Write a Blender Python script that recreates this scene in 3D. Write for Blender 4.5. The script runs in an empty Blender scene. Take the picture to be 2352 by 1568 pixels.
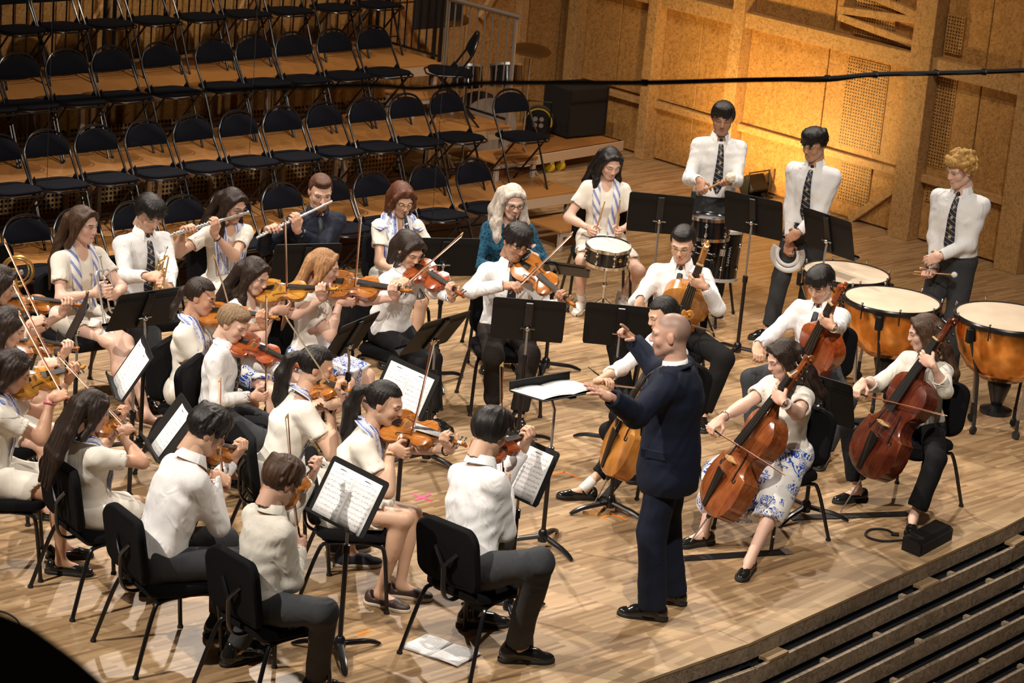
import bpy, math, random
import numpy as np
from mathutils import Vector, Matrix
random.seed(7); RNG = np.random.default_rng(7)
SC = bpy.context.scene; COL = SC.collection
PI = math.pi
# ------------------------------------------------------------------ camera
W, H, FPX = 2352, 1568, 6000.0
TH, RO, CAMH = math.radians(16.8), math.radians(-5.0), 5.9
_F = np.array([0, math.cos(TH), -math.sin(TH)]); _r = np.array([1.0, 0, 0]); _u = np.cross(_r, _F)
_R = math.cos(RO)*_r - math.sin(RO)*_u; _U = math.sin(RO)*_r + math.cos(RO)*_u
CAMP = np.array([0, 0, CAMH])
def ray(x, y): return _F + (x-W/2)/FPX*_R - (y-H/2)/FPX*_U
def at(x, y, z=0.0):
    d = ray(x, y); return CAMP + (z-CAMP[2])/d[2]*d
def atY(x, y, Y):
    d = ray(x, y); return CAMP + Y/d[1]*d
def on_sphere(x, y, c, r, sign):
    """point on the sight line of a pixel at distance r from c (nearer: sign<0, farther: sign>0)"""
    d = ray(x, y); d = d/np.linalg.norm(d); w = np.asarray(c)-CAMP
    b = d@w; q = b*b-(w@w-r*r)
    if q <= 0:
        p = CAMP+b*d; e = p-np.asarray(c); return np.asarray(c)+e/np.linalg.norm(e)*r
    return CAMP+(b+sign*math.sqrt(q))*d
cam_d = bpy.data.cameras.new('camera'); cam = bpy.data.objects.new('camera', cam_d); COL.objects.link(cam)
cam_d.sensor_fit = 'HORIZONTAL'; cam_d.sensor_width = 36.0; cam_d.lens = 36.0*FPX/W; cam_d.clip_start = 0.1
cam.matrix_world = Matrix(((_R[0], _U[0], -_F[0], 0), (_R[1], _U[1], -_F[1], 0), (_R[2], _U[2], -_F[2], CAMH), (0, 0, 0, 1)))
cam_d.dof.use_dof = True; cam_d.dof.focus_distance = 16.6; cam_d.dof.aperture_fstop = 6.5
SC.camera = cam
# ------------------------------------------------------------------ world, lamps, exposure
SC.view_settings.view_transform = 'Standard'; SC.view_settings.look = 'None'; SC.view_settings.gamma = 1.0
SC.view_settings.use_curve_mapping = False; SC.view_settings.exposure = 0.12
wd = bpy.data.worlds.new('hall_air'); SC.world = wd; wd.use_nodes = True
wd.node_tree.nodes['Background'].inputs[0].default_value = (1.0, 0.78, 0.58, 1); wd.node_tree.nodes['Background'].inputs[1].default_value = 0.028
def spot(name, loc, tgt, power, size=60, blend=.5, col=(1, .86, .70), rad=.12):
    l = bpy.data.lights.new(name, 'SPOT'); l.energy = power; l.spot_size = math.radians(size); l.spot_blend = blend
    l.color = col; l.shadow_soft_size = rad; o = bpy.data.objects.new(name, l); COL.objects.link(o)
    o.location = loc; o.rotation_euler = (Vector(tgt)-Vector(loc)).to_track_quat('-Z', 'Y').to_euler(); return o
WHITE = (1, .90, .79)
spot('stage_spot', (-6.8, 10.0, 8.5), (-1.6, 13.8, .8), 3600, 46, .7, WHITE)
spot('stage_spot', (-7.0, 17.0, 9.0), (-1.5, 17.0, .6), 3400, 50, .7, WHITE)
spot('stage_spot', (-2.4, 25.0, 9.5), (-.6, 17.4, .6), 3600, 52, .7, WHITE)
spot('stage_spot', (3.2, 23.0, 9.5), (1.2, 17.2, .6), 2300, 52, .7, WHITE)
spot('stage_spot', (1.2, 8.5, 9.5), (.3, 16.5, .6), 3000, 46, .7, WHITE)
spot('stage_spot', (3.5, 13.0, 9.5), (1.8, 20.0, .6), 1500, 50, .7, WHITE)
spot('stage_spot', (-1.0, 17.0, 9.5), (-1.7, 22.5, .6), 1600, 58, .8, (1, .84, .68))
spot('stage_spot', (-4.0, 20.0, 9.5), (-2.6, 24.6, 2.0), 900, 42, .8, (1, .78, .5))  # added warm fill aimed at the back wall to brighten it
spot('stage_spot', (-.5, 19.5, 9.5), (3.2, 24.3, 1.2), 1050, 50, .8, (1, .74, .45))  # added wall wash, lifts the side wall rather than the stage
# ------------------------------------------------------------------ object helpers
def tag(o, label=None, cat=None, group=None, kind=None):
    if label: o['label'] = label
    if cat: o['category'] = cat
    if group: o['group'] = group
    if kind: o['kind'] = kind
    return o
def empty(name, loc=(0, 0, 0), rz=0.0, label=None, cat=None, group=None):
    o = bpy.data.objects.new(name, None); COL.objects.link(o); o.location = loc; o.rotation_euler = (0, 0, rz); o.empty_display_size = .1
    return tag(o, label, cat, group)
def link(name, me, parent=None, M=None):
    o = bpy.data.objects.new(name, me); COL.objects.link(o); o.parent = parent
    if M is not None: o.matrix_local = M
    return o
def copy_tree(o, parent=None):
    c = o.copy(); COL.objects.link(c); c.parent = parent
    for ch in o.children: copy_tree(ch, c)
    return c
def M3(ex, ey, ez, loc=(0, 0, 0)):
    ex, ey, ez = [np.asarray(a, float) for a in (ex, ey, ez)]
    return Matrix(((ex[0], ey[0], ez[0], loc[0]), (ex[1], ey[1], ez[1], loc[1]), (ex[2], ey[2], ez[2], loc[2]), (0, 0, 0, 1)))
def nrm(v): v = np.asarray(v, float); return v/max(1e-9, np.linalg.norm(v))
def np_mesh(name, V, Fq, mats=None, smooth=True, mi=None):
    """V (n,3), Fq list of index tuples or (m,4)/(m,3) array"""
    me = bpy.data.meshes.new(name)
    if isinstance(Fq, np.ndarray):
        m, k = Fq.shape
        me.vertices.add(len(V)); me.vertices.foreach_set('co', np.ascontiguousarray(V, dtype=np.float32).ravel())
        me.loops.add(m*k); me.loops.foreach_set('vertex_index', np.ascontiguousarray(Fq, dtype=np.int32).ravel())
        me.polygons.add(m); me.polygons.foreach_set('loop_start', np.arange(0, m*k, k, dtype=np.int32))
        me.update(calc_edges=True)
    else:
        me.from_pydata([tuple(map(float, v)) for v in V], [], [tuple(f) for f in Fq]); me.update()
    if mats is not None:
        for q in (mats if isinstance(mats, (list, tuple)) else [mats]): me.materials.append(q)
    if mi is not None: me.polygons.foreach_set('material_index', np.asarray(mi, dtype=np.int32))
    me.polygons.foreach_set('use_smooth', np.full(len(me.polygons), bool(smooth)))
    return me
class MB:
    """collects shapes into one mesh"""
    def __init__(s): s.v = []; s.f = []; s.m = []; s.cur = 0; s.uv = {}
    def add(s, V, Fc, M=None):
        n = len(s.v)
        for p in V:
            p = tuple(map(float, p))
            s.v.append(tuple(M @ Vector(p)) if M is not None else p)
        for f in Fc: s.f.append(tuple(i+n for i in f)); s.m.append(s.cur)
        return s
    def box(s, c, d, M=None, bev=0.0):
        x, y, z = [q/2 for q in d]; b = min(bev, .45*min(d))
        if b <= 0:
            V = [(sx*x+c[0], sy*y+c[1], sz*z+c[2]) for sx in (-1, 1) for sy in (-1, 1) for sz in (-1, 1)]
            return s.add(V, [(0, 1, 3, 2), (4, 6, 7, 5), (0, 4, 5, 1), (2, 3, 7, 6), (0, 2, 6, 4), (1, 5, 7, 3)], M)
        V = []; ix = {}
        for sx in (-1, 1):
            for sy in (-1, 1):
                for sz in (-1, 1):
                    for a in range(3):
                        e = [x, y, z]; e = [q-b for q in e]; e[a] += b
                        ix[sx, sy, sz, a] = len(V); V.append((c[0]+sx*e[0], c[1]+sy*e[1], c[2]+sz*e[2]))
        Fc = []
        S = ((-1, -1), (-1, 1), (1, 1), (1, -1))
        for a in range(3):
            o = [i for i in range(3) if i != a]
            for sg in (-1, 1):
                q = []
                for (p, r) in S:
                    k = [0, 0, 0]; k[a] = sg; k[o[0]] = p; k[o[1]] = r; q.append(ix[k[0], k[1], k[2], a])
                Fc.append(q if (sg == 1) == (a != 1) else q[::-1])
            for p in (-1, 1):
                for r in (-1, 1):
                    k0 = [0, 0, 0]; k1 = [0, 0, 0]; k0[a] = -1; k1[a] = 1
                    for k in (k0, k1): k[o[0]] = p; k[o[1]] = r
                    Fc.append((ix[(*k0, o[0])], ix[(*k1, o[0])], ix[(*k1, o[1])], ix[(*k0, o[1])]))
        for sx in (-1, 1):
            for sy in (-1, 1):
                for sz in (-1, 1): Fc.append(tuple(ix[sx, sy, sz, a] for a in range(3)))
        return s.add(V, Fc, M)
    def tube(s, pts, r, n=8, cap=True, M=None, flat=1.0):
        pts = [np.asarray(p, float) for p in pts]; k = len(pts)
        rr = [r]*k if np.isscalar(r) else list(r)
        V = []; prev = None
        for i, p in enumerate(pts):
            t = nrm((pts[min(i+1, k-1)]-pts[max(i-1, 0)]))
            if prev is None:
                a = np.array([0, 0, 1.0]) if abs(t[2]) < .9 else np.array([1.0, 0, 0]); e1 = nrm(np.cross(a, t))
            else: e1 = nrm(prev-t*(prev@t))
            e2 = np.cross(t, e1); prev = e1
            for j in range(n):
                w = 2*PI*j/n; V.append(p+rr[i]*(math.cos(w)*e1+flat*math.sin(w)*e2))
        Fc = [(i*n+j, i*n+(j+1) % n, (i+1)*n+(j+1) % n, (i+1)*n+j) for i in range(k-1) for j in range(n)]
        if cap: Fc += [tuple(range(n))[::-1], tuple((k-1)*n+j for j in range(n))]
        return s.add(V, Fc, M)
    def lathe(s, prof, n=24, M=None, cap=True):
        V = [(r*math.cos(2*PI*j/n), r*math.sin(2*PI*j/n), z) for r, z in prof for j in range(n)]; k = len(prof)
        Fc = [(i*n+j, i*n+(j+1) % n, (i+1)*n+(j+1) % n, (i+1)*n+j) for i in range(k-1) for j in range(n)]
        if cap: Fc += [tuple(range(n))[::-1], tuple((k-1)*n+j for j in range(n))]
        return s.add(V, Fc, M)
    def prism(s, poly, z0, z1, M=None):
        n = len(poly); V = [(x, y, z0) for x, y in poly]+[(x, y, z1) for x, y in poly]
        return s.add(V, [tuple(range(n))[::-1], tuple(range(n, 2*n))]+[(j, (j+1) % n, n+(j+1) % n, n+j) for j in range(n)], M)
    def sphere(s, c, r, nu=10, nv=7, M=None):
        r = (r, r, r) if np.isscalar(r) else r
        V = [(c[0], c[1], c[2]+r[2])]; 
        for i in range(1, nv):
            a = PI*i/nv
            for j in range(nu): V.append((c[0]+r[0]*math.sin(a)*math.cos(2*PI*j/nu), c[1]+r[1]*math.sin(a)*math.sin(2*PI*j/nu), c[2]+r[2]*math.cos(a)))
        V.append((c[0], c[1], c[2]-r[2])); e = len(V)-1
        Fc = [(0, 1+j, 1+(j+1) % nu) for j in range(nu)]+[(e, e-nu+(j+1) % nu, e-nu+j) for j in range(nu)]
        for i in range(nv-2):
            for j in range(nu): a = 1+i*nu; Fc.append((a+j, a+nu+j, a+nu+(j+1) % nu, a+(j+1) % nu))
        return s.add(V, Fc, M)
    def mesh(s, name, mats, smooth=False):
        me = np_mesh(name, s.v, s.f, mats, smooth, s.m if isinstance(mats, (list, tuple)) else None)
        if smooth: me.set_sharp_from_angle(angle=math.radians(38))
        return me
    def build(s, name, mats, parent=None, smooth=False, M=None): return link(name, s.mesh(name, mats, smooth), parent, M)
def arc(c, r, a0, a1, n, ax=0, ay=1):
    out = []
    for i in range(n+1):
        a = a0+(a1-a0)*i/n; p = list(c); p[ax] += r*math.cos(a); p[ay] += r*math.sin(a); out.append(tuple(p))
    return out
def bezier(ps, n=12):
    """smooth curve through points (Catmull-Rom)"""
    ps = [np.asarray(p, float) for p in ps]; P = [2*ps[0]-ps[1]]+ps+[2*ps[-1]-ps[-2]]; out = []
    for i in range(1, len(P)-2):
        for k in range(n):
            t = k/n; a, b, c, d = P[i-1:i+3]
            out.append(.5*((2*b)+(c-a)*t+(2*a-5*b+4*c-d)*t*t+(3*b-a-3*c+d)*t**3))
    out.append(ps[-1]); return out
# ------------------------------------------------------------------ materials
def mat(name, col=(.5, .5, .5), rough=.5, metal=0.0, **kw):
    m = bpy.data.materials.new(name); m.use_nodes = True; b = m.node_tree.nodes['Principled BSDF']
    b.inputs['Base Color'].default_value = (*col, 1); b.inputs['Roughness'].default_value = rough; b.inputs['Metallic'].default_value = metal
    for k, v in kw.items(): b.inputs[k.replace('_', ' ')].default_value = v
    return m
class NT:
    def __init__(s, m): s.t = m.node_tree; s.b = s.t.nodes['Principled BSDF']
    def n(s, typ, **kw):
        x = s.t.nodes.new('ShaderNode'+typ)
        for k, v in kw.items():
            if k in x.inputs.keys() or k.replace('_', ' ') in x.inputs.keys(): x.inputs[k if k in x.inputs.keys() else k.replace('_', ' ')].default_value = v
            else: setattr(x, k, v)
        return x
    def l(s, a, ao, b, bi): s.t.links.new(a.outputs[ao], b.inputs[bi])
    def coord(s, kind='Object', scale=(1, 1, 1), rot=(0, 0, 0), loc=(0, 0, 0)):
        tc = s.n('TexCoord'); mp = s.n('Mapping'); mp.inputs['Scale'].default_value = scale; mp.inputs['Rotation'].default_value = rot; mp.inputs['Location'].default_value = loc
        s.l(tc, kind, mp, 'Vector'); return mp
    def ramp(s, src, out, stops, interp='LINEAR'):
        r = s.n('ValToRGB'); e = r.color_ramp; e.interpolation = interp
        while len(e.elements) < len(stops): e.elements.new(.5)
        for q, (p, c) in zip(e.elements, stops): q.position = p; q.color = (*c, 1) if len(c) == 3 else c
        s.l(src, out, r, 'Fac'); return r
    def bump(s, src, out, strength=.2, dist=.01):
        b = s.n('Bump'); b.inputs['Strength'].default_value = strength; b.inputs['Distance'].default_value = dist
        s.l(src, out, b, 'Height'); s.l(b, 'Normal', s.b, 'Normal'); return b
    def mix(s, fac, a, b, ao='Color', bo='Color', fo='Fac', typ='MIX'):
        x = s.n('MixRGB', blend_type=typ)
        if hasattr(fac, 'outputs'): s.l(fac, fo, x, 'Fac')
        else: x.inputs['Fac'].default_value = fac
        for nm, q, o in (('Color1', a, ao), ('Color2', b, bo)):
            if hasattr(q, 'outputs'): s.l(q, o, x, nm)
            else: x.inputs[nm].default_value = (*q, 1)
        return x
    def math(s, op, a, b=None, ao=0, bo=0):
        x = s.n('Math', operation=op)
        for i, (q, o) in enumerate(((a, ao), (b, bo))):
            if q is None: continue
            if hasattr(q, 'outputs'): s.t.links.new(q.outputs[o], x.inputs[i])
            else: x.inputs[i].default_value = q
        return x
def wood_parquet(name, rot, c0, c1, c2, bw=.31, bh=.026, rough=.38):
    m = mat(name, c1, rough); t = NT(m); mp = t.coord('Object', rot=(0, 0, rot))
    br = t.n('TexBrick', Scale=1.0); br.offset = .37; br.offset_frequency = 2; br.squash = 1.0
    br.inputs['Brick Width'].default_value = bw; br.inputs['Row Height'].default_value = bh; br.inputs['Mortar Size'].default_value = .0006
    br.inputs['Color1'].default_value = (0, 0, 0, 1); br.inputs['Color2'].default_value = (1, 1, 1, 1); br.inputs['Mortar'].default_value = (.5, .5, .5, 1); br.inputs['Bias'].default_value = 0
    t.l(mp, 'Vector', br, 'Vector'); rp = t.ramp(br, 'Color', [(0, c0), (.5, c1), (1, c2)])
    gm = t.coord('Object', rot=(0, 0, rot), scale=(2.0, 40, 1)); g = t.n('TexNoise', Scale=1.6, Detail=4.0); t.l(gm, 'Vector', g, 'Vector')
    gr = t.ramp(g, 'Fac', [(.3, (.82, .82, .82)), (.7, (1.1, 1.1, 1.1))]); x = t.mix(.45, rp, gr, typ='MULTIPLY')
    w = t.n('TexNoise', Scale=.55, Detail=3.0); wm = t.coord('Object'); t.l(wm, 'Vector', w, 'Vector')
    wr = t.ramp(w, 'Fac', [(.35, (.85, .84, .82)), (.65, (1.06, 1.05, 1.04))]); y = t.mix(1.0, x, wr, typ='MULTIPLY'); t.l(y, 'Color', t.b, 'Base Color')
    rr = t.ramp(w, 'Fac', [(.3, (.30,)*3), (.7, (.46,)*3)]); t.l(rr, 'Color', t.b, 'Roughness'); t.bump(br, 'Fac', .12, .001); return m
def osb(name, c0, c1, c2, holes=None, rough=.55):
    """strand board: long flakes of three browns; holes=(pitch, radius) perforation on u,v of the panel"""
    m = mat(name, c1, rough); t = NT(m); mp = t.coord('Object')
    w = t.n('TexNoise', Scale=9.0, Detail=3.0); t.l(mp, 'Vector', w, 'Vector')
    ad = t.mix(.25, mp, w, ao='Vector', bo='Color')
    v = t.n('TexVoronoi', Scale=34.0, feature='F1'); t.l(ad, 'Color', v, 'Vector')
    n2 = t.n('TexNoise', Scale=15.0, Detail=5.0, Distortion=3.5); t.l(mp, 'Vector', n2, 'Vector')
    r1 = t.ramp(v, 'Color', [(.15, c0), (.5, c1), (.85, c2)]); r2 = t.ramp(n2, 'Fac', [(.36, (.55, .50, .42)), (.5, (1, 1, 1)), (.7, (1.12, 1.1, 1.06))])
    x = t.mix(.75, r1, r2, typ='MULTIPLY'); out = x
    if holes:
        pitch, rad = holes; uv = t.coord('UV', scale=(1/pitch, 1/pitch, 1)); sp = t.n('SeparateXYZ'); t.l(uv, 'Vector', sp, 'Vector')
        ds = []
        for ch in 'XY':
            fr = t.math('FRACT', sp, ao=ch); sb = t.math('SUBTRACT', fr, .5); ds.append(t.math('MULTIPLY', sb, sb))
        sm = t.math('ADD', ds[0], ds[1]); lt = t.math('LESS_THAN', sm, (rad/pitch)**2); out = t.mix(lt, x, (.012, .007, .004), fo=0)
        bp = t.math('SUBTRACT', 1.0, lt); t.bump(bp, 'Value', .6, .01)
    else: t.bump(n2, 'Fac', .08, .004)
    t.l(out, 'Color', t.b, 'Base Color'); return m
def box_uv(me, scale=1.0):
    """planar uv in the panel's own plane (largest two axes)"""
    co = np.array([v.co[:] for v in me.vertices]); ext = co.max(0)-co.min(0); k = int(np.argmin(ext)); ax = [i for i in range(3) if i != k]
    uv = me.uv_layers.new(name='UVMap'); li = np.array([l.vertex_index for l in me.loops]); uv.data.foreach_set('uv', ((co[li][:, ax]-co.min(0)[ax])*scale).astype(np.float32).ravel())
C_FLOOR = wood_parquet('oak_parquet', math.radians(-44.5), (.27, .163, .080), (.385, .250, .132), (.50, .345, .192))
C_EDGE = wood_parquet('oak_edge_boards', math.radians(-52), (.30, .19, .095), (.40, .27, .145), (.54, .39, .23), bw=.55, bh=.045)
C_OSB = osb('osb_panel', (.37, .195, .062), (.43, .235, .080), (.49, .28, .10))
C_OSBG = osb('osb_grey', (.23, .17, .115), (.30, .23, .16), (.37, .29, .21))
C_PERF = osb('osb_perforated', (.37, .195, .062), (.43, .235, .080), (.49, .28, .10), holes=(.0315, .0085))
C_PERF2 = osb('perforated_board', (.46, .30, .14), (.52, .35, .17), (.58, .40, .20), holes=(.043, .0145))
C_BEAM = osb('glulam_beam', (.42, .25, .10), (.47, .285, .12), (.52, .32, .14))
C_DECK = wood_parquet('riser_deck_ply', math.radians(45), (.42, .19, .055), (.46, .212, .065), (.50, .235, .075), bw=2.0, bh=1.0, rough=.42)
C_ALU = mat('aluminium_frame', (.62, .57, .52), .42, .55); C_PALE = mat('pale_timber_rail', (.50, .38, .26), .55)
C_BLACK = mat('black_plastic', (.007, .007, .008), .5, Specular_IOR_Level=.3); C_DARK = mat('dark_void', (.006, .006, .008), .8)
C_BLKMET = mat('black_steel', (.007, .007, .009), .25); C_GREYST = mat('galvanised_steel', (.42, .40, .38), .38, .8)
C_STEEL = mat('chrome', (.75, .75, .76), .14, 1.0); C_BLUEDK = mat('blue_black_plinth', (.010, .015, .026), .8)
C_YELLOW = mat('yellow_plastic', (.62, .42, .02), .45); C_RUBBER = mat('black_rubber', (.012, .012, .012), .8)
def fabric(name, col, bump=.25, scale=420, rough=.9, dist=.0012):
    m = mat(name, col, rough, Specular_IOR_Level=.12); t = NT(m); mp = t.coord('Object'); n = t.n('TexNoise', Scale=scale, Detail=2.0); t.l(mp, 'Vector', n, 'Vector'); t.bump(n, 'Fac', bump, dist); return m
C_SEAT = fabric('black_upholstery', (.0055, .0055, .0065)); C_SEAT2 = fabric('blue_black_upholstery', (.0045, .005, .0085))
# ------------------------------------------------------------------ the hall: axes along the risers (AV) and towards the back wall (AN)
AV = np.array([math.cos(math.radians(44.5)), math.sin(math.radians(44.5)), 0]); AN = np.array([-AV[1], AV[0], 0]); UZ = np.array([0, 0, 1.0])
K1 = np.array([.48, 23.13, 0])
def S(v, n, z=0): return K1+AV*v+AN*n+UZ*z
MS = M3(AV, AN, UZ, K1)                       # hall frame -> world
VW, NB = 2.88, 3.15                           # side wall, back wall
def hall_box(mb, v0, v1, n0, n1, z0, z1, bev=0): return mb.box(((v0+v1)/2, (n0+n1)/2, (z0+z1)/2), (v1-v0, n1-n0, z1-z0), None, bev)
def hall_part(name, v0, v1, n0, n1, z0, z1, m, parent=None, bev=0.0, uv=False, pre=None):
    """one box with its own origin so that boards differ in grain"""
    c = ((v0+v1)/2, (n0+n1)/2, (z0+z1)/2); b = MB(); b.box((0, 0, 0), (v1-v0, n1-n0, z1-z0), None, bev); me = b.mesh(name, m)
    if uv: box_uv(me)
    T = Matrix.Translation(c)
    if parent is None: return link(name, me, None, MS @ T)
    return link(name, me, parent, T if pre is None else pre @ T)
# stage floor: one slab, its front edge straight in pieces; edge boards and fascia boards are parts of it
edge_px = [(1060, 1710), (1720, 1478), (2305, 1212), (2460, 1128)]
EP = [at(x, y)[:2] for x, y in edge_px]
inner = [at(x, y)[:2] for x, y in [(960, 1695), (1650, 1448), (2240, 1190), (2380, 1112)]]
fl = MB(); poly = [tuple(p) for p in inner]+[(9, 20), (9, 34), (-14, 34), (-14, 8.5), (-1, 8.5)]
fl.prism(poly, -.10, 0.0); floor = fl.build('floor', C_FLOOR); tag(floor, kind='structure')
for i in range(3):
    a0, a1, b0, b1 = [np.array(q) for q in (EP[i], EP[i+1], inner[i], inner[i+1])]
    g = (a1-a0)/np.linalg.norm(a1-a0)*.003; q = MB(); q.prism([tuple(a0+g), tuple(a1-g), tuple(b1-g), tuple(b0+g)], -.016, 0.0015); q.build('edge_board', C_EDGE, floor)
    nx = np.array([a1[1]-a0[1], -(a1-a0)[0]]); nx = nx/np.linalg.norm(nx)
    for t0, t1 in ((.0, .5), (.5, 1.0)):
        p0, p1 = a0+(a1-a0)*t0+g, a0+(a1-a0)*t1-g; q = MB(); q.prism([tuple(p0-nx*.03), tuple(p0-nx*.002), tuple(p1-nx*.002), tuple(p1-nx*.03)], -.112, -.016); q.build('fascia_board', C_OSBG, floor)
# steps falling away in front of the stage: dark plinths with grey boards, each board a part
stairs = empty('stage_stairs'); stairs['kind'] = 'structure'
for k in range(12):
    off0, z1 = .078*k, -.125*k
    for i in range(3):
        a0, a1 = np.array(EP[i]), np.array(EP[i+1]); nx = np.array([a1[1]-a0[1], -(a1-a0)[0]]); nx = nx/np.linalg.norm(nx); d = (a1-a0); L = np.linalg.norm(d); d = d/L
        P = lambda s, o: tuple(a0+d*s+nx*o)
        q = MB(); q.prism([P(-.05, off0-.06), P(-.05, off0-.012), P(L+.05, off0-.012), P(L+.05, off0-.06)], z1-.155, z1-.112); q.build('plinth', C_BLUEDK, stairs)
        q = MB(); q.prism([P(-.05, off0-.10), P(-.05, off0+.045), P(L+.05, off0+.045), P(L+.05, off0-.10)], z1-.18, z1-.155); q.build('tread', C_DARK, stairs)
        if k == 0: continue
        nseg = 3
        for j in range(nseg):
            s0, s1 = L*j/nseg+.003, L*(j+1)/nseg-.003
            q = MB(); q.prism([P(s0, off0-.028), P(s0, off0), P(s1, off0), P(s1, off0-.028)], z1-.108, z1); q.build('board', C_OSBG, stairs)
            for f_ in ((.3,) if (k+j) % 2 else (.7,)): sm = s0+(s1-s0)*f_; q = MB(); q.prism([P(sm-.02, off0-.07), P(sm-.02, off0-.027), P(sm+.02, off0-.027), P(sm+.02, off0-.07)], z1-.028, z1-.004); q.build('bracket', C_PALE, stairs)
        if k == 1:
            for s in (L*.04, L*.62):
                q = MB(); q.prism([P(s, off0-.075), P(s, off0+.002), P(s+.20, off0+.002), P(s+.20, off0-.075)], z1+.0005, z1+.018); q.build('tread_block', C_EDGE, stairs)
q = MB(); q.prism([(-8, 4), (12, 4), (12, 18), (4, 17.5), (-8, 13)], -1.95, -1.75); o = q.build('floor_auditorium', C_EDGE); tag(o, kind='structure')
# ---- side wall (strand-board panels between posts and beams). coordinates: s = distance from the back corner towards the front
def WP(px, py):
    """pixel -> (n, z) on the side wall plane"""
    d = ray(px, py); nrmv = AV; t = ((K1+AV*VW)-CAMP)@nrmv/(d@nrmv); P = CAMP+t*d; return float((P-K1)@AN), float(P[2])
side = hall_part('wall_side', VW+.10, VW+.3, -6, NB+.3, -.1, 4.5, C_OSB); side['kind'] = 'structure'; SIDE_INV = (MS @ Matrix.Translation((VW+.2, (-6+NB+.3)/2, 2.2))).inverted()
def side_part(name, n0, n1, z0, z1, depth, m, uv=False, bev=.004):
    o = hall_part(name, VW+.10-depth, VW+.12, n0, n1, z0, z1, m, side, bev, uv, SIDE_INV @ MS); return o
ZB0, ZB1 = 1.60, 1.75                                              # the long beam
posts = [WP(1320, 150)[0], WP(1497, 200)[0], WP(1692, 200)[0], WP(2100, 350)[0], WP(2330, 560)[0]]
pw = [.14, .13, .15, .24, .26]
for p_, w_ in zip(posts, pw): side_part('post', p_-w_/2, p_+w_/2, 0, 3.2, .20, C_BEAM)
side_part('post', posts[-1]-1.55, posts[-1]-1.3, 0, 3.2, .20, C_BEAM)
side_part('beam', -5, NB, ZB0, ZB1, .16, C_BEAM)
side_part('beam', -5, NB, 2.75, 2.9, .16, C_BEAM)
for i, z in ((1, .56), (2, .57), (3, .58), (4, .60)):
    if i < len(posts): side_part('rail', posts[i]+pw[i]/2-.002 if False else (posts[i+1] if i+1 < len(posts) else posts[i]-1.3)+.1, posts[i]-pw[i]/2, z-.012, z+.06, .11, C_BEAM)
side_part('rail', posts[1]+.06, posts[0]-.06, .54, .60, .11, C_BEAM)
# panels: thin boards with gaps, upper and lower
bays = [(posts[i+1]+pw[i+1]/2, posts[i]-pw[i]/2) for i in range(len(posts)-1)]+[(posts[-1]-1.3, posts[-1]-pw[-1]/2), (posts[0]+.07, NB)]
for bi, (n0, n1) in enumerate(bays):
    cuts = [n0, n1] if n1-n0 < .7 else [n0, (n0+n1)/2+(.03 if bi == 2 else 0), n1]
    for a, b in zip(cuts[:-1], cuts[1:]):
        for z0, z1, dp in ((.02, .55, .045), (.63, ZB0, .05), (ZB1, 2.75, .03)): side_part('panel', a+.006, b-.006, z0, z1-.004, dp+random.random()*.006, C_OSB)
def perf(x0, y0, x1, y1, dp=.062):
    a, b = WP(x0, y0), WP(x1, y1); n0, n1 = sorted((a[0], b[0])); z0, z1 = sorted((a[1], b[1])); side_part('perforated_panel', n0, n1, z0, z1, dp, C_PERF, True, 0)
for nm, (xa, ya, xb, yb) in (('a', (1945, 130, 2012, 356)), ('b', (1930, 360, 1985, 478)), ('c', (2172, 32, 2200, 128)), ('d', (2150, 175, 2165, 392)), ('e', (1965, -30, 2044, 98)), ('f', (2126, 405, 2150, 470))):
    perf(xa, ya, xb, yb)
def brace(x0, y0, x1, y1, w=.07):
    a, b = WP(x0, y0), WP(x1, y1); pa, pb = S(VW+.03, a[0], a[1]), S(VW+.03, b[0], b[1]); d = nrm(pb-pa); e = np.cross(AV, d); q = MB()
    L = np.linalg.norm(pb-pa); q.box((0, 0, 0), (L, w, .07), None, .004); o = q.build('brace', C_BEAM, side, False, SIDE_INV @ M3(d, e, np.cross(d, e), (pa+pb)/2))
brace(1950, 505, 2085, 412); brace(1925, 22, 2128, 50); brace(1925, 38, 2125, 112); brace(1995, -12, 2128, 45)
# ---- back wall behind the risers
back = hall_part('wall_back', -14, VW+.3, NB+.10, NB+.3, -.1, 4.5, C_OSB); back['kind'] = 'structure'; BACK_INV = (MS @ Matrix.Translation(((-14+VW+.3)/2, NB+.2, 2.2))).inverted()
def back_part(name, v0, v1, z0, z1, depth, m, uv=False, bev=.004):
    o = hall_part(name, v0, v1, NB+.10-depth, NB+.12, z0, z1, m, back, bev, uv, BACK_INV @ MS); return o
x = VW-.1
k = 0
while x > -9:
    w_ = (.62, .74, .55)[k % 3]; back_part('panel', x-w_+.012, x, .05, 1.5, .04+.012*(k % 2), C_OSB); back_part('panel', x-w_+.012, x, 1.52, 3.3, .035+.012*((k+1) % 2), C_OSB)
    if k % 2 == 0: back_part('post', x-w_-.05, x-w_+.06, 0, 3.3, .13, C_BEAM)
    x -= w_; k += 1
for v0 in np.arange(-8.2, 1.8, 1.63):
    a, b = S(v0, NB+.02, 1.3), S(v0+.7, NB+.02, 2.3); d = nrm(b-a); q = MB(); q.box((0, 0, 0), (np.linalg.norm(b-a), .07, .05), None, .004)
    e = np.cross(AN, d); o = q.build('brace', C_BEAM, back, False, BACK_INV @ M3(d, e, np.cross(d, e), (a+b)/2))
for nm_, args in (('ceiling', (-14, VW+.3, -16, NB+.3, 12.0, 12.2)),):
    o = hall_part(nm_, *args, C_DARK); o['kind'] = 'structure'
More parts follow.
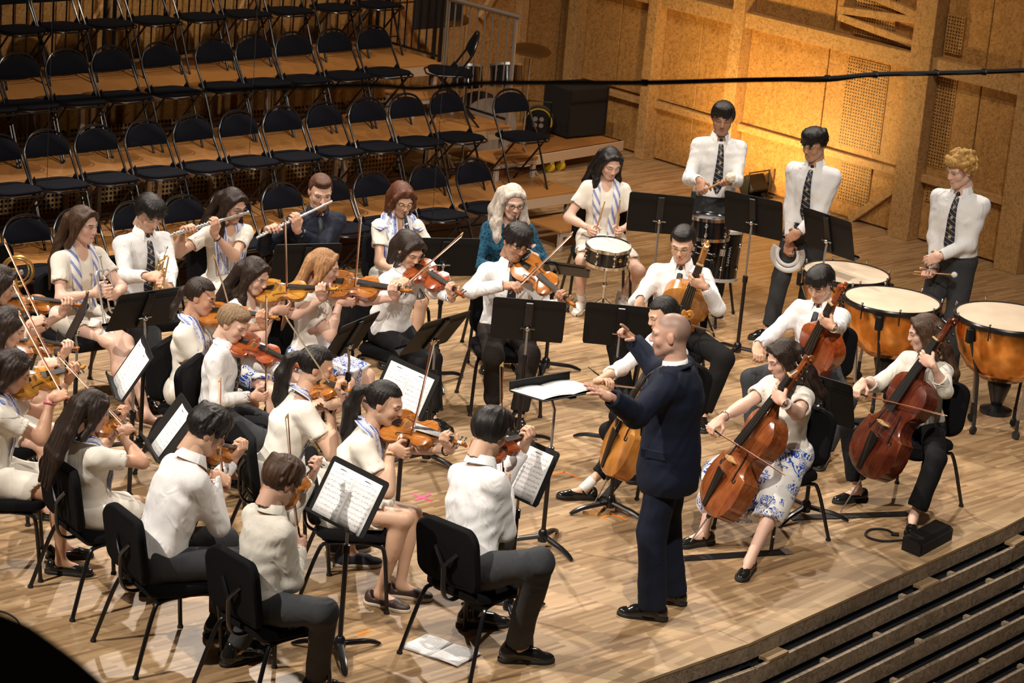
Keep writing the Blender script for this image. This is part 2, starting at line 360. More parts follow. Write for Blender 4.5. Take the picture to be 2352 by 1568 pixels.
# ---- risers: three tiers of 2 m x 1 m decks
TIER = [(0.0, .93, .4), (.93, 1.93, .8), (1.93, 2.98, 1.2)]
NAMES = ('lowest', 'middle', 'top')
def make_riser(i, n0, n1, z):
    r = empty('stage_riser', S(0, n0), math.radians(44.5), f'{NAMES[i]} orange ply tier of the stepped riser with pale frame', 'riser')
    for k in range(5):
        v1 = -.003-2.0*k; v0 = v1-1.994
        for (a, b) in ((v0, (v0+v1)/2-.002), ((v0+v1)/2+.002, v1)):
            q = MB(); q.box((0, 0, 0), (b-a, n1-n0-.004, .024), None, .003); q.build('deck', C_DECK, r, False, Matrix.Translation(((a+b)/2, (n1-n0)/2, z-.012)))
        q = MB(); q.box(((v0+v1)/2, .02, z-.07), (v1-v0, .035, .092), None, .003); q.build('front_rail', C_PALE, r)
        q = MB(); q.box(((v0+v1)/2, n1-n0-.02, z-.07), (v1-v0, .03, .09), None, .003); q.build('rear_rail', C_ALU, r)
        for vv in (v0+.05, v1-.05):
            for nn in (.07, n1-n0-.07):
                q = MB(); q.box((vv, nn, (z-.11)/2), (.045, .045, z-.112), None, .003); q.build('leg', C_ALU, r)
        q = MB(); q.tube([(v0+.05, .09, z*.45), (v1-.05, .09, z*.45)], .008, 6); q.build('brace_rod', C_BLKMET, r)
    q = MB(); q.box((-.018, (n1-n0)/2, z-.07), (.03, n1-n0-.01, .09), None, .003); q.build('side_rail', C_PALE, r)
    q = MB(); q.box((-.02, -.004, z-.075), (.05, .02, .03), None, .002); q.tube([(-.05, -.012, z-.07), (-.09, -.012, z-.075)], .006, 6); q.build('latch', C_BLKMET, r)
    return r
for i, (a, b, z) in enumerate(TIER): make_riser(i, a, b, z)
# perforated boards closing the space under the top tier
pb = empty('perforated_screen', S(0, 2.35), math.radians(44.5), 'perforated pale board screen under the top riser tier', 'screen')
for k in range(12):
    q = MB(); q.box((0, 0, 0), (.72, .02, .72)); me = q.mesh('board', C_PERF2); box_uv(me); link('board', me, pb, Matrix.Translation((-.45-.78*k, 0, .44)))
    q = MB(); q.box((-.84-.78*k, -.02, .42), (.05, .05, .74), None, .003); q.build('post', C_PALE, pb)
# step units beside the tiers
def step_unit(v0, v1, n0, n1, zt, zb, label):
    r = empty('wooden_step', S((v0+v1)/2, (n0+n1)/2, zb), math.radians(44.5), label, 'step', 'steps up the right end of the risers'); w, d, h = v1-v0, n1-n0, zt-zb
    q = MB(); q.box((0, 0, h-.014), (w, d, .028), None, .004); q.build('tread', C_DECK, r)
    for s in (-1, 1):
        q = MB(); q.box((0, s*(d/2-.02), h-.05), (w-.02, .025, .04), None, .003); q.build('rail', C_ALU, r)
        for t in (-1, 1): q = MB(); q.box((t*(w/2-.03), s*(d/2-.03), (h-.03)/2), (.04, .04, h-.03), None, .003); q.build('leg', C_ALU, r)
step_unit(-.62, -.03, -.44, -.02, .2, 0, 'low wooden step in front of the lowest riser tier')
step_unit(-.55, -.03, .52, .92, .6, .4, 'small wooden step on the lowest tier beside the lone chair')
step_unit(-.75, -.2, 1.5, 1.9, 1.0, .8, 'wooden step on the middle tier below the railing')
# railings
def railing(v0, n0, v1, n1, zb, h, label, pale, nb):
    r = empty('railing', S(v0, n0, zb), 0, label, 'railing', 'railings of the risers'); a, b = S(0, 0, 0), S(v1-v0, n1-n0, 0)-S(0, 0, 0); m1 = C_GREYST if pale else C_BLKMET
    d = nrm(b); L = np.linalg.norm(b)
    q = MB(); q.tube([d*-.06+UZ*h, d*(L+.08)+UZ*h], .024, 10); q.build('handrail', C_GREYST, r, True)
    q = MB(); q.tube([d*0+UZ*.05, d*L+UZ*.05], .013, 8); q.build('bottom_rail', C_BLKMET, r, True)
    for t in (0, 1): q = MB(); q.tube([d*L*t-UZ*.1, d*L*t+UZ*h], .020, 8); q.build('post', m1, r, True)
    bar = MB().tube([(0, 0, .05), (0, 0, h)], .0085, 6).mesh('bar', m1, True)
    for i in range(1, nb): link('bar', bar, r, Matrix.Translation(tuple(d*L*i/nb)))
railing(-.03, .97, -.03, 1.90, .8, 1.02, 'pale steel railing along the end of the middle riser tier', True, 9)
railing(-.03, 1.97, -.03, 2.9, 1.2, 1.02, 'dark railing along the end of the top riser tier', False, 9)
railing(-.1, 2.93, -3.1, 2.93, 1.2, 1.02, 'dark railing at the back of the top tier, right stretch', False, 22)
railing(-3.2, 2.93, -6.2, 2.93, 1.2, 1.02, 'dark railing at the back of the top tier, left stretch', False, 22)
# ------------------------------------------------------------------ furniture
def proj(P):
    d = np.asarray(P, float)-CAMP; z = d@_F; return np.array([W/2+FPX*(d@_R)/z, H/2-FPX*(d@_U)/z])
def rounded(w, d, r, n=5, front=0.0):
    """rounded rectangle, optional bulge of the front (+y) edge"""
    pts = []
    for cx, cy, a0 in ((w/2-r, d/2-r, 0), (-w/2+r, d/2-r, PI/2), (-w/2+r, -d/2+r, PI), (w/2-r, -d/2+r, 1.5*PI)):
        for i in range(n+1):
            a = a0+PI/2*i/n; x, y = cx+r*math.cos(a), cy+r*math.sin(a); pts.append((x, y+(front*(1-(2*x/w)**2) if y > 0 else 0)))
    return pts
def pad(mb, poly, z0, z1, M=None, r=.012):
    """cushion: prism with softened rim"""
    c = np.mean(poly, 0); n = len(poly); R = []
    for z, k in ((z0, .93), (z0+r*.6, 1.0), (z1-r, 1.0), (z1-r*.3, .96), (z1, .86)):
        R.append([(c[0]+(x-c[0])*k, c[1]+(y-c[1])*k, z) for x, y in poly])
    V = [p for q in R for p in q]; m = len(R)
    F_ = [(i*n+j, i*n+(j+1) % n, (i+1)*n+(j+1) % n, (i+1)*n+j) for i in range(m-1) for j in range(n)]+[tuple(range(n))[::-1], tuple((m-1)*n+j for j in range(n))]
    return mb.add(V, F_, M)
# ---- folding chair (faces +y)
def make_folding_chair():
    r = empty('folding_chair'); 
    hoop = bezier([(-.225, .25, .0), (-.222, .06, .40), (-.22, -.085, .62), (-.205, -.12, .70), (-.13, -.148, .785), (0, -.158, .812), (.13, -.148, .785), (.205, -.12, .70), (.22, -.085, .62), (.222, .06, .40), (.225, .25, .0)], 4)
    MB().tube(hoop, .0105, 8).build('frame', C_BLKMET, r, True)
    legs = MB()
    for s in (-1, 1): MB().tube([(s*.195, .20, .435), (s*.198, -.21, .0)], .0098, 8).build('rear_leg', C_BLKMET, r, True)
    MB().tube([(-.198, -.10, .12), (.198, -.10, .12)], .007, 6).tube([(-.21, .17, .165), (.21, .17, .165)], .007, 6).build('stretcher', C_BLKMET, r, True)
    q = MB(); poly = [(x, y*1.0) for x, y in rounded(.42, .385, .11, 6, .03)]; poly = [(x*(1+.14*(y+.18)), y) for x, y in poly]; pad(q, poly, .436, .468, Matrix.Translation((0, .085, 0)) @ Matrix.Rotation(math.radians(3), 4, 'X')); q.build('seat', C_SEAT2, r, True)
    q = MB(); q.tube([(x*1.02, y*1.02+.085, .442) for x, y in poly]+[(poly[0][0]*1.02, poly[0][1]*1.02+.085, .442)], .008, 6); q.build('seat_rim', C_BLKMET, r, True)
    bp = [(-.205, 0), (.205, 0)]+[(.205*math.cos(a)*(1-.0*a), .03+.145*math.sin(a)**.85) for a in np.linspace(.05, PI-.05, 14)]
    q = MB(); t = Matrix.Translation((0, -.082, .628)) @ Matrix.Rotation(math.radians(90+23), 4, 'X'); pad(q, bp, -.014, .014, t, .008); q.build('backrest', C_SEAT2, r, True)
    for s in (-1, 1): MB().prism([(-.06, -.004), (.06, -.004), (.0, .07)], -.004, .004, Matrix.Translation((s*.2, .02, .44)) @ Matrix.Rotation(PI/2, 4, 'Z') @ Matrix.Rotation(PI/2, 4, 'X')).build('hinge', C_BLKMET, r)
    return r
FC = make_folding_chair(); fc_used = [False]
ORD = ['first', 'second', 'third', 'fourth', 'fifth', 'sixth', 'seventh', 'eighth', 'ninth', 'tenth', 'eleventh', 'twelfth', 'thirteenth']
def place_fold(P, rz, label):
    c = FC if not fc_used[0] else copy_tree(FC); fc_used[0] = True
    c.location = P; c.rotation_euler = (0, 0, rz); c.scale = (.94, 1, 1.05); tag(c, label, 'chair', 'black folding chairs on the risers'); return c
RZ_F = math.atan2(-AN[1], -AN[0])-PI/2
def fold_row(xs, n_top, z, row):
    for i, px in enumerate(xs):
        lo, hi = -9.0, 4.0
        for _ in range(40):
            m = (lo+hi)/2
            if proj(S(m, n_top, z+.84))[0] < px: lo = m
            else: hi = m
        rz = RZ_F+math.radians(random.uniform(-3, 3)); P = S(lo, n_top-.16, z)  # seat centre lies in front of the back hoop
        place_fold(P, rz, f'{ORD[i]} empty folding chair from the left in {row}')
ROWS = {'A': ([52, 168, 300, 415, 520, 640, 752, 848, 975, 1082], -.09, 0.0, 'the floor row behind the wind players'),
        'B': ([-10, 100, 214, 328, 437, 541, 641, 739, 836, 928, 1020], .77, .4, 'the row on the lowest riser tier'),
        'C': ([-60, 36, 146, 250, 364, 486, 577, 668, 762, 853], 1.74, .8, 'the row on the middle riser tier'),
        'D': ([10, 110, 215, 320, 428, 530, 632, 738, 836], 2.74, 1.2, 'the row on the top riser tier')}
for k, (xs, n, z, nm) in ROWS.items(): fold_row(xs, n, z, nm)
P = at(1176, 425, .4); place_fold(P, RZ_F+math.radians(-4), 'lone folding chair at the right end of the lowest tier by the wooden step')
P = at(1052, 168, 1.26); place_fold((P[0], P[1], .8), math.radians(98), 'folding chair turned sideways against the pale railing')
# ---- orchestra chair (faces +y)
def make_orch_chair():
    r = empty('orchestra_chair')
    q = MB(); pad(q, rounded(.47, .45, .09, 5), .415, .475, Matrix.Translation((0, .03, 0)), .022); q.build('seat', C_SEAT, r, True)
    q = MB(); q.prism(rounded(.40, .38, .06, 4), .395, .418, Matrix.Translation((0, .03, 0))); q.build('seat_pan', C_BLACK, r)
    q = MB(); t = Matrix.Translation((0, -.225, .665)) @ Matrix.Rotation(math.radians(90+9), 4, 'X'); poly = rounded(.45, .375, .09, 6)
    V0 = len(q.v); pad(q, poly, -.028, .028, t, .02)
    q.v = [(x, y-.9*x*x+.02, z) for x, y, z in q.v]; q.build('backrest', C_SEAT, r, True)
    q = MB(); q.tube(bezier([(0, -.08, .40), (0, -.20, .39), (0, -.262, .45), (0, -.275, .62)], 5), .019, 8, flat=.45); q.tube([(-.085, -.262, .70), (-.03, -.275, .64), (0, -.276, .60)], .012, 6); q.tube([(.085, -.262, .70), (.03, -.275, .64), (0, -.276, .60)], .012, 6); q.build('back_support', C_BLKMET, r, True)
    for s in (-1, 1):
        MB().tube(bezier([(s*.19, .05, .40), (s*.215, .165, .395), (s*.235, .205, .34), (s*.255, .24, .012)], 5), .0125, 8).build('leg', C_BLKMET, r, True)
        MB().tube(bezier([(s*.19, .05, .40), (s*.205, -.12, .395), (s*.225, -.18, .34), (s*.265, -.285, .012)], 5), .0125, 8).build('leg', C_BLKMET, r, True)
        for yy, xx in ((.24, .255), (-.285, .265)): MB().lathe([(.016, 0), (.018, .006), (.014, .018)], 10, Matrix.Translation((s*xx, yy, 0))).build('foot', C_RUBBER, r, True)
    MB().tube([(-.19, .05, .40), (.19, .05, .40)], .011, 6).build('crossbar', C_BLKMET, r, True)
    return r
OC = make_orch_chair(); oc_used = [False]
def place_chair(P, yaw, label):
    c = OC if not oc_used[0] else copy_tree(OC); oc_used[0] = True
    c.location = (P[0], P[1], 0); c.rotation_euler = (0, 0, yaw-PI/2); tag(c, label, 'chair', 'black padded orchestra chairs'); return c
# ---- music stand: desk faces -y (towards the reader), origin on the floor under the pole
C_DESK = mat('stand_desk_black', (.008, .0075, .0075), .5, Specular_IOR_Level=.25)
def make_stand(h, tilt, dw=.50, dh=.335):
    r = empty('music_stand')
    Md = Matrix.Translation((0, .0, h)) @ Matrix.Rotation(tilt, 4, 'X')            # desk plane: local x, z ; reader side -y
    q = MB(); q.prism(rounded(dw, dh, .022, 3), -.0025, .0025, Md @ Matrix.Translation((0, 0, dh*.12)) @ Matrix.Rotation(PI/2, 4, 'X')); q.build('desk', C_DESK, r)
    q = MB(); q.box((0, -.03, dh*.12-dh/2), (dw-.012, .062, .004), Md, .001); q.box((0, -.06, dh*.12-dh/2+.008), (dw-.012, .003, .016), Md, .001); q.build('lip', C_DESK, r)
    q = MB()
    for zz in (.055, .075): q.box((0, .004, dh*.12+dh/2-zz), (dw-.02, .003, .005), Md)
    q.build('rib', C_DESK, r)
    q = MB(); q.box((0, .012, dh*.12), (.055, .02, dh*.9), Md, .005); q.build('spine', C_BLKMET, r)
    q = MB(); q.sphere((0, .034, -.01), .019, 10, 7, Md); q.tube([(-.05, .03, -.01), (.05, .03, -.01)], .006, 6, M=Md); q.build('knob', C_STEEL, r, True)
    jt = Md @ Vector((0, .03, -.03))
    MB().tube([(jt.x, jt.y, jt.z), (0, .03, h-.12), (0, .03, .45)], .0085, 8).build('inner_pole', C_GREYST, r, True)
    MB().tube([(0, .03, .09), (0, .03, .60)], .0145, 10).lathe([(.0145, .60), (.021, .605), (.021, .655), (.0095, .66)], 10, Matrix.Translation((0, .03, 0))).build('outer_pole', C_BLKMET, r, True)
    MB().lathe([(.03, .035), (.034, .05), (.03, .10), (.018, .115)], 12, Matrix.Translation((0, .03, 0))).build('hub', C_BLKMET, r, True)
    for a in (90, 210, 330):
        c, s = math.cos(math.radians(a)), math.sin(math.radians(a)); MB().tube(bezier([(c*.02, .03+s*.02, .07), (c*.10, .03+s*.10, .058), (c*.20, .03+s*.20, .042), (c*.285, .03+s*.285, .010)], 4), [.022]*8+[.02]*3+[.017, .012][:2], 8, flat=.7).build('leg', C_BLKMET, r, True)
    return r
STANDS = {}
def stand(P, yaw, h, tilt, label, spin=0.0):
    """yaw = direction in which the reader looks"""
    key = (round(h, 2), round(tilt, 2))
    if key not in STANDS: STANDS[key] = make_stand(*key); r = STANDS[key]
    else: r = copy_tree(STANDS[key])
    r.location = (P[0], P[1], 0); r.rotation_euler = (0, 0, yaw-PI/2); tag(r, label, 'music stand', 'black orchestra music stands'); return r
# ------------------------------------------------------------------ implicit surfaces -> one continuous mesh (surface nets)
def smin(a, b, k):
    if k <= 0: return np.minimum(a, b)
    h = np.maximum(k-np.abs(a-b), 0)/k; return np.minimum(a, b)-h*h*k*.25
class Field:
    def __init__(s, lo, hi, h):
        s.lo = np.asarray(lo, float); s.h = h; s.n = np.maximum(((np.asarray(hi)-s.lo)/h).astype(int)+2, 4)
        s.D = np.full(s.n, .5, np.float32); s.ax = [(s.lo[i]+h*np.arange(s.n[i])).astype(np.float32) for i in range(3)]
    def _blk(s, lo, hi):
        a = np.clip(np.floor((np.asarray(lo)-s.lo)/s.h).astype(int), 0, s.n-1); b = np.clip(np.ceil((np.asarray(hi)-s.lo)/s.h).astype(int)+1, 1, s.n)
        if (b <= a).any(): return None, None
        sl = tuple(slice(a[i], b[i]) for i in range(3))
        P = np.stack(np.meshgrid(s.ax[0][sl[0]], s.ax[1][sl[1]], s.ax[2][sl[2]], indexing='ij'), -1); return sl, P
    def put(s, d, sl, k, op):
        if op == 'add': s.D[sl] = smin(s.D[sl], d, k)
        else: s.D[sl] = -smin(-s.D[sl], d, k)
    def cone(s, a, b, ra, rb, k=.02, op='add'):
        a, b = np.asarray(a, np.float32), np.asarray(b, np.float32); m = max(ra, rb)+k+3*s.h
        sl, P = s._blk(np.minimum(a, b)-m, np.maximum(a, b)+m)
        if sl is None: return s
        v = b-a; q = P-a; t = np.clip((q@v)/max(1e-9, float(v@v)), 0, 1); d = np.linalg.norm(q-t[..., None]*v, axis=-1)-(ra+t*(rb-ra)); s.put(d, sl, k, op); return s
    def ell(s, c, r, R=None, k=.02, op='add'):
        c = np.asarray(c, np.float32); r = np.asarray(r, np.float32); m = float(r.max())+k+3*s.h
        sl, P = s._blk(c-m, c+m)
        if sl is None: return s
        q = P-c
        if R is not None: q = q@np.asarray(R, np.float32)            # columns of R = local axes
        k0 = np.linalg.norm(q/r, axis=-1); k1 = np.linalg.norm(q/(r*r), axis=-1)+1e-6; s.put(k0*(k0-1)/k1, sl, k, op); return s
    def path(s, pts, rr, k=.02, op='add'):
        for i in range(len(pts)-1): s.cone(pts[i], pts[i+1], rr[i] if not np.isscalar(rr) else rr, rr[i+1] if not np.isscalar(rr) else rr, k, op)
        return s
    def func(s, fn, lo, hi, k=.0, op='add'):
        sl, P = s._blk(lo, hi)
        if sl is None: return s
        s.put(fn(P).astype(np.float32), sl, k, op); return s
    def noise(s, amp, freq, seed=0, dirs=None, band=.05):
        """fold-like waves near the surface"""
        m = np.abs(s.D) < band
        if not m.any(): return s
        ix = np.nonzero(m); P = np.stack([s.ax[i][ix[i]] for i in range(3)], -1); rg = np.random.default_rng(seed); v = np.zeros(len(P), np.float32)
        for j in range(5):
            d = nrm(rg.normal(size=3)); f = freq*(.6+1.1*rg.random()); w = nrm(rg.normal(size=3)); v += np.sin(P@d*f+rg.random()*6.3+1.3*np.sin(P@w*f*.45+rg.random()*6.3))
        s.D[m] += (amp*v/2.2).astype(np.float32); return s
    def mesh(s, smooth=1):
        D = s.D; S_ = D < 0; n = s.n
        c = [S_[i:n[0]-1+i, j:n[1]-1+j, k:n[2]-1+k] for i in (0, 1) for j in (0, 1) for k in (0, 1)]
        al = c[0].copy(); an = c[0].copy()
        for q in c[1:]: al &= q; an |= q
        act = an & ~al; ix = np.argwhere(act)
        if len(ix) == 0: return np.zeros((0, 3)), np.zeros((0, 4), int)
        idm = np.full(act.shape, -1, np.int32); idm[act] = np.arange(len(ix), dtype=np.int32)
        cor = [(i, j, k) for i in (0, 1) for j in (0, 1) for k in (0, 1)]; val = np.stack([D[ix[:, 0]+i, ix[:, 1]+j, ix[:, 2]+k] for i, j, k in cor], 1)
        acc = np.zeros((len(ix), 3)); cnt = np.zeros(len(ix))
        for a in range(8):
            for b in range(a+1, 8):
                if sum(abs(cor[a][q]-cor[b][q]) for q in range(3)) != 1: continue
                va, vb = val[:, a], val[:, b]; cr = (va < 0) != (vb < 0); t = np.where(cr, va/np.where(cr, va-vb, 1), 0)
                p = np.array(cor[a])[None]+t[:, None]*(np.array(cor[b])-np.array(cor[a]))[None]; acc += p*cr[:, None]; cnt += cr
        V = s.lo+s.h*(ix+acc/cnt[:, None]); F_ = []
        for ax in range(3):
            o = [i for i in range(3) if i != ax]
            A = [slice(None)]*3; B = [slice(None)]*3; A[ax] = slice(0, n[ax]-1); B[ax] = slice(1, n[ax])
            for q in o: A[q] = slice(1, n[q]-1); B[q] = slice(1, n[q]-1)
            sa, sb = S_[tuple(A)], S_[tuple(B)]; e = np.argwhere(sa != sb)
            if len(e) == 0: continue
            fl_ = sa[tuple(e.T)]; e = e.copy()
            for q in o: e[:, q] += 1
            def cell(d0, d1):
                w = e.copy(); w[:, o[0]] -= d0; w[:, o[1]] -= d1; return idm[w[:, 0], w[:, 1], w[:, 2]]
            q4 = np.stack([cell(1, 1), cell(0, 1), cell(0, 0), cell(1, 0)], 1); flip = (fl_ if ax != 1 else ~fl_)
            q4[~flip] = q4[~flip][:, ::-1]; F_.append(q4)
        F_ = np.concatenate(F_) if F_ else np.zeros((0, 4), int); F_ = F_[(F_ >= 0).all(1)]
        for _ in range(smooth):
            e = np.concatenate([F_[:, [0, 1]], F_[:, [1, 2]], F_[:, [2, 3]], F_[:, [3, 0]]]); sm = np.zeros_like(V); ct = np.zeros(len(V))
            for q in range(3): sm[:, q] = np.bincount(e[:, 0], V[e[:, 1], q], len(V))+np.bincount(e[:, 1], V[e[:, 0], q], len(V))
            ct = np.bincount(e[:, 0], minlength=len(V))+np.bincount(e[:, 1], minlength=len(V)); g = ct > 0; V[g] = .5*V[g]+.5*sm[g]/ct[g][:, None]
        return V, F_
def trim(V, F_, keep):
    """keep faces whose vertices are all kept"""
    f = F_[keep[F_].all(1)]; u = np.unique(f); m = np.full(len(V), -1); m[u] = np.arange(len(u)); return V[u], m[f]
def rim(F_):
    """boundary loops as ordered vertex lists"""
    k = F_.shape[1]; e = np.concatenate([F_[:, [i, (i+1) % k]] for i in range(k)]); key = {}
    for a, b in e.tolist(): key[(a, b)] = key.get((a, b), 0)+1
    nx = {}
    for (a, b) in key:
        if (b, a) not in key: nx.setdefault(a, []).append(b)
    loops = []
    while nx:
        st = next(iter(nx)); lp = [st]; cur = nx[st].pop()
        if not nx[st]: del nx[st]
        while cur != st and cur in nx:
            lp.append(cur); w = nx[cur].pop()
            if not nx[cur]: del nx[cur]
            cur = w
        loops.append(lp)
    return loops
def zipper(V, A, B, axis, c):
    """triangles joining two rims around an axis"""
    e1 = nrm(np.cross(axis, [0.3, .5, .8])); e2 = np.cross(axis, e1)
    def srt(L):
        L = np.array(L); q = V[L]-c; w = np.arctan2(q@e2, q@e1); o = np.argsort(w); return L[o], w[o]
    A, wa = srt(A); B, wb = srt(B); i = j = 0; T = []; na, nb = len(A), len(B)
    while i < na or j < nb:
        if j >= nb or (i < na and wa[i] <= wb[j]): T.append((A[i % na], A[(i+1) % na], B[j % nb], B[j % nb])); i += 1
        else: T.append((A[i % na], B[(j+1) % nb], B[j % nb], B[j % nb])); j += 1
    return [t[:3] for t in T]
# ------------------------------------------------------------------ canonical head (x = subject's right, y forward, z up; origin between the ears)
def make_head(fem=False, child=False):
    f = Field((-.105, -.14, -.165), (.105, .135, .135), .0054); w = .96 if fem else 1.0
    f.ell((0, -.014, .030), (.074*w, .096, .086), k=0); f.ell((0, .026, -.034), (.058*w, .066, .083), k=.03)
    f.ell((0, .060, -.098), (.022 if not fem else .018, .020, .018), k=.03)
    for s in (-1, 1):
        f.cone((s*.052*w, -.002, -.055), (s*.020, .055, -.098), .018, .015, .03); f.ell((s*.040*w, .056, -.028), (.024, .022, .026), k=.02)
        f.ell((s*.031, .101, .004), (.017, .016, .012), k=.016, op='sub'); f.ell((s*.031, .0715, .003), (.0155, .0155, .0125), k=.004)
        br = .0085 if fem else .0105; f.cone((s*.050, .070, .021), (s*.014, .085, .020), br, br, .016)
        f.ell((s*.0770*w, -.010, -.006), (.008, .020, .031), Matrix.Rotation(s*.25, 3, 'Z'), k=.007); f.ell((s*.0105, .101, -.033), (.0085, .0095, .0075), k=.007)
        f.cone((s*.021, .079, -.0635), (0, .0905, -.0605), .0055, .0068, .006); f.cone((s*.019, .079, -.0675), (0, .0895, -.0715), .0055, .0075, .005)
    f.cone((0, .086, .012), (0, .103 if fem else .107, -.026), .0080, .0100 if fem else .0112, .012); f.cone((0, -.028, -.05), (0, -.04, -.26), .047 if fem else .053, .050 if fem else .058, .03)
    if fem is False and not child: f.ell((0, .058, -.082), (.034, .02, .03), k=.02)
    V, F_ = f.mesh(1); return V, F_
HEADS = {'m': make_head(), 'f': make_head(True), 'c': make_head(True, True)}
def head_colors(V, skin, lips, brow, kind, eyes=False):
    C = np.tile(np.array(skin, float), (len(V), 1)); x, y, z = V.T
    def blend(m, col): C[:] = C*(1-m[:, None])+np.array(col)*m[:, None]
    def g(cx, cy, cz, r): return np.exp(-(((np.abs(x)-cx)/r[0])**2+((y-cy)/r[1])**2+((z-cz)/r[2])**2))
    blend(.35*g(.042, .065, -.035, (.025, .03, .02)), np.array(skin)*np.array([1.05, .72, .66])); blend(.3*g(0, .11, -.028, (.014, .02, .014)), np.array(skin)*np.array([1.05, .75, .7]))
    blend(.5*g(.079, -.01, -.006, (.012, .03, .035)), np.array(skin)*np.array([1.02, .74, .68]))
    lm = ((np.abs(x) < .0235) & (y > .076) & (z > -.0775+.15*np.abs(x)) & (z < -.056-.12*np.abs(x))).astype(float); blend(.8*lm, lips)
    bm = ((np.abs(x) > .012) & (np.abs(x) < .05) & (y > .055) & (np.abs(z-(.0225+.10*(np.abs(x)-.03)-2.2*(np.abs(x)-.033)**2)) < .0045)).astype(float); blend(.85*bm, brow)
    if eyes:
        ax = np.abs(np.abs(x)-.031); blend(.8*((ax < .0145) & (y > .07) & (np.abs(z-.001) < .0052)).astype(float), (.55, .50, .46)); blend(.92*((ax < .0062) & (y > .07) & (np.abs(z-.001) < .0056)).astype(float), (.03, .02, .015)); blend(.8*((ax < .0165) & (y > .065) & (np.abs(z-.0082) < .0026)).astype(float), (.03, .02, .015))
    em = 0 if eyes else ((np.abs(np.abs(x)-.031) < .0165) & (y > .07) & (np.abs(z-.0005) < .0042)).astype(float)
    if not eyes: blend(.85*em, (.03, .018, .012))        # closed lids / lashes, eyes cast down
    if kind == 'stubble':
        m = np.clip((y-.0)/.03, 0, 1)*np.clip((-.035-z)/.02, 0, 1)*(z > -.125); blend(.35*m, np.array(skin)*.5)
        m = np.clip((z-(.045+.25*np.maximum(y-.02, 0)))/.02, 0, 1)*np.clip((.075-y)/.02, 0, 1); m2 = np.clip((-.02-y)/.03, 0, 1)*np.clip((z+.04)/.02, 0, 1); blend(.6*np.maximum(m, m2), (.10, .08, .065))
    return C
# ------------------------------------------------------------------ canonical right hand: wrist at 0, fingers +y, palm faces -z, thumb side -x
FING = [(-.030, .092, .072, .0095), (-.010, .097, .080, .0097), (.011, .093, .074, .0092), (.030, .084, .058, .0083)]
HPOSE = {'relax': ((22, 28, 16),)*4+((25, 35, 15),), 'grip': ((62, 82, 45),)*4+((30, 62, 30),), 'bow': ((52, 42, 18), (58, 48, 22), (56, 46, 20), (40, 40, 15), (20, 68, 38)),
         'point': ((4, 5, 3), (72, 85, 45), (76, 88, 45), (78, 88, 45), (20, 62, 35)), 'flat': ((6, 6, 4), (5, 5, 3), (6, 6, 4), (10, 8, 5), (38, 15, 5)),
         'press': ((38, 66, 42), (46, 64, 42), (52, 62, 42), (58, 60, 40), (14, 55, 20)), 'finger': ((40, 48, 22), (42, 50, 24), (40, 50, 24), (38, 46, 22), (16, 55, 15))}
def hand_chain(pose):
    ch = []
    for (x, y, L, r), (a, b, c) in zip(FING, HPOSE[pose][:4]):
        p = np.array([x, y, .004]); pts = [p]; an = 0
        for fr, d in ((.44, a), (.32, b), (.24, c)):
            an += math.radians(d); p = p+L*fr*np.array([x*.25/.03*.12, math.cos(an), -math.sin(an)]); pts.append(p)
        ch.append((pts, [r, r*.96, r*.9, r*.78]))
    a, b, c = [math.radians(q) for q in HPOSE[pose][4]]; p = np.array([-.026, .022, -.006]); pts = [p]; d = np.array([-math.cos(a)*.80, math.cos(a)*.62, -math.sin(a)-.15]); d = nrm(d); pts.append(p+d*.042)
    d2 = nrm(d*math.cos(b)+np.array([.35, .75, -.55])*math.sin(b)); pts.append(pts[-1]+d2*.031); d3 = nrm(d2*math.cos(c)+np.array([.55, .55, -.3])*math.sin(c)); pts.append(pts[-1]+d3*.024)
    ch.append((pts, [.0135, .0115, .0105, .0088])); return ch
def make_hand(pose):
    f = Field((-.10, -.05, -.115), (.075, .20, .035), .0049)
    f.cone((0, -.08, 0), (0, .012, 0), .0235, .0245, .0); f.ell((0, .05, .0), (.040, .052, .0155), k=.018); f.ell((-.022, .035, -.008), (.017, .032, .014), k=.012); f.ell((.028, .045, -.006), (.012, .04, .013), k=.012)
    for pts, rr in hand_chain(pose): f.path(pts, rr, .0045)
    V, F_ = f.mesh(1)
    return V, F_
HANDS = {k: make_hand(k) for k in HPOSE}
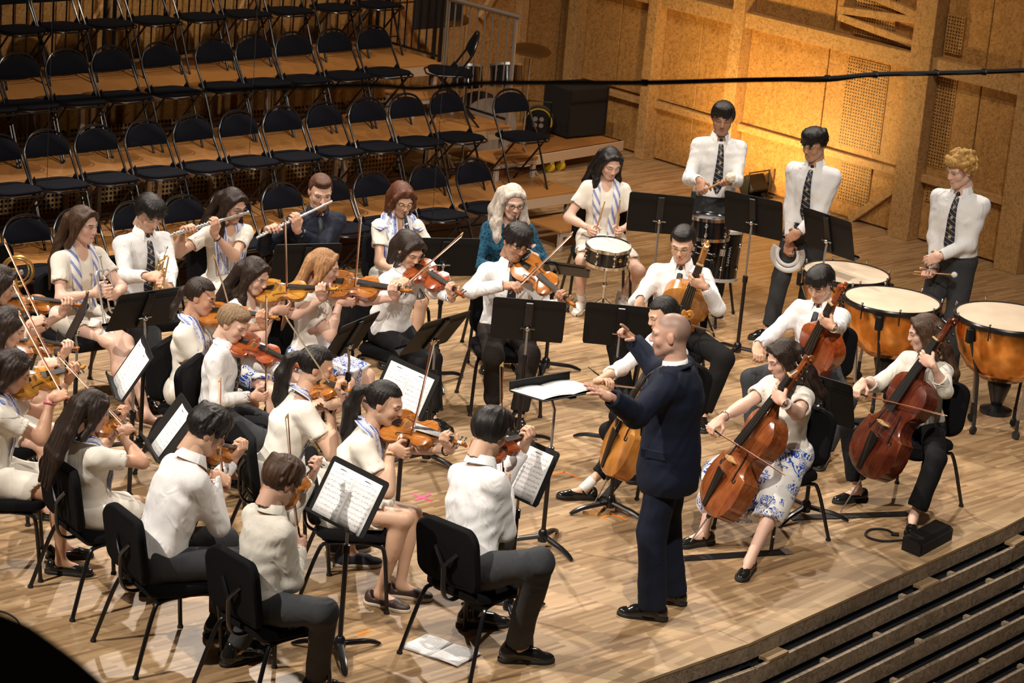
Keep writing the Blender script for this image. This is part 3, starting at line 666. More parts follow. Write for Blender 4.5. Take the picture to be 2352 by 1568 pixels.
# ------------------------------------------------------------------ hair styles in head space
def make_hair(style):
    fine = .0062
    f = Field((-.17, -.24, -.56 if style in ('long', 'longfront', 'wavy', 'ponytail', 'lowpony') else -.22), (.17, .16, .20), fine)
    def cap(th, front=.055, low=-.055, side=.0):
        f.ell((0, -.016, .032), (.076+th, .098+th, .088+th), k=0)
        c0 = np.array([0, front, 0])
        f.func(lambda P: np.maximum(-(P[..., 1]-(.004+.35*np.maximum(P[..., 2]-.0, 0)+side)), (P[..., 2]-front)) if True else 0, (-.17, -.02, -.22), (.17, .17, front+.02), .012, 'sub')      # open the face
        f.func(lambda P: P[..., 2]-(low+.30*np.maximum(P[..., 1]+.02, 0)), (-.17, -.24, -.22), (.17, .17, low+.1), .014, 'sub')                                       # nape line
    def strands(amp, n, seed):
        def g(V):
            return V
        return g
    if style == 'short': cap(.013, .066, -.045); f.ell((0, .045, .098), (.06, .05, .025), k=.03)
    elif style == 'buzz': cap(.005, .068, -.04)
    elif style == 'fade': cap(.008, .066, -.045); f.ell((0, .03, .105), (.058, .065, .022), k=.03)
    elif style == 'thick':
        cap(.022, .050, -.06); f.ell((0, .03, .10), (.075, .07, .04), k=.03); rg = np.random.default_rng(3)
        for i in range(16):
            a = rg.uniform(-1.5, 1.5); f.cone((.06*math.sin(a), .03+.05*math.cos(a), .10), (.085*math.sin(a), .062+.042*math.cos(a), .045+.02*rg.random()), .018, .006, .01)
    elif style == 'floppy':
        cap(.015, .050, -.05); f.ell((0, .012, .085), (.088, .092, .058), k=.03); rg = np.random.default_rng(5)
        for i in range(34):
            a = rg.uniform(-2.6, 2.6); b = rg.uniform(.035, .078); f.cone((.075*math.sin(a), -.01+.08*math.cos(a), b+.03), (.102*math.sin(a+.15), -.012+.108*math.cos(a+.15), b-.03), .020, .007, .008)
    elif style == 'curly':
        cap(.020, .055, -.03); rg = np.random.default_rng(11)
        for i in range(150):
            d = nrm(rg.normal(size=3))
            if d[2] < -.25 or (d[1] > .55 and d[2] < .35): continue
            p = np.array([0, -.012, .035])+d*np.array([.100, .118, .108])*(.9+.16*rg.random()); f.ell(p, np.full(3, .015+.009*rg.random()), k=.006)
        f.ell((0, .07, .085), (.06, .03, .028), k=.02)
    elif style in ('bob', 'bobdark'):
        cap(.0125, .064, -.10, -.006)
        for s in (-1, 1): f.path([(s*.03, .055, .10), (s*.076, .046, .045), (s*.088, .022, -.05), (s*.086, .005, -.135)], [.016, .018, .024, .012], .025)
        f.path([(0, -.10, .03), (0, -.115, -.06), (0, -.095, -.15)], [.06, .058, .035], .05); f.path([(.05, -.085, -.02), (.065, -.075, -.15)], [.05, .03], .04); f.path([(-.05, -.085, -.02), (-.065, -.075, -.15)], [.05, .03], .04)
    elif style in ('long', 'longfront', 'wavy'):
        th = .011 if style == 'wavy' else .0085; cap(th, .072, -.12, -.008)
        for s in (-1, 1): f.ell((s*.081, -.012, -.010), (.020, .044, .062), k=.02); f.ell((s*.070, .016, .040), (.017, .042, .048), k=.02)
        for s in (-1, 1):
            f.path([(s*.018, .062, .100), (s*.060, .052, .066), (s*.080, .018, .0), (s*.086, -.012, -.08), (s*.085, -.045, -.15)], [.011, .013, .015, .022, .028], .02)
            if style in ('longfront', 'wavy'):
                f.path([(s*.084, .0, -.05), (s*.094, .030, -.15), (s*.098, .075, -.26), (s*.085, .10, -.40)], [.020, .026, .028, .010], .03)
                if style == 'wavy': f.path([(s*.092, -.02, -.05), (s*.120, .015, -.18), (s*.115, .055, -.34)], [.024, .032, .012], .03)
        if style != 'wavy':
            ln = -.50 if style == 'long' else -.36
            for x0 in (-.06, -.02, .02, .06): f.path([(x0*.8, -.095, .02), (x0*1.25, -.125, -.14), (x0*1.45, -.150, -.30), (x0*1.3, -.155, ln)], [.040, .036, .030, .010], .022)
        else:
            for x0 in (-.07, 0, .07): f.path([(x0*.8, -.095, .02), (x0*1.2, -.12, -.13), (x0*1.4, -.13, -.32)], [.05, .05, .02], .03)
    elif style in ('ponytail', 'bun', 'lowpony'):
        cap(.008, .070, -.055, -.004)
        if style == 'bun': f.ell((0, -.125, -.01), (.035, .03, .035), k=.015); f.path([(0, -.13, -.02), (.01, -.15, -.14), (.015, -.13, -.30)], [.022, .025, .010], .02)
        elif style == 'ponytail': f.ell((0, -.122, .035), (.022, .022, .022), k=.012); f.path([(0, -.125, .04), (0, -.165, .0), (.0, -.175, -.10), (.005, -.15, -.24), (.0, -.12, -.36)], [.022, .034, .046, .044, .012], .02)
        else: f.path([(0, -.11, -.02), (.0, -.135, -.09), (.0, -.14, -.28), (0, -.12, -.40)], [.03, .034, .036, .010], .02)
    if style != 'curly':                                               # strand grooves running down the hair
        m = np.abs(f.D) < .03; ix = np.nonzero(m); P = np.stack([f.ax[i][ix[i]] for i in range(3)], -1); a = np.arctan2(P[:, 0], -P[:, 1]+.02)
        k_ = 26 if style not in ('thick', 'floppy') else 17; f.D[m] += (.0016*np.sin(a*k_+P[:, 2]*9+1.2*np.sin(P[:, 2]*23))+.0010*np.sin(a*k_*2.3+P[:, 2]*14)).astype(np.float32)*(1 if style not in ('buzz',) else .3)
    return f.mesh(1)
HAIRS = {k: make_hair(k) for k in ('short', 'buzz', 'fade', 'thick', 'floppy', 'curly', 'bob', 'long', 'longfront', 'wavy', 'ponytail', 'bun', 'lowpony')}
# ------------------------------------------------------------------ string instruments (origin at the end button, +y to the scroll, +z out of the belly)
def varnish(name, c0, c1, c2, rough=.22):
    m = mat(name, c1, rough, Coat_Weight=.55, Coat_Roughness=.12); t = NT(m); mp = t.coord('Object', scale=(26, 3, 26)); n = t.n('TexNoise', Scale=2.4, Detail=5.0, Distortion=.6); t.l(mp, 'Vector', n, 'Vector')
    b = t.coord('Object'); n2 = t.n('TexNoise', Scale=9.0, Detail=2.0); t.l(b, 'Vector', n2, 'Vector'); x = t.math('ADD', t.math('MULTIPLY', n, .5), t.math('MULTIPLY', n2, .5), 0, 0)
    r = t.ramp(x, 'Value', [(.34, c0), (.5, c1), (.66, c2)]); t.l(r, 'Color', t.b, 'Base Color'); return m
VAR = {'amber': varnish('amber_varnish', (.22, .062, .010), (.40, .135, .020), (.52, .20, .035)), 'gold': varnish('golden_varnish', (.36, .14, .018), (.52, .23, .032), (.62, .31, .05)),
       'red': varnish('red_varnish', (.17, .028, .008), (.30, .060, .014), (.40, .10, .022)), 'brown': varnish('brown_varnish', (.13, .032, .010), (.23, .062, .017), (.32, .10, .028)),
       'dark': varnish('dark_varnish', (.055, .012, .007), (.11, .022, .010), (.17, .040, .015)), 'honey': varnish('honey_varnish', (.34, .125, .022), (.45, .18, .034), (.54, .24, .05))}
C_EBONY = mat('ebony', (.010, .009, .009), .32); C_STRING = mat('string_steel', (.45, .42, .36), .3, .9); C_MAPLE = mat('maple_bridge', (.55, .33, .13), .5)
C_HAIR = mat('bow_hair', (.78, .68, .48), .6); C_PERN = mat('pernambuco', (.23, .05, .015), .3)
OUT = [(0, .0), (.004, .035), (.02, .073), (.045, .092), (.08, .1025), (.115, .1015), (.14, .094), (.157, .090), (.1615, .0915), (.165, .080), (.176, .064), (.195, .0565), (.215, .056), (.232, .0615), (.246, .073), (.2495, .077), (.2535, .0755), (.27, .080), (.29, .083), (.312, .0805), (.332, .068), (.347, .045), (.354, .02), (.356, 0)]
def body_mesh(L, kw, rib, arch, m):
    sc = L/.356; ys = [p[0]*sc for p in OUT]; ws = [p[1]*kw for p in OUT]; V = []; nx = 9; F_ = []
    for y, w in zip(ys, ws):
        w = max(w, .0015); ring = []
        e = min(1.0, min(y, L-y)/(.10*L)); 
        for i in range(nx):
            u = -1+2*i/(nx-1); ring.append((w*u, y, rib/2+arch*(1-abs(u)**2.2)**1.1*e**.6+(.0 if abs(u) < 1 else 0)))
        for i in range(nx):
            u = 1-2*i/(nx-1); ring.append((w*u*(.985), y, -rib/2-arch*.8*(1-abs(u)**2.2)**1.1*e**.6))
        V += ring
    n = 2*nx
    for a in range(len(ys)-1):
        for j in range(n): F_.append((a*n+j, a*n+(j+1) % n, (a+1)*n+(j+1) % n, (a+1)*n+j)[::-1])
    me = np_mesh('body', V, F_, m, True); me.set_sharp_from_angle(angle=math.radians(50)); return me
def arch_z(x, y, L, kw, rib, arch):
    w = np.interp(y, [p[0]*L/.356 for p in OUT], [p[1]*kw for p in OUT]); e = min(1.0, min(y, L-y)/(.10*L)); u = min(.99, abs(x)/w); return rib/2+arch*(1-u**2.2)**1.1*e**.6
INSTR = {}
def make_fiddle(kind, col):
    """kind: violin, viola or cello"""
    k = {'violin': 1.0, 'viola': 1.13, 'cello': 2.12}[kind]; cel = kind == 'cello'; L = .356*k; kw = k*(1.0 if not cel else 1.02); rib = .031*k*(1.75 if cel else 1); arch = .0125*k; mv = VAR[col]
    r = empty(kind); link('body', body_mesh(L, kw, rib, arch, mv), r); az = lambda x, y: arch_z(x, y, L, kw, rib, arch)
    top = rib/2+arch; bz = top+.030*k                        # string height at the bridge
    yb = .158*k*1.12; yn = L+.130*k*(1.02 if not cel else 1.0); zn = top+.010*k
    # neck, peg box and scroll
    q = MB(); q.tube([(0, L-.01*k, rib*.25), (0, L+.03*k, top-.012*k), (0, yn, zn-.014*k)], [.020*k, .0125*k, .0115*k], 8, flat=1.0)
    q.box((0, yn+.032*k, zn-.020*k), (.021*k, .07*k, .020*k), Matrix.Rotation(0, 4, 'X'), .004*k)
    sp = [(0, yn+.072*k+.0165*k*math.cos(a)*(1-a/11), zn-.026*k+.0165*k*math.sin(a)*(1-a/11)) for a in np.linspace(1.2, 9.2, 22)]
    q.tube(sp, [.0085*k*(1-i/40) for i in range(22)], 8, flat=1.25); q.sphere((0, yn+.072*k, zn-.026*k), (.0135*k, .006*k, .006*k), 8, 6); q.build('neck_and_scroll', mv, r, True)
    q = MB(); y0 = yb+.045*k*(1.1); q.add([(-.020*k, y0, bz-.004*k), (.020*k, y0, bz-.004*k), (.0122*k, yn, zn), (-.0122*k, yn, zn), (-.017*k, y0, bz-.012*k), (.017*k, y0, bz-.012*k), (.0122*k, yn, zn-.008*k), (-.0122*k, yn, zn-.008*k)], [(0, 1, 2, 3), (7, 6, 5, 4), (0, 4, 5, 1), (1, 5, 6, 2), (2, 6, 7, 3), (3, 7, 4, 0)]); q.build('fingerboard', C_EBONY, r)
    q = MB(); q.box((0, yn+.003*k, zn+.001*k), (.025*k, .005*k, .008*k), None, .001); q.build('nut', C_MAPLE if cel else C_EBONY, r)
    q = MB(); q.add([(-.022*k, yb, az(.022*k, yb)-.001), (.022*k, yb, az(.022*k, yb)-.001), (.019*k, yb, bz-.006*k), (.0*k, yb, bz+.001*k), (-.019*k, yb, bz-.006*k)]+[(-.022*k, yb+.004*k, az(.022*k, yb)-.001), (.022*k, yb+.004*k, az(.022*k, yb)-.001), (.019*k, yb+.0025*k, bz-.006*k), (0, yb+.0025*k, bz+.001*k), (-.019*k, yb+.0025*k, bz-.006*k)], [(4, 3, 2, 1, 0), (5, 6, 7, 8, 9), (0, 1, 6, 5), (1, 2, 7, 6), (2, 3, 8, 7), (3, 4, 9, 8), (4, 0, 5, 9)]); q.build('bridge', C_MAPLE, r)
    q = MB(); y1 = yb-.040*k; q.add([(-.009*k, .012*k, top*.9+.004*k), (.009*k, .012*k, top*.9+.004*k), (.021*k, y1, bz-.010*k), (0, y1+.004*k, bz-.004*k), (-.021*k, y1, bz-.010*k), (-.008*k, .012*k, top*.9-.001), (.008*k, .012*k, top*.9-.001), (.019*k, y1, bz-.016*k), (-.019*k, y1, bz-.016*k)], [(0, 1, 2, 3, 4), (5, 8, 7, 6), (0, 5, 6, 1), (1, 6, 7, 2), (2, 7, 8, 4, 3), (4, 8, 5, 0)]); q.build('tailpiece', C_EBONY, r)
    for i, x in enumerate((-.0165, -.0055, .0055, .0165)):
        zb = bz+(.0 if abs(x) < .01 else -.0045*k); MB().tube([(x*k*.8, y1, bz-.008*k), (x*k, yb, zb), (x*k*.5, yn+.004*k, zn+.004*k), (x*k*.3, yn+.03*k, zn-.012*k)], .0007*k**.5, 4, False).build('string', C_STRING, r)
        s = -1 if i % 2 else 1; yy = yn+(.018+.013*i)*k; MB().tube([(-s*.013*k, yy, zn-.018*k), (s*.028*k, yy, zn-.019*k)], .0032*k, 6).sphere((s*.034*k, yy, zn-.019*k), (.0085*k, .0065*k, .0035*k), 8, 5).build('peg', C_EBONY, r, True)
    for s in (-1, 1):
        pts = [(s*(.030+.0), yb/k+.050), (s*.0365, yb/k+.048), (s*.036, yb/k+.034), (s*.041, yb/k+.0), (s*.0475, yb/k-.030), (s*.050, yb/k-.043), (s*.060, yb/k-.040), (s*.058, yb/k-.030)]; cur = bezier([(x*k, y*k, 0) for x, y in pts], 4)
        cur = [(p[0], p[1], az(p[0], p[1])-.0003) for p in cur]; nn = len(cur); MB().tube(cur, [.0016*k+.0014*k*math.sin(PI*i/(nn-1)) for i in range(nn)], 6).build('f_hole', C_EBONY, r, True)
    if not cel:
        q = MB(); q.sphere((-.045*k, .045*k, top+.018*k), (.048*k, .030*k, .008*k), 14, 6); q.tube([(-.02*k, .006*k, -rib*.3), (-.02*k, .004*k, top+.012*k)], .004*k, 6); q.build('chin_rest', C_EBONY, r, True)
        q = MB(); q.tube(bezier([(-.095*k, .085*k, -rib*.9), (-.03*k, .07*k, -rib*1.35), (.06*k, .06*k, -rib*1.0)], 4), .011*k, 8, flat=.5); q.build('shoulder_rest', C_BLACK, r, True)
    else:
        q = MB(); q.lathe([(.014, .01), (.018, -.015), (.013, -.04), (.008, -.045)], 10, Matrix.Rotation(PI/2, 4, 'X') @ Matrix.Rotation(PI, 4, 'X')); q.build('end_button', C_EBONY, r, True)
    INSTR[kind, col] = r
    r['dims'] = [k, L, yb, yn, bz, zn, rib, top]; return r
FUSED = set()
def fiddle(kind, col, M, label, group):
    if (kind, col) not in INSTR: make_fiddle(kind, col)
    r = INSTR[kind, col]; o = r if (kind, col) not in FUSED else copy_tree(r); FUSED.add((kind, col)); o.matrix_world = M
    o.matrix_local = M; return tag(o, label, kind, group)
def fpoints(kind, col, M):
    if (kind, col) not in INSTR: make_fiddle(kind, col)
    k, L, yb, yn, bz, zn, rib, top = INSTR[kind, col]['dims']; g = lambda *p: np.array(M @ Vector(p))
    return dict(string=[g(0, y_, bz+.004+(zn-bz)*(y_-yb)/(yn-yb)) for y_ in np.linspace(yb+.006*k, yb+.105*k, 14)], contact=g(0, yb+.028*k, bz+.004), neck=g(0, yn-.035*k, zn-.006*k), neckhi=g(0, (yn+L)/2, zn-.004*k), scroll=g(0, yn+.08*k, zn-.02*k), low=g(0, 0, 0), bridge=g(0, yb, bz), up=nrm(M.to_3x3() @ Vector((0, 0, 1))), ax=nrm(M.to_3x3() @ Vector((0, 1, 0))), side=nrm(M.to_3x3() @ Vector((1, 0, 0))), mid=g(0, L/2, top), back=g(0, L*.35, -rib))
# ---- bow (origin at the frog end, +y to the tip, hair on -z)
def make_bow(col, cello):
    L = .72 if cello else .745; r = empty('bow'); cam_ = lambda y: -.0095*math.sin(PI*y/L)
    MB().tube([(0, y, .012+cam_(y)) for y in np.linspace(-.02, L, 14)], [.0046]*4+[.0042]*4+[.0036]*4+[.0030]*2, 6).build('stick', col, r, True)
    MB().box((0, L/2, -.0055), (.009, L-.03, .0012)).build('hair', C_HAIR, r)
    MB().box((0, .03, .0015), (.012, .05, .017), None, .002).build('frog', C_EBONY, r)
    MB().add([(-.003, L-.012, -.008), (.003, L-.012, -.008), (.003, L+.012, .014), (-.003, L+.012, .014), (-.003, L-.02, .014), (.003, L-.02, .014)], [(0, 1, 2, 3), (0, 4, 5, 1), (3, 2, 5, 4), (0, 3, 4), (1, 5, 2)]).build('tip', C_MAPLE, r)
    MB().tube([(0, -.035, .012), (0, -.018, .012)], .0045, 8).build('screw', C_STEEL, r, True); MB().tube([(0, .05, .012), (0, .12, .0105)], .0053, 8).build('grip', C_BLACK, r, True)
    return r
BOWS = {'r': (make_bow(C_PERN, False), []), 'c': (make_bow(C_PERN, True), [])}
def bow(F_, T, up, label, typ='r'):
    """frog point, tip direction, side away from the hair"""
    y = nrm(T-F_); z = nrm(up-y*(up@y)); x = np.cross(y, z); b, used = BOWS[typ]; o = b if not used else copy_tree(b); used.append(1); o.matrix_local = M3(x, y, z, F_); return tag(o, label, 'bow', 'string players\' bows')
# ------------------------------------------------------------------ people
SKIN = mat('skin', (.55, .35, .25), .48, Subsurface_Weight=.0); _t = NT(SKIN); _a = _t.n('Attribute', attribute_name='Col'); _t.l(_a, 'Color', _t.b, 'Base Color')
def hair_mat(name, c0, c1, rough=.36):
    m = mat(name, c0, rough+.12, Specular_IOR_Level=.32); t = NT(m); mp = t.coord('Object', scale=(95, 95, 7)); n = t.n('TexNoise', Scale=1.6, Detail=3.0); t.l(mp, 'Vector', n, 'Vector'); r = t.ramp(n, 'Fac', [(.35, c0), (.68, c1)]); t.l(r, 'Color', t.b, 'Base Color'); t.bump(n, 'Fac', .55, .006); return m
HM = {'black': hair_mat('black_hair', (.006, .005, .005), (.020, .016, .014), .32), 'dark': hair_mat('dark_brown_hair', (.012, .007, .005), (.035, .020, .013), .34), 'brown': hair_mat('brown_hair', (.035, .017, .009), (.085, .043, .022), .38),
      'auburn': hair_mat('auburn_hair', (.045, .014, .007), (.14, .045, .018), .38), 'straw': hair_mat('strawberry_blond_hair', (.22, .105, .042), (.44, .235, .105), .42), 'sandy': hair_mat('sandy_hair', (.14, .085, .045), (.30, .20, .11), .5),
      'blond': hair_mat('golden_curls', (.30, .15, .035), (.62, .37, .11), .5), 'grey': hair_mat('silver_hair', (.36, .31, .26), (.68, .62, .55), .45), 'redbr': hair_mat('reddish_brown_hair', (.05, .022, .012), (.13, .055, .03), .5)}
def cloth(name, col, wr=.35, sc=14, rough=.85, fine=300):
    m = mat(name, col, rough, Specular_IOR_Level=.25); t = NT(m); mp = t.coord('Object', scale=(1, 1, .55)); n = t.n('TexNoise', Scale=sc*1.05, Detail=3.0, Distortion=1.8, noise_type='RIDGED_MULTIFRACTAL'); t.l(mp, 'Vector', n, 'Vector'); n2 = t.n('TexNoise', Scale=fine, Detail=1.0); t.l(mp, 'Vector', n2, 'Vector')
    s = t.math('ADD', t.math('MULTIPLY', n, .5), t.math('MULTIPLY', n2, .05)); t.bump(s, 'Value', wr*1.3, .04); return m
CL = {'white': cloth('white_cotton_shirt', (.80, .80, .80), .42, 11), 'cream': cloth('cream_linen', (.80, .76, .68), .22, 9), 'offwhite': cloth('off_white_shirt', (.72, .69, .61), .4, 11), 'navy': cloth('navy_shirt', (.007, .010, .022), .4, 12, .75), 'grey': cloth('charcoal_trousers', (.042, .045, .050), .25, 9), 'black': cloth('black_trousers', (.006, .006, .007), .25, 9),
      'brown': cloth('dark_brown_trousers', (.020, .015, .013), .25, 9), 'navyskirt': cloth('navy_skirt', (.006, .009, .022), .3, 8), 'suit': cloth('navy_suit_wool', (.0065, .0105, .025), .22, 7, .8), 'sock': cloth('white_sock', (.75, .74, .72), .1, 20), 'socb': cloth('black_sock', (.012, .012, .012), .1, 20)}
def teal():
    m = cloth('teal_crochet', (.01, .05, .09), .5, 30); t = NT(m); mp = t.coord('Object'); v = t.n('TexVoronoi', Scale=42.0); t.l(mp, 'Vector', v, 'Vector'); r = t.ramp(v, 'Distance', [(.2, (.004, .022, .045)), (.55, (.012, .075, .13))]); t.l(r, 'Color', t.b, 'Base Color'); return m
CL['teal'] = teal()
def azulejo(name, uvk='UV', scale=1.0, border=True, base=(.80, .79, .76)):
    """blue scroll print on white with banded border; u across the cloth (0..1), v along in metres"""
    m = mat(name, base, .7); t = NT(m); mp = t.coord(uvk, scale=(scale, scale, scale)); w = t.n('TexNoise', Scale=7.0, Detail=1.0); t.l(mp, 'Vector', w, 'Vector'); ad = t.mix(.14, mp, w, ao='Vector', bo='Color')
    v = t.n('TexNoise', Scale=8.5, Detail=1.5, Distortion=2.6); t.l(ad, 'Color', v, 'Vector'); s1 = t.math('SINE', t.math('MULTIPLY', v, 52.0, 'Fac')); g1 = t.math('GREATER_THAN', s1, .05)
    n = t.n('TexNoise', Scale=5.2, Detail=2.0, Distortion=1.8); t.l(mp, 'Vector', n, 'Vector'); g2 = t.math('GREATER_THAN', n, .47); f = t.math('MULTIPLY', g1, g2)
    if border:
        sp = t.n('SeparateXYZ'); tc = t.n('TexCoord'); t.l(tc, 'UV', sp, 'Vector'); a = t.math('ABSOLUTE', t.math('SUBTRACT', sp, .5, 'X')); b = t.math('MULTIPLY', t.math('GREATER_THAN', a, .27), t.math('LESS_THAN', a, .43)); nz = t.math('GREATER_THAN', s1, -.75); b = t.math('MULTIPLY', b, nz)
        wd = t.math('SINE', t.math('MULTIPLY', t.math('ADD', sp, t.math('MULTIPLY', sp, .16, 'X'), 'Y'), 34.0)); inner = t.math('MULTIPLY', f, t.math('LESS_THAN', a, .25)); f = t.math('MAXIMUM', b, inner)
    x = t.mix(f, base, (.012, .075, .46), fo=0); t.l(x, 'Color', t.b, 'Base Color'); return m
C_SCARF = azulejo('scarf_print'); C_PRINT = azulejo('skirt_print', 'Object', 1.0, False); C_BAND = None
def band():
    m = mat('scarf_band_print', (.8, .79, .76), .7); t = NT(m); tc = t.n('TexCoord'); sp = t.n('SeparateXYZ'); t.l(tc, 'UV', sp, 'Vector'); d = t.math('ADD', t.math('MULTIPLY', sp, 9.0, 'Y'), t.math('MULTIPLY', sp, 1.15, 'X')); fr = t.math('FRACT', d); on = t.math('LESS_THAN', fr, .40)
    v = t.n('TexVoronoi', Scale=46.0); t.l(tc, 'UV', v, 'Vector'); pr = t.math('GREATER_THAN', t.math('SINE', t.math('MULTIPLY', v, 22.0, 'Distance')), -.55); f = t.math('MULTIPLY', on, pr); x = t.mix(f, (.80, .79, .77), (.012, .085, .48), fo=0); t.l(x, 'Color', t.b, 'Base Color'); return m
C_BAND = band()
def tie_mat():
    m = mat('striped_school_tie', (.010, .014, .035), .5); t = NT(m); tc = t.n('TexCoord'); sp = t.n('SeparateXYZ'); t.l(tc, 'UV', sp, 'Vector'); d = t.math('ADD', t.math('MULTIPLY', sp, 26.0, 'Y'), t.math('MULTIPLY', sp, 1.0, 'X')); fr = t.math('FRACT', d); on = t.math('LESS_THAN', fr, .10)
    cx = t.math('SUBTRACT', sp, .5, 'X'); f2 = t.math('SUBTRACT', t.math('FRACT', t.math('MULTIPLY', sp, 13.0, 'Y')), .5); rr = t.math('ADD', t.math('POWER', t.math('MULTIPLY', cx, .8), 2.0), t.math('POWER', t.math('MULTIPLY', f2, .9), 2.0)); dot = t.math('LESS_THAN', rr, .018)
    x = t.mix(on, (.010, .014, .035), (.42, .36, .20), fo=0); y = t.mix(dot, x, (.42, .34, .22), fo=0); t.l(y, 'Color', t.b, 'Base Color'); return m
C_TIE = tie_mat(); C_TIEB = mat('dark_tie', (.008, .009, .014), .5)
C_SHOE = mat('black_leather', (.010, .010, .010), .18, Coat_Weight=.4); C_SUEDE = mat('brown_leather', (.17, .062, .022), .55); C_DKBR = mat('dark_brown_leather', (.045, .022, .018), .5); C_SNEAK = mat('white_canvas', (.68, .66, .62), .7); C_NAVYC = mat('navy_canvas', (.02, .025, .045), .8); C_SOLE = mat('rubber_sole', (.012, .012, .012), .7); C_SOLEW = mat('pale_sole', (.55, .48, .38), .7)
C_GLASS = mat('spectacle_frame', (.02, .015, .012), .3); C_GOLDF = mat('gold_wire_frame', (.55, .42, .22), .25, 1.0); C_GOLD = mat('gold_trinket', (.7, .48, .18), .25, 1.0)
def make_shoe(kind):
    f = Field((-.075, -.12, -.01), (.075, .24, .16), .0055)
    f.cone((0, -.045, .035), (0, .09, .030), .034, .034, .0); f.ell((.0, .13, .026), (.040, .062, .026), k=.03); f.ell((0, -.05, .045), (.033, .035, .045), k=.02)
    if kind in ('oxford', 'sneaker'): f.cone((0, -.03, .05), (0, -.025, .105), .040, .036, .03); f.cone((0, .03, .05), (0, .09, .04), .034, .028, .03)
    f.func(lambda P: .004-P[..., 2], (-.1, -.15, -.05), (.1, .3, .01), 0, 'sub') if False else None
    if kind in ('loafer', 'mary'): f.cone((0, -.02, .06), (0, -.03, .16), .030, .034, .01, 'sub'); f.ell((0, .045 if kind == 'mary' else .03, .072), (.026, .045, .028), k=.01, op='sub')
    f.func(lambda P: P[..., 2]-.006, (-.1, -.15, -.05), (.1, .3, .03), 0, 'sub')
    V, F_ = f.mesh(1); g = Field((-.075, -.12, -.01), (.075, .24, .06), .006); hgt = .022 if kind != 'mary' else .03
    g.cone((0, -.055, .012), (0, .13, .012), .038, .041, .0); g.ell((0, .13, .012), (.043, .066, .05), k=.02); g.func(lambda P: P[..., 2]-.0, (-.1, -.15, -.05), (.1, .3, .03), 0, 'sub'); g.func(lambda P: hgt-P[..., 2], (-.1, -.15, 0), (.1, .3, .1), 0, 'sub'); U, G = g.mesh(0); U[:, 2] = np.clip(U[:, 2], 0, hgt)
    return (V, F_), (U, G)
SHOES = {k: make_shoe(k) for k in ('oxford', 'sneaker', 'loafer', 'mary')}; SHOEM = {}
def shoe_meshes(kind, m, ms):
    key = (kind, m.name)
    if key not in SHOEM:
        (V, F_), (U, G) = SHOES[kind]; extra = None
        if kind == 'mary': extra = MB().tube(bezier([(-.036, .015, .045), (-.03, .018, .072), (0, .02, .083), (.03, .018, .072), (.036, .015, .045)], 4), .009, 6, flat=.3).mesh('strap', m, True)
        SHOEM[key] = (np_mesh('upper', V, F_, m), np_mesh('sole', U, G, ms), extra)
    return SHOEM[key]
TORSO = {'m': ([-.14, 0, .12, .28, .45, .62, .80, .90, 1.0], [.12, .158, .160, .146, .152, .166, .158, .120, .062], [.09, .112, .112, .104, .108, .118, .104, .080, .056]),
         'f': ([-.14, 0, .12, .28, .45, .62, .80, .90, 1.0], [.12, .160, .158, .122, .128, .142, .136, .104, .054], [.09, .112, .110, .090, .096, .122, .094, .072, .050])}
def ik(a, b, l1, l2, pole):
    a, b = np.asarray(a, float), np.asarray(b, float); d = b-a; L = np.linalg.norm(d)
    if L > (l1+l2)*.995: q = L/((l1+l2)*.995); l1 *= q; l2 *= q
    u = d/L; x = (L*L+l1*l1-l2*l2)/(2*L); h = math.sqrt(max(0, l1*l1-x*x)); p = np.asarray(pole, float); p = nrm(p-u*(p@u)); return a+u*x+p*h
def strip(name, pts, nor, wid, m, parent, thick=.004, v0=0.0):
    """cloth strip along pts, facing nor; uv: u across 0..1, v along in metres"""
    V = []; n = len(pts); pts = [np.asarray(p) for p in pts]; dist = [v0]
    for i in range(1, n): dist.append(dist[-1]+np.linalg.norm(pts[i]-pts[i-1]))
    for i in range(n):
        t = nrm(pts[min(i+1, n-1)]-pts[max(i-1, 0)]); nn = np.asarray(nor[i] if isinstance(nor, list) else nor, float); nn = nrm(nn-t*(nn@t)); s = np.cross(t, nn); w = wid[i] if not np.isscalar(wid) else wid
        for (a, b) in ((-.5, 0), (-.17, 1), (.17, 1), (.5, 0), (.5, -1), (-.5, -1)): V.append(pts[i]+s*a*w+nn*(thick*.6*b if b >= 0 else -thick))
    F_ = [(i*6+j, i*6+(j+1) % 6, (i+1)*6+(j+1) % 6, (i+1)*6+j) for i in range(n-1) for j in range(6)]+[tuple(range(6))[::-1], tuple((n-1)*6+j for j in range(6))]
    me = np_mesh(name, V, F_, m, True); uv = me.uv_layers.new(name='UVMap'); us = [0, .33, .67, 1, 1, 0]
    uv.data.foreach_set('uv', np.array([(us[l.vertex_index % 6], dist[l.vertex_index//6]) for l in me.loops], np.float32).ravel()); return link(name, me, parent)
def frame_from(ey, ez_hint):
    ey = nrm(ey); ez = np.asarray(ez_hint, float); ez = nrm(ez-ey*(ez@ey)); return np.cross(ey, ez), ey, ez
def grip_frame(C, a, ey, right=True, off=(.085, .030)):
    """hand round a rod through C along a (a points from little finger to index side); ey = way the knuckles point"""
    a = nrm(a); ey = nrm(np.asarray(ey, float)-a*(np.asarray(ey, float)@a)); ex = -a if right else a; ez = np.cross(ex, ey)
    return dict(w=np.asarray(C)-ey*off[0]+ez*off[1], f=(ex, ey, ez))
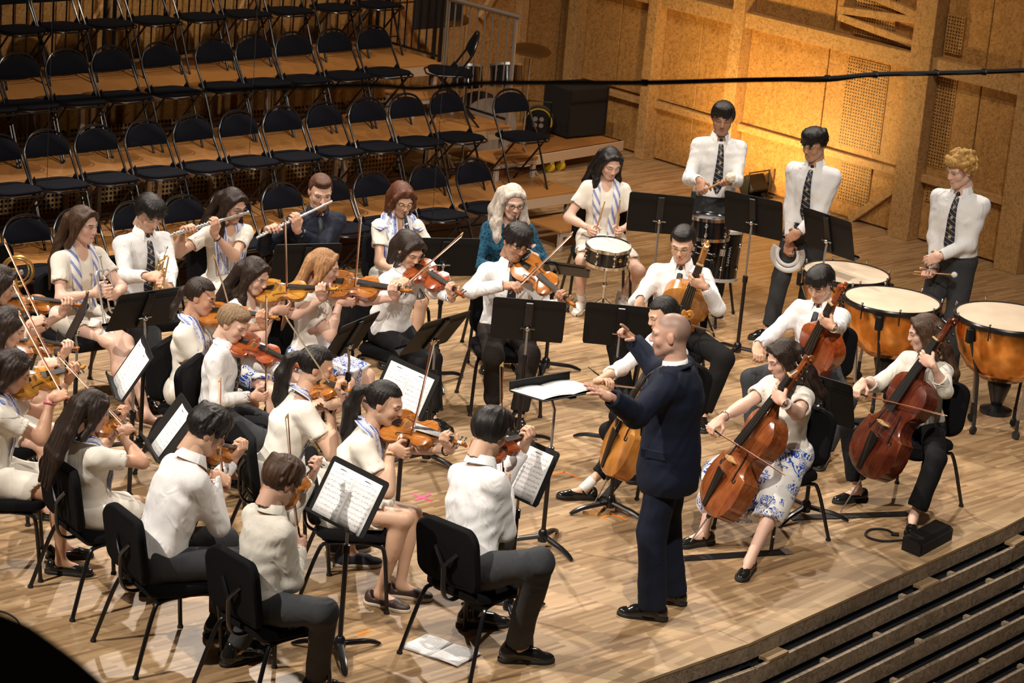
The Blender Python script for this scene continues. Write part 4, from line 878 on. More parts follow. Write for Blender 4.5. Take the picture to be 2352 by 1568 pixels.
class Person:
    def __init__(s, /, **k):
        s.k = k; g = k.get; s.sc = g('s', 1.0); sc = s.sc; s.sex = g('sex', 'm'); yaw = math.radians(k['yaw']); s.yaw = yaw
        ey = np.array([math.cos(yaw), math.sin(yaw), 0]); ex = np.array([ey[1], -ey[0], 0]); s.ex, s.ey = ex, ey
        lean, side = math.radians(g('lean', 6)), math.radians(g('side', 0)); s.stand = g('stand', False); hz = g('hipz', .93*sc if s.stand else .46+.082*sc); Lt = .50*sc; s.Lt = Lt; hip = np.array([0, 0, hz])
        hy = math.radians(g('hyaw', k['yaw'])); hp, hr = math.radians(g('pitch', 12)), math.radians(g('roll', 0)); hf = np.array([math.cos(hy), math.sin(hy), 0])
        fy = nrm(hf*math.cos(hp)-UZ*math.sin(hp)); fx = nrm(np.cross(fy, UZ)); fz = np.cross(fx, fy); c_, s_ = math.cos(hr), math.sin(hr); fx, fz = fx*c_+fz*s_, fz*c_-fx*s_; s.hf = (fx, fy, fz); hs = g('hs', 1.0)*sc; s.hs = hs
        s.cyaw = math.radians(g('cyaw', k['yaw'])); ch = g('chair'); s.chair = None
        if ch: cey = np.array([math.cos(s.cyaw), math.sin(s.cyaw), 0]); s.chair = at(ch[0], ch[1], .67)*np.array([1, 1, 0])+cey*.235; hxy = s.chair-cey*.07
        for it in range(6 if ch else 1):
            tz = nrm(UZ*math.cos(lean)*math.cos(side)+ey*math.sin(lean)+ex*math.sin(side)); N = hip+tz*Lt; ND = nrm(tz*.75+UZ*.25+nrm(ey-tz*(ey@tz))*.10); Hd = N+ND*.115*sc+fz*.055*hs+fy*.020*hs; base = at(k['head'][0], k['head'][1], Hd[2])
            if ch: e = base-hxy-Hd; lean = float(np.clip(lean+e@ey/.62/sc, -.3, .75)); side = float(np.clip(side+e@ex/.62/sc, -.35, .35))
        ty = nrm(ey-tz*(ey@tz)); tx = np.cross(ty, tz); s.tx, s.ty, s.tz = tx, ty, tz
        off = np.array([base[0]-Hd[0], base[1]-Hd[1], 0]); s.hip = hip+off; s.N = N+off; s.Hd = Hd+off; s.ND = ND
        sw = g('sw', .158 if s.sex == 'm' else .143)*sc; s.sh = {'R': s.N-tz*.072*sc+tx*sw, 'L': s.N-tz*.072*sc-tx*sw}
        for q, v in (g('shrug') or {}).items(): s.sh[q] = s.sh[q]+tz*v[0]+ty*v[1]
        s.hj = {'R': s.hip+ex*.085*sc, 'L': s.hip-ex*.085*sc}; s.ank = {}; s.knee = {}; s.fdir = {}
        fdf = g('feet') or {}
        for q, sg in (('R', 1), ('L', -1)):
            v = fdf.get(q)
            if v is None: A = s.hj[q]+ey*((.40 if not s.stand else .0)*sc)+ex*sg*(.03 if not s.stand else .01)*sc; A[2] = .085*sc
            elif len(v) == 2 and abs(v[0]) < 3: A = s.hip+ey*v[1]*sc+ex*v[0]*sc; A[2] = .085*sc
            else: A = at(v[0], v[1], .085*sc)
            s.ank[q] = A; kp = (g('knees') or {}).get(q); pole = ey*.55+UZ*.7+ex*sg*g('splay', .15) if not s.stand else ey+ex*sg*.1
            K = ik(s.hj[q], A, .415*sc, .405*sc, pole)
            if kp is not None: K = on_sphere(kp[0], kp[1], s.hj[q], .415*sc, kp[2] if len(kp) > 2 else -1)
            s.knee[q] = K; fd = (g('toes') or {}).get(q); s.fdir[q] = nrm(ey+ex*sg*.15) if fd is None else np.array([math.cos(math.radians(fd)), math.sin(math.radians(fd)), 0])
        s.hands = {}
        s.mouth = s.Hd+fy*.098*hs-fz*.066*hs; s.chin = s.Hd+fy*.06*hs-fz*.115*hs
    def T(s, t, ang, off=0.0):
        """point on the clothed trunk: t along the spine, ang from the front towards the right"""
        zs, a, b = TORSO[s.sex]; bl = s.k.get('bulk', 1.0); a_ = np.interp(t, zs, a)*s.sc*bl+off; b_ = np.interp(t, zs, b)*s.sc*bl+off; return s.hip+s.tz*s.Lt*t+s.tx*a_*math.sin(ang)+s.ty*b_*math.cos(ang)
    def hand(s, q, w, f, pose, pole=None): s.hands[q] = (np.asarray(w, float), [nrm(v) for v in f], pose, pole)
    def trunk(s, grow, t0, t1):
        zs, a, b = TORSO[s.sex]; bl = s.k.get('bulk', 1.0)*s.sc; hip, tx, ty, tz, Lt = [np.asarray(v, np.float32) if not np.isscalar(v) else v for v in (s.hip, s.tx, s.ty, s.tz, s.Lt)]
        za, aa, ba = np.array(zs), np.array(a)*bl+grow, np.array(b)*bl+grow
        def fn(P):
            q = P-hip; z = (q@tz)/Lt; A = np.interp(z, za, aa); B = np.interp(z, za, ba); d = (np.sqrt(((q@tx)/A)**2+((q@ty)/B)**2)-1)*np.minimum(A, B); return np.maximum(d, np.maximum((t0-z)*Lt, (z-t1)*Lt))
        m = .30*s.sc; return fn, s.hip-m-np.maximum(0, -s.tz*Lt*0)+np.minimum(0, s.tz*Lt), s.hip+m+np.maximum(0, s.tz*Lt)
def pole_default(p, q): 
    sg = 1 if q == 'R' else -1; return p.ex*sg*(.55 if not p.stand else .35)-UZ*.8-p.ey*(.25 if not p.stand else .5)
def build_person(p, label):
    k = p.k; g = k.get; sc = p.sc; fem = p.sex == 'f'; skin = np.array(k['skin']); R = empty('person', (0, 0, 0), 0, label, 'person'); R.location = (0, 0, 0)
    base = np.array([p.hip[0], p.hip[1], 0]); R.location = tuple(base); Z0 = lambda V: V-base
    elbow = {}; wrist = {}
    for q, sg in (('R', 1), ('L', -1)):
        if q not in p.hands:
            w = p.hip+p.ey*.30*sc+p.ex*sg*.10*sc+UZ*(.06*sc); p.hand(q, w, frame_from(p.ey-p.ex*sg*.3-UZ*.2, UZ), 'relax')
        w, f, pose, pole = p.hands[q]; po = pole_default(p, q) if pole is None else np.asarray(pole, float); elbow[q] = ik(p.sh[q], w, .285*sc, .245*sc, po); wrist[q] = w
    # ---------------- skin
    pts = [p.hip-UZ*.12, p.N+UZ*.05]+[*p.sh.values(), *elbow.values(), *wrist.values(), *p.knee.values(), *p.ank.values()]
    lo, hi = np.min(pts, 0)-.13, np.max(pts, 0)+.13; lo[2] = max(lo[2], .004); f = Field(lo, hi, .0150); fs = (.92 if fem else 1.0)*sc*g('limb', 1.0)
    f.func(*[p.trunk(-.014*sc, -.12, .97)[i] for i in range(3)], k=0); f.cone(p.N-p.tz*.06*sc, p.N+p.ND*.16*sc, .058*fs, .047*fs, .04)
    for q in 'RL':
        S_, E_, W_ = p.sh[q], elbow[q], wrist[q]; fdir = nrm(W_-E_); f.cone(p.N-p.tz*.045*sc, S_, .042*fs, .046*fs, .05); f.cone(S_, E_, .050*fs, .038*fs, .03); f.cone(E_, W_+fdir*.03, .0385*fs, .0245*sc, .03); f.cone(E_+(W_-E_)*.12, E_+(W_-E_)*.45, .039*fs, .034*fs, .03)
        Kn, An = p.knee[q], p.ank[q]; f.cone(p.hj[q], Kn, .083*fs, .054*fs, .05); f.cone(Kn, An, .050*fs, .034*fs, .03); bk = nrm(Kn-An); bm = nrm(-p.fdir[q]); f.ell(Kn+(An-Kn)*.32+bm*.018*sc, (.045*fs, .048*fs, .115*fs), np.stack(frame_from(bm, bk), 1), k=.04)
        f.cone(An-UZ*.02*sc, An+p.fdir[q]*.13*sc-UZ*.052*sc, .034*fs, .024*fs, .03)
    V, F_ = f.mesh(1); d = (V-(p.N+p.ND*.105*sc))@p.ND; rad = np.linalg.norm(np.cross(V-p.N, p.ND), axis=1); keep = ~((d > 0) & (rad < .13*sc))
    for q in 'RL':
        ax = nrm(wrist[q]-elbow[q]); keep &= ~((((V-wrist[q])@ax) > -.012) & (np.linalg.norm(V-wrist[q], axis=1) < .09))
    V, F_ = trim(V, F_, keep); C = np.tile(skin, (len(V), 1)); parts_V, parts_F, parts_C = [V], [F_], [C]; n0 = len(V); loops = rim(F_); joins = []
    Hv, Hf = HEADS['m' if not fem else 'f']; Hm = np.stack(p.hf, 1)*p.hs; keepH = Hv[:, 2] > -.135+.25*np.minimum(Hv[:, 1], 0); Hv2, Hf2 = trim(Hv, Hf, keepH); Hc = head_colors(Hv2, skin, g('lips', skin*np.array([.80, .48, .46])), g('brow', (.02, .014, .01)), g('face', ''), g('eyes', False)); HW = Hv2@Hm.T+p.Hd; parts_V.append(HW); parts_F.append(Hf2+n0); parts_C.append(Hc)
    lh = max(rim(Hf2), key=len); cN = p.N+p.ND*.105*sc
    def near(c): 
        L_ = [l for l in loops if np.linalg.norm(V[l].mean(0)-c) < .09]; return max(L_, key=len) if L_ else None
    a = near(cN)
    if a is not None: joins.append((a, [i+n0 for i in lh], p.ND, cN))
    n0 += len(Hv2); hand_pts = {}
    for q in 'RL':
        w, fr, pose, _ = p.hands[q]; hv, hf_ = HANDS[pose]; X = hv*np.array([1 if q == 'R' else -1, 1, 1])*sc*g('hnd', 1.0); ff = hf_ if q == 'R' else hf_[:, ::-1]; kp = hv[:, 1] > -.018; kx, kf = trim(X, ff, kp); Wv = kx@np.stack(fr, 1).T+w
        parts_V.append(Wv); parts_F.append(kf+n0); cc = np.tile(skin*np.array([1.0, .93, .90]), (len(kx), 1)); parts_C.append(cc); lw = max(rim(kf), key=len); a = near(w-nrm(w-elbow[q])*.012)
        if a is not None: joins.append((a, [i+n0 for i in lw], nrm(w-elbow[q]), w))
        n0 += len(kx)
    VV = np.concatenate(parts_V); CC = np.concatenate(parts_C); tri = []
    for A, B, ax, c in joins: tri += zipper(VV, A, B, ax, c)
    Fq = np.concatenate(parts_F); me = bpy.data.meshes.new('body'); nq, nt = len(Fq), len(tri); me.vertices.add(len(VV)); me.vertices.foreach_set('co', Z0(VV).astype(np.float32).ravel())
    li = np.concatenate([Fq.ravel(), np.array(tri, int).ravel()]) if nt else Fq.ravel(); me.loops.add(len(li)); me.loops.foreach_set('vertex_index', li.astype(np.int32)); me.polygons.add(nq+nt)
    me.polygons.foreach_set('loop_start', np.concatenate([np.arange(nq)*4, nq*4+np.arange(nt)*3]).astype(np.int32)); me.update(calc_edges=True); me.polygons.foreach_set('use_smooth', np.ones(nq+nt, bool)); me.materials.append(SKIN)
    ca = me.color_attributes.new('Col', 'FLOAT_COLOR', 'POINT'); ca.data.foreach_set('color', np.concatenate([CC, np.ones((len(CC), 1))], 1).astype(np.float32).ravel()); link('body', me, R)
    HM4 = M3(*[v*p.hs for v in p.hf], Z0(p.Hd))
    if g('hair'):
        st, hc = k['hair']; key = 'hair_'+st+hc
        if key not in bpy.data.meshes: np_mesh(key, *HAIRS[st], HM[hc])
        link('hair', bpy.data.meshes[key], R, HM4)
    # ---------------- top
    top = g('top', 'shirt'); tm = CL[g('topm', 'white')]; sleeve = {'shirt': 1.0, 'rolled': .48, 'dress': -.62, 'teal': .50, 'jacket': 1.0}[top]; gr = {'shirt': .014, 'rolled': .014, 'dress': .012, 'teal': .018, 'jacket': .028}[top]*sc
    pts = [p.hip-UZ*.10, p.N]+[*p.sh.values(), *elbow.values(), *wrist.values()]; f = Field(np.min(pts, 0)-.17, np.max(pts, 0)+.15, .0104); t0 = {'jacket': -.42}.get(top, .02 if not p.stand else .07)
    f.func(*p.trunk(gr, t0, .965), k=0)
    if top == 'jacket': f.ell(p.hip-p.tz*.10*sc, (.19*sc*g('bulk', 1), .15*sc*g('bulk', 1), .20*sc), np.stack((p.tx, p.ty, p.tz), 1), k=.05); f.func(lambda P: (P-np.asarray(p.hip, np.float32))@np.asarray(p.tz, np.float32)+.20*sc, p.hip-.4, p.hip+np.array([.4, .4, -.05]), 0, 'sub')
    sr = 1.0 if top != 'jacket' else 1.18
    for q in 'RL':
        S_, E_, W_ = p.sh[q], elbow[q], wrist[q]; f.cone(p.N-p.tz*.045*sc, S_, .044*fs*sr, .052*fs*sr, .06); ax = nrm(W_-E_)
        if sleeve > 0:
            e = E_+(W_-E_)*min(sleeve, .97); f.cone(S_, E_, .058*fs*sr, .051*fs*sr, .05); r1 = (.040 if sleeve > .9 else .050)*fs*sr; f.cone(E_, e, .053*fs*sr, r1, .03); cut, ca_, rr = e, ax, .030*fs if sleeve > .9 else .040*fs
            if sleeve <= .9: f.cone(e-ax*.035, e-ax*.005, .053*fs*sr, .055*fs*sr, .008)
        else:
            ua = nrm(E_-S_); e = S_+(E_-S_)*(-sleeve); f.cone(S_, e, .058*fs, .069*fs, .05); cut, ca_, rr = e-ua*.012, ua, .050*fs
        c32, a32 = np.asarray(cut, np.float32), np.asarray(ca_, np.float32)
        f.func(lambda P: np.maximum(-((P-c32)@a32), np.linalg.norm(P-c32, axis=-1)-.12), cut-.13, cut+.13, 0, 'sub'); f.cone(cut-ca_*.03, cut+ca_*.05, rr, rr, .004, 'sub')
    f.cone(p.N-p.ND*.005*sc, p.N+p.ND*.2*sc, .054*fs*(1.0 if top != 'dress' else 1.05), .07*fs, .01, 'sub')
    if top in ('dress', 'teal', 'jacket'):
        vn = (.05 if top == 'dress' else .10)*sc; f.path([p.T(.93, 0, .0), p.T(.93-vn/.5/sc, 0, .02)], [.045*fs, .012*fs], .012, 'sub')
    f.noise((.0026 if top != 'dress' else .0016)*sc, 60/sc, int(k['head'][0]), band=.03); V, F_ = f.mesh(1)
    link({'dress': 'dress_top', 'jacket': 'suit_jacket', 'teal': 'knitted_top'}.get(top, 'shirt'), np_mesh('shirt', Z0(V), F_, tm), R)
    # ---------------- bottoms
    bt = g('bottom', 'trousers'); bm = CL.get(g('botm', 'grey'), CL['grey']) if g('botm') != 'print' else C_PRINT; pts = [p.hip, *p.knee.values(), *p.ank.values()]
    if not (bt == 'none'):
        lo, hi = np.min(pts, 0)-.20, np.max(pts, 0)+.20; lo[2] = .0; f = Field(lo, hi, .0131); zt = .10 if bt != 'skirt' else .14
        f.func(*p.trunk((.006 if bt != 'skirt' else .013)*sc, -.22, zt), k=0)
        if bt == 'trousers':
            for q in 'RL':
                Kn, An = p.knee[q], p.ank[q]; f.cone(p.hj[q], Kn, .096*fs, .072*fs, .05); e = Kn+(An-Kn)*g('hem', .95); wd = g('flare', .062); f.cone(Kn, e+(An-Kn)*.1, .071*fs, wd*fs, .03); ax = np.asarray(nrm(An-Kn), np.float32); e32 = np.asarray(e, np.float32)
                f.func(lambda P: np.maximum(-((P-e32)@ax), np.linalg.norm(P-e32, axis=-1)-.14), e-.15, e+.15, 0, 'sub'); f.cone(e-ax*.03, e+ax*.06, wd*fs*.70, wd*fs*.70, .004, 'sub')
        else:
            ln = g('skl', .8)
            for q in 'RL':
                Kn, An = p.knee[q], p.ank[q]; e = p.hj[q]+(Kn-p.hj[q])*min(ln, 1.02); f.cone(p.hj[q], e, .100*fs, .088*fs, .09)
                if ln > 1: e2 = Kn+(An-Kn)*(ln-1); f.cone(Kn, e2, .086*fs, .088*fs*g('skw', 1.0), .07)
            mid = (p.knee['R']+p.knee['L'])/2; e = p.hip+(mid-p.hip)*min(ln, 1.0); f.cone(p.hip, e, .10*fs, .078*fs, .09)
            if ln > 1:
                for q_ in (.55, .85): f.cone(p.hj['R']+(p.knee['R']-p.hj['R'])*q_, p.hj['L']+(p.knee['L']-p.hj['L'])*q_, .075*fs, .075*fs, .08)
                ma = (p.ank['R']+p.ank['L'])/2; e = mid+(ma-mid)*(ln-1); f.cone(mid, e, .085*fs, .10*fs, .09); ax = nrm(ma-mid)
            else: ax = nrm(mid-p.hip)
            e32, a32 = np.asarray(e, np.float32), np.asarray(ax, np.float32); f.func(lambda P: np.maximum(-((P-e32)@a32), np.linalg.norm(P-e32, axis=-1)-.34), e-.35, e+.35, 0, 'sub')
            for q in 'RL':
                if ln <= 1: f.cone(e+(p.hj[q]-p.hip)*1.0-ax*.03+(p.knee[q]-mid)*ln*.75, p.knee[q]+ax*.05, .066*fs, .07*fs, .006, 'sub')
        f.noise(.0030*sc, 30/sc, int(k['head'][1]), band=.03); V, F_ = f.mesh(1)
        link('trousers' if bt == 'trousers' else 'skirt', np_mesh('bottom', Z0(V), F_, bm), R)
        if bt == 'trousers' and p.stand and top == 'shirt':
            rp = [p.T(.085, a_, .012) for a_ in np.linspace(0, 2*PI, 25)]; b_ = MB(); b_.tube([Z0(v) for v in rp], .013, 6, flat=.35); b_.build('belt', C_SHOE, R, True)
    # ---------------- socks and shoes
    for q in 'RL':
        sk = g('shoes', 'oxford'); mm, ms = {'oxford': (C_SHOE, C_SOLE), 'loafer': (C_SHOE, C_SOLE), 'mary': (C_SHOE, C_SOLE), 'sneaker': (C_SNEAK, C_SOLEW), 'brownloafer': (C_SUEDE, C_SOLEW), 'dkloafer': (C_DKBR, C_SOLEW), 'canvas': (C_NAVYC, C_SOLEW)}[sk]; kk = {'brownloafer': 'loafer', 'dkloafer': 'loafer', 'canvas': 'sneaker'}.get(sk, sk)
        up, so, ex_ = shoe_meshes(kk, mm, ms); A = p.ank[q]; fd = p.fdir[q]; M = M3(np.cross(fd, UZ)*sc, fd*sc, UZ*sc, Z0(np.array([A[0], A[1], 0.0]))); o = link('shoe', up, R, M); link('sole', so, o)
        if ex_: link('strap', ex_, o)
        if g('sock'):
            d = nrm(p.knee[q]-A); MB().tube([Z0(A-d*.03), Z0(A+d*g('sockh', .07))], .040*fs, 10).build('sock', CL[k['sock']], R, True)
    # ---------------- collar, tie, scarf
    if top in ('shirt', 'rolled', 'jacket') and g('collar', True):
        cm = CL['white'] if top == 'jacket' else tm; V = []; n = 20; rn = .060*sc*(.94 if fem else 1)*(1.02 if top == 'jacket' else 1); cN = p.N+p.ND*.018*sc; up = p.ND; fx_ = p.tx; fy_ = nrm(p.ty-up*(p.ty@up))
        for i in range(n+1):
            a = .13*PI+(2-.26)*PI*i/n; dr = fx_*math.sin(a)+fy_*math.cos(a); ed = abs(i/n-.5)*2; pt = ed**6
            uh = .030 if top != 'jacket' else .018
            V += [cN+dr*rn*.98-up*.022*sc, cN+dr*rn+up*uh*sc*(1-.35*pt), cN+dr*(rn+.007*sc)+up*(uh+.002)*sc*(1-.35*pt), cN+dr*(rn+((.022+.016*pt) if top != 'jacket' else .012)*sc)-up*(.014+.030*pt)*sc]
        F_ = [(i*4+j, i*4+j+1, (i+1)*4+j+1, (i+1)*4+j) for i in range(n) for j in range(3)]; me = np_mesh('collar', Z0(np.array(V)), F_, cm, True); link('collar', me, R)
        if top == 'jacket':
            bp_ = [p.N-p.ty*.088*sc+p.tx*0+p.ND*.004*sc]
            for sg in (1, -1):
                cur = bezier([p.N-p.ty*.080*sc+p.ND*.016*sc, p.N-p.ty*.04*sc+p.tx*sg*.084*sc+p.ND*.012*sc, p.N+p.ty*.03*sc+p.tx*sg*.105*sc-p.ND*.03*sc]+[p.T(t, sg*an, gr+.006*sc) for t, an in ((.80, .50), (.65, .34), (.48, .12))], 4); nr = [nrm(v-(p.hip+p.tz*((v-p.hip)@p.tz))+p.ND*.35) for v in cur]; strip('lapel', [Z0(v) for v in cur], nr, list(np.interp(np.linspace(0, 1, len(cur)), [0, .35, .6, 1], [.045*sc, .05*sc, .085*sc, .02*sc])), tm, R, .006*sc)
            for ang, t_ in ((-1.25, .10), (1.25, .10)):
                c_ = p.T(t_, ang, gr+.004*sc); nn = nrm(c_-(p.hip+p.tz*p.Lt*t_)); e_ = np.cross(p.tz, nn); MB().box((0, 0, 0), (.15*sc, .05*sc, .008), M3(e_, p.tz, np.cross(e_, p.tz), Z0(c_)), .003).build('pocket_flap', tm, R)
            for i in range(3):
                w_ = wrist['L']-nrm(wrist['L']-elbow['L'])*(.02+.018*i); nn = nrm(np.cross(nrm(wrist['L']-elbow['L']), p.ey)+UZ*-.4); MB().sphere(tuple(Z0(w_+nn*.046*fs)), .006, 8, 6).build('sleeve_button', C_BLACK, R, True)
    if g('tie'):
        kn = p.N+p.ty*.064*sc-p.tz*.006*sc; tp = [kn]+[p.T(t, 0, gr+.010*sc) for t in (.86, .76, .65, .50, .35, g('tie_end', .16))]; b_ = MB(); b_.sphere(tuple(Z0(kn)), (.015*sc, .015*sc, .017*sc), 8, 6); t_ = strip('tie', [Z0(v) for v in bezier(tp, 4)], p.ty, list(np.interp(np.linspace(0, 1, len(bezier(tp, 4))), [0, .9, 1], [.034*sc, .078*sc, .02*sc])), C_TIE if k['tie'] != 'dark' else C_TIEB, R, .005*sc); b_.build('tie_knot', C_TIEB, t_, True)
    if g('scarf'):
        kind = k['scarf']; sm = {'band': C_BAND, 'print': C_SCARF, 'wide': C_SCARF}[kind]; wd = {'band': .062, 'print': .095, 'wide': .13}[kind]*sc; en = g('scarf_end', .28)
        for sg in (1, -1):
            bp_ = [p.N-p.ty*.062*sc+p.tx*sg*.010*sc+p.ND*.028*sc, p.N-p.ty*.030*sc+p.tx*sg*.066*sc+p.ND*.030*sc, p.N+p.ty*.030*sc+p.tx*sg*.082*sc+p.ND*.004*sc]+[p.T(t, sg*an, gr+.012*sc) for t, an in ((.86, .62), (.72, .52), (.56, .46), (.42, .40), (en, .34))]
            cur = bezier(bp_, 4); nr = [nrm(v-(p.hip+p.tz*((v-p.hip)@p.tz))+p.ND*.25) for v in cur]; strip('scarf', [Z0(v) for v in cur], nr, wd, sm, R, .004, sg*.13)
        if kind == 'wide' or g('cape'):
            cur = [p.T(.90, a_, gr+.018*sc) for a_ in np.linspace(.8, 2*PI-.8, 15)]; nr = [nrm(v-(p.hip+p.tz*((v-p.hip)@p.tz))+p.tz*.9) for v in cur]; strip('scarf', [Z0(v) for v in cur], nr, .15*sc, C_SCARF, R, .004)
    if g('glasses'):
        m_ = C_GLASS if k['glasses'] == 'dark' else C_GOLDF; b_ = MB(); th = .0022 if k['glasses'] == 'dark' else .0013
        for sg in (1, -1): b_.tube([(sg*.032+.0215*math.cos(a), .100-.006*abs(math.cos(a))*0, .002+.018*math.sin(a)) for a in np.linspace(0, 2*PI, 15)], th, 5, False); b_.tube([(sg*.054, .098, .006), (sg*.076, .06, .008), (sg*.080, -.01, .004)], th, 5)
        b_.tube([(-.011, .101, .005), (0, .104, .008), (.011, .101, .005)], th, 5); b_.build('glasses', m_, R, True, HM4)
    for q, v in (g('wristlet') or {}).items():
        m_ = {'gold': C_GOLD, 'dark': C_BLACK, 'white': C_SNEAK, 'pink': mat('pink_band', (.6, .05, .2), .6), 'silver': C_STEEL}[v]; ax = nrm(wrist[q]-elbow[q]); c = wrist[q]-ax*.035; e1 = nrm(np.cross(ax, UZ)); e2 = np.cross(ax, e1)
        MB().tube([Z0(c+.0315*sc*(e1*math.cos(a)+e2*math.sin(a))) for a in np.linspace(0, 2*PI, 15)], .004 if v not in ('white',) else .008, 6, False).build('bracelet' if v != 'white' else 'watch', m_, R, True)
    if g('earring'):
        b_ = MB(); b_.sphere((.079, -.002, -.044), .0055, 6, 5); b_.sphere((-.079, -.002, -.044), .0055, 6, 5); b_.build('earring', C_GOLD, R, True, HM4)
    p.elbow, p.wrist = elbow, wrist; return R
# ------------------------------------------------------------------ the players
FAIR, LIGHT, ASIAN, TAN, BROWN = (.70, .45, .345), (.63, .385, .28), (.64, .40, .275), (.52, .29, .185), (.42, .225, .14)
def seat(p, label): place_chair(p.hip+p.ey*.07 if p.chair is None else p.chair, p.cyaw, label)
def play_violin(p, who, scroll, sgn, kind, col, frog, tip, roll=28, colour='', bsgn=None, lpole=None, rpole=None, drop=.128, typ='r'):
    fx, fy, fz = p.hf; hs = p.hs; low = p.Hd-fx*.045*hs+fy*.025*hs-fz*drop*hs; k = {'violin': 1.0, 'viola': 1.13}[kind]; S_ = on_sphere(scroll[0], scroll[1], low, .566*k, sgn); y = nrm(S_-low); z = nrm(UZ-y*y[2]); x = np.cross(y, z); r = math.radians(roll); z = z*math.cos(r)+x*math.sin(r); x = np.cross(y, z)
    M = M3(x, y, z, low); fiddle(kind, col, M, f'{colour} {kind} held by {who}', 'violins and violas'); q = fpoints(kind, col, M)
    F2, T2 = np.array(frog, float), np.array(tip, float); ln_ = (T2-F2)/np.linalg.norm(T2-F2); C = min(q['string'], key=lambda P_: abs((proj(P_)-F2)[0]*ln_[1]-(proj(P_)-F2)[1]*ln_[0])); cp = proj(C); fr = np.clip(np.linalg.norm(cp-F2)/np.linalg.norm(T2-F2), .15, .85); best = None
    for sg in ((-1, 1) if bsgn is None else (bsgn,)):
        Fw = on_sphere(frog[0], frog[1], C, .70*fr+.02, sg); sc_ = abs(nrm(C-Fw)@y)
        if best is None or sc_ < best[0]: best = (sc_, Fw)
    Fw = best[1]; d = nrm(C-Fw); up = nrm(z-d*(z@d)); Fo = Fw+up*.006; bow(Fo, Fo+d, up, f'bow drawn by {who}', typ)
    h = grip_frame(Fo+d*.035+up*.010, d, nrm(Fo-p.sh['R']+UZ*.12)+.35*np.cross(up, -d), True, (.088, .026)); p.hand('R', h['w'], h['f'], 'bow', p.ex*.42-UZ*.9-p.ey*.1 if rpole is None else rpole)
    h = grip_frame(q['neck'], q['ax'], q['up'], False, (.078, .027)); p.hand('L', h['w'], h['f'], 'press', -UZ+p.ey*.25-p.ex*.1 if lpole is None else lpole); return q
def play_cello(p, who, scroll, pin, pinlen, col, colour, frog, tip, sgn=-1, hi=False, bsgn=None, face=None):
    G = at(pin[0], pin[1], 0.0); k = 2.12; tot = pinlen+.566*k; S_ = on_sphere(scroll[0], scroll[1], G, tot, sgn); y = nrm(S_-G); low = G+y*pinlen; fz_ = p.ey if face is None else np.array([math.cos(math.radians(face)), math.sin(math.radians(face)), .0]); z = nrm(fz_-y*(fz_@y)); x = np.cross(y, z)
    M = M3(x, y, z, low); o = fiddle('cello', col, M, f'{colour} cello played by {who}', 'cellos'); MB().tube([(0, -.01, 0), (0, -pinlen, 0)], [.0055, .004], 8).build('endpin', C_GREYST, o, True); q = fpoints('cello', col, M)
    if frog:
        F2, T2 = np.array(frog, float), np.array(tip, float); ln_ = (T2-F2)/np.linalg.norm(T2-F2); C = min(q['string'], key=lambda P_: abs((proj(P_)-F2)[0]*ln_[1]-(proj(P_)-F2)[1]*ln_[0])); cp = proj(C); fr = np.clip(np.linalg.norm(cp-F2)/np.linalg.norm(T2-F2), .12, .88); best = None
        for sg in ((-1, 1) if bsgn is None else (bsgn,)):
            Fw = on_sphere(frog[0], frog[1], C, .70*fr+.02, sg); sc_ = abs(nrm(C-Fw)@y)+.6*abs(nrm(C-Fw)@z)
            if best is None or sc_ < best[0]: best = (sc_, Fw)
        Fw = best[1]; d = nrm(C-Fw); up = nrm(z-d*(z@d)); Fo = Fw+up*.006; bow(Fo, Fo+d, up, f'cello bow held by {who}', 'c')
        h = grip_frame(Fo+d*.035+up*.012, d, nrm(Fo-p.sh['R'])+.5*np.cross(up, -d), True, (.088, .026)); p.hand('R', h['w'], h['f'], 'bow', p.ex*.5-UZ*.9)
    h = grip_frame(q['neckhi'] if not hi else q['neck'], q['ax'], p.ex*.8+UZ*.35, False, (.085, .034)); p.hand('L', h['w'], h['f'], 'press', -p.ex*.65-UZ*1.0); return q
def wr(p, q, px, dist, sgn): return on_sphere(px[0], px[1], p.sh[q], dist, sgn)
GIRL = dict(sex='f', top='dress', topm='cream', bottom='skirt', botm='cream', shoes='loafer')
BOY = dict(sex='m', top='shirt', topm='white', bottom='trousers', botm='grey', shoes='oxford', sock='socb')
CAST = []
def cast(p, label, who=None, chair=True):
    CAST.append((p, label))
    if chair and not p.stand: seat(p, f'black padded chair under {who}')
# --- violins at the left edge
p = Person(**GIRL, head=(2, 652), yaw=5, hyaw=5, pitch=20, lean=4, s=.98, skin=LIGHT, hair=('longfront', 'dark')); w = 'the girl cut off at the left edge'
play_violin(p, w, (184, 706), 1, 'violin', 'amber', (100, 752), (9, 549), 25, 'amber'); cast(p, 'girl with dark hair at the left edge playing the topmost of three violins', w)
p = Person(**GIRL, head=(22, 748), yaw=0, hyaw=0, pitch=25, lean=6, s=.98, skin=FAIR, hair=('longfront', 'dark'), wristlet={'R': 'white'}); w = 'the second girl at the left edge'
play_violin(p, w, (176, 806), 1, 'violin', 'amber', (128, 850), (27, 645), 25, 'orange amber'); cast(p, 'girl with glossy dark hair at the left edge, second of three violinists', w)
p = Person(**GIRL, head=(30, 850), yaw=10, hyaw=5, pitch=25, lean=6, s=1.0, skin=TAN, hair=('long', 'dark'), scarf='wide', scarf_end=.3, wristlet={'R': 'pink'}, feet={'R': (.12, .42), 'L': (-.12, .42)}); w = 'the girl in the blue and white shawl'
play_violin(p, w, (192, 846), 1, 'violin', 'gold', (152, 925), (57, 705), 35, 'golden'); cast(p, 'girl with long dark hair and a blue printed shawl over her shoulders playing violin', w)
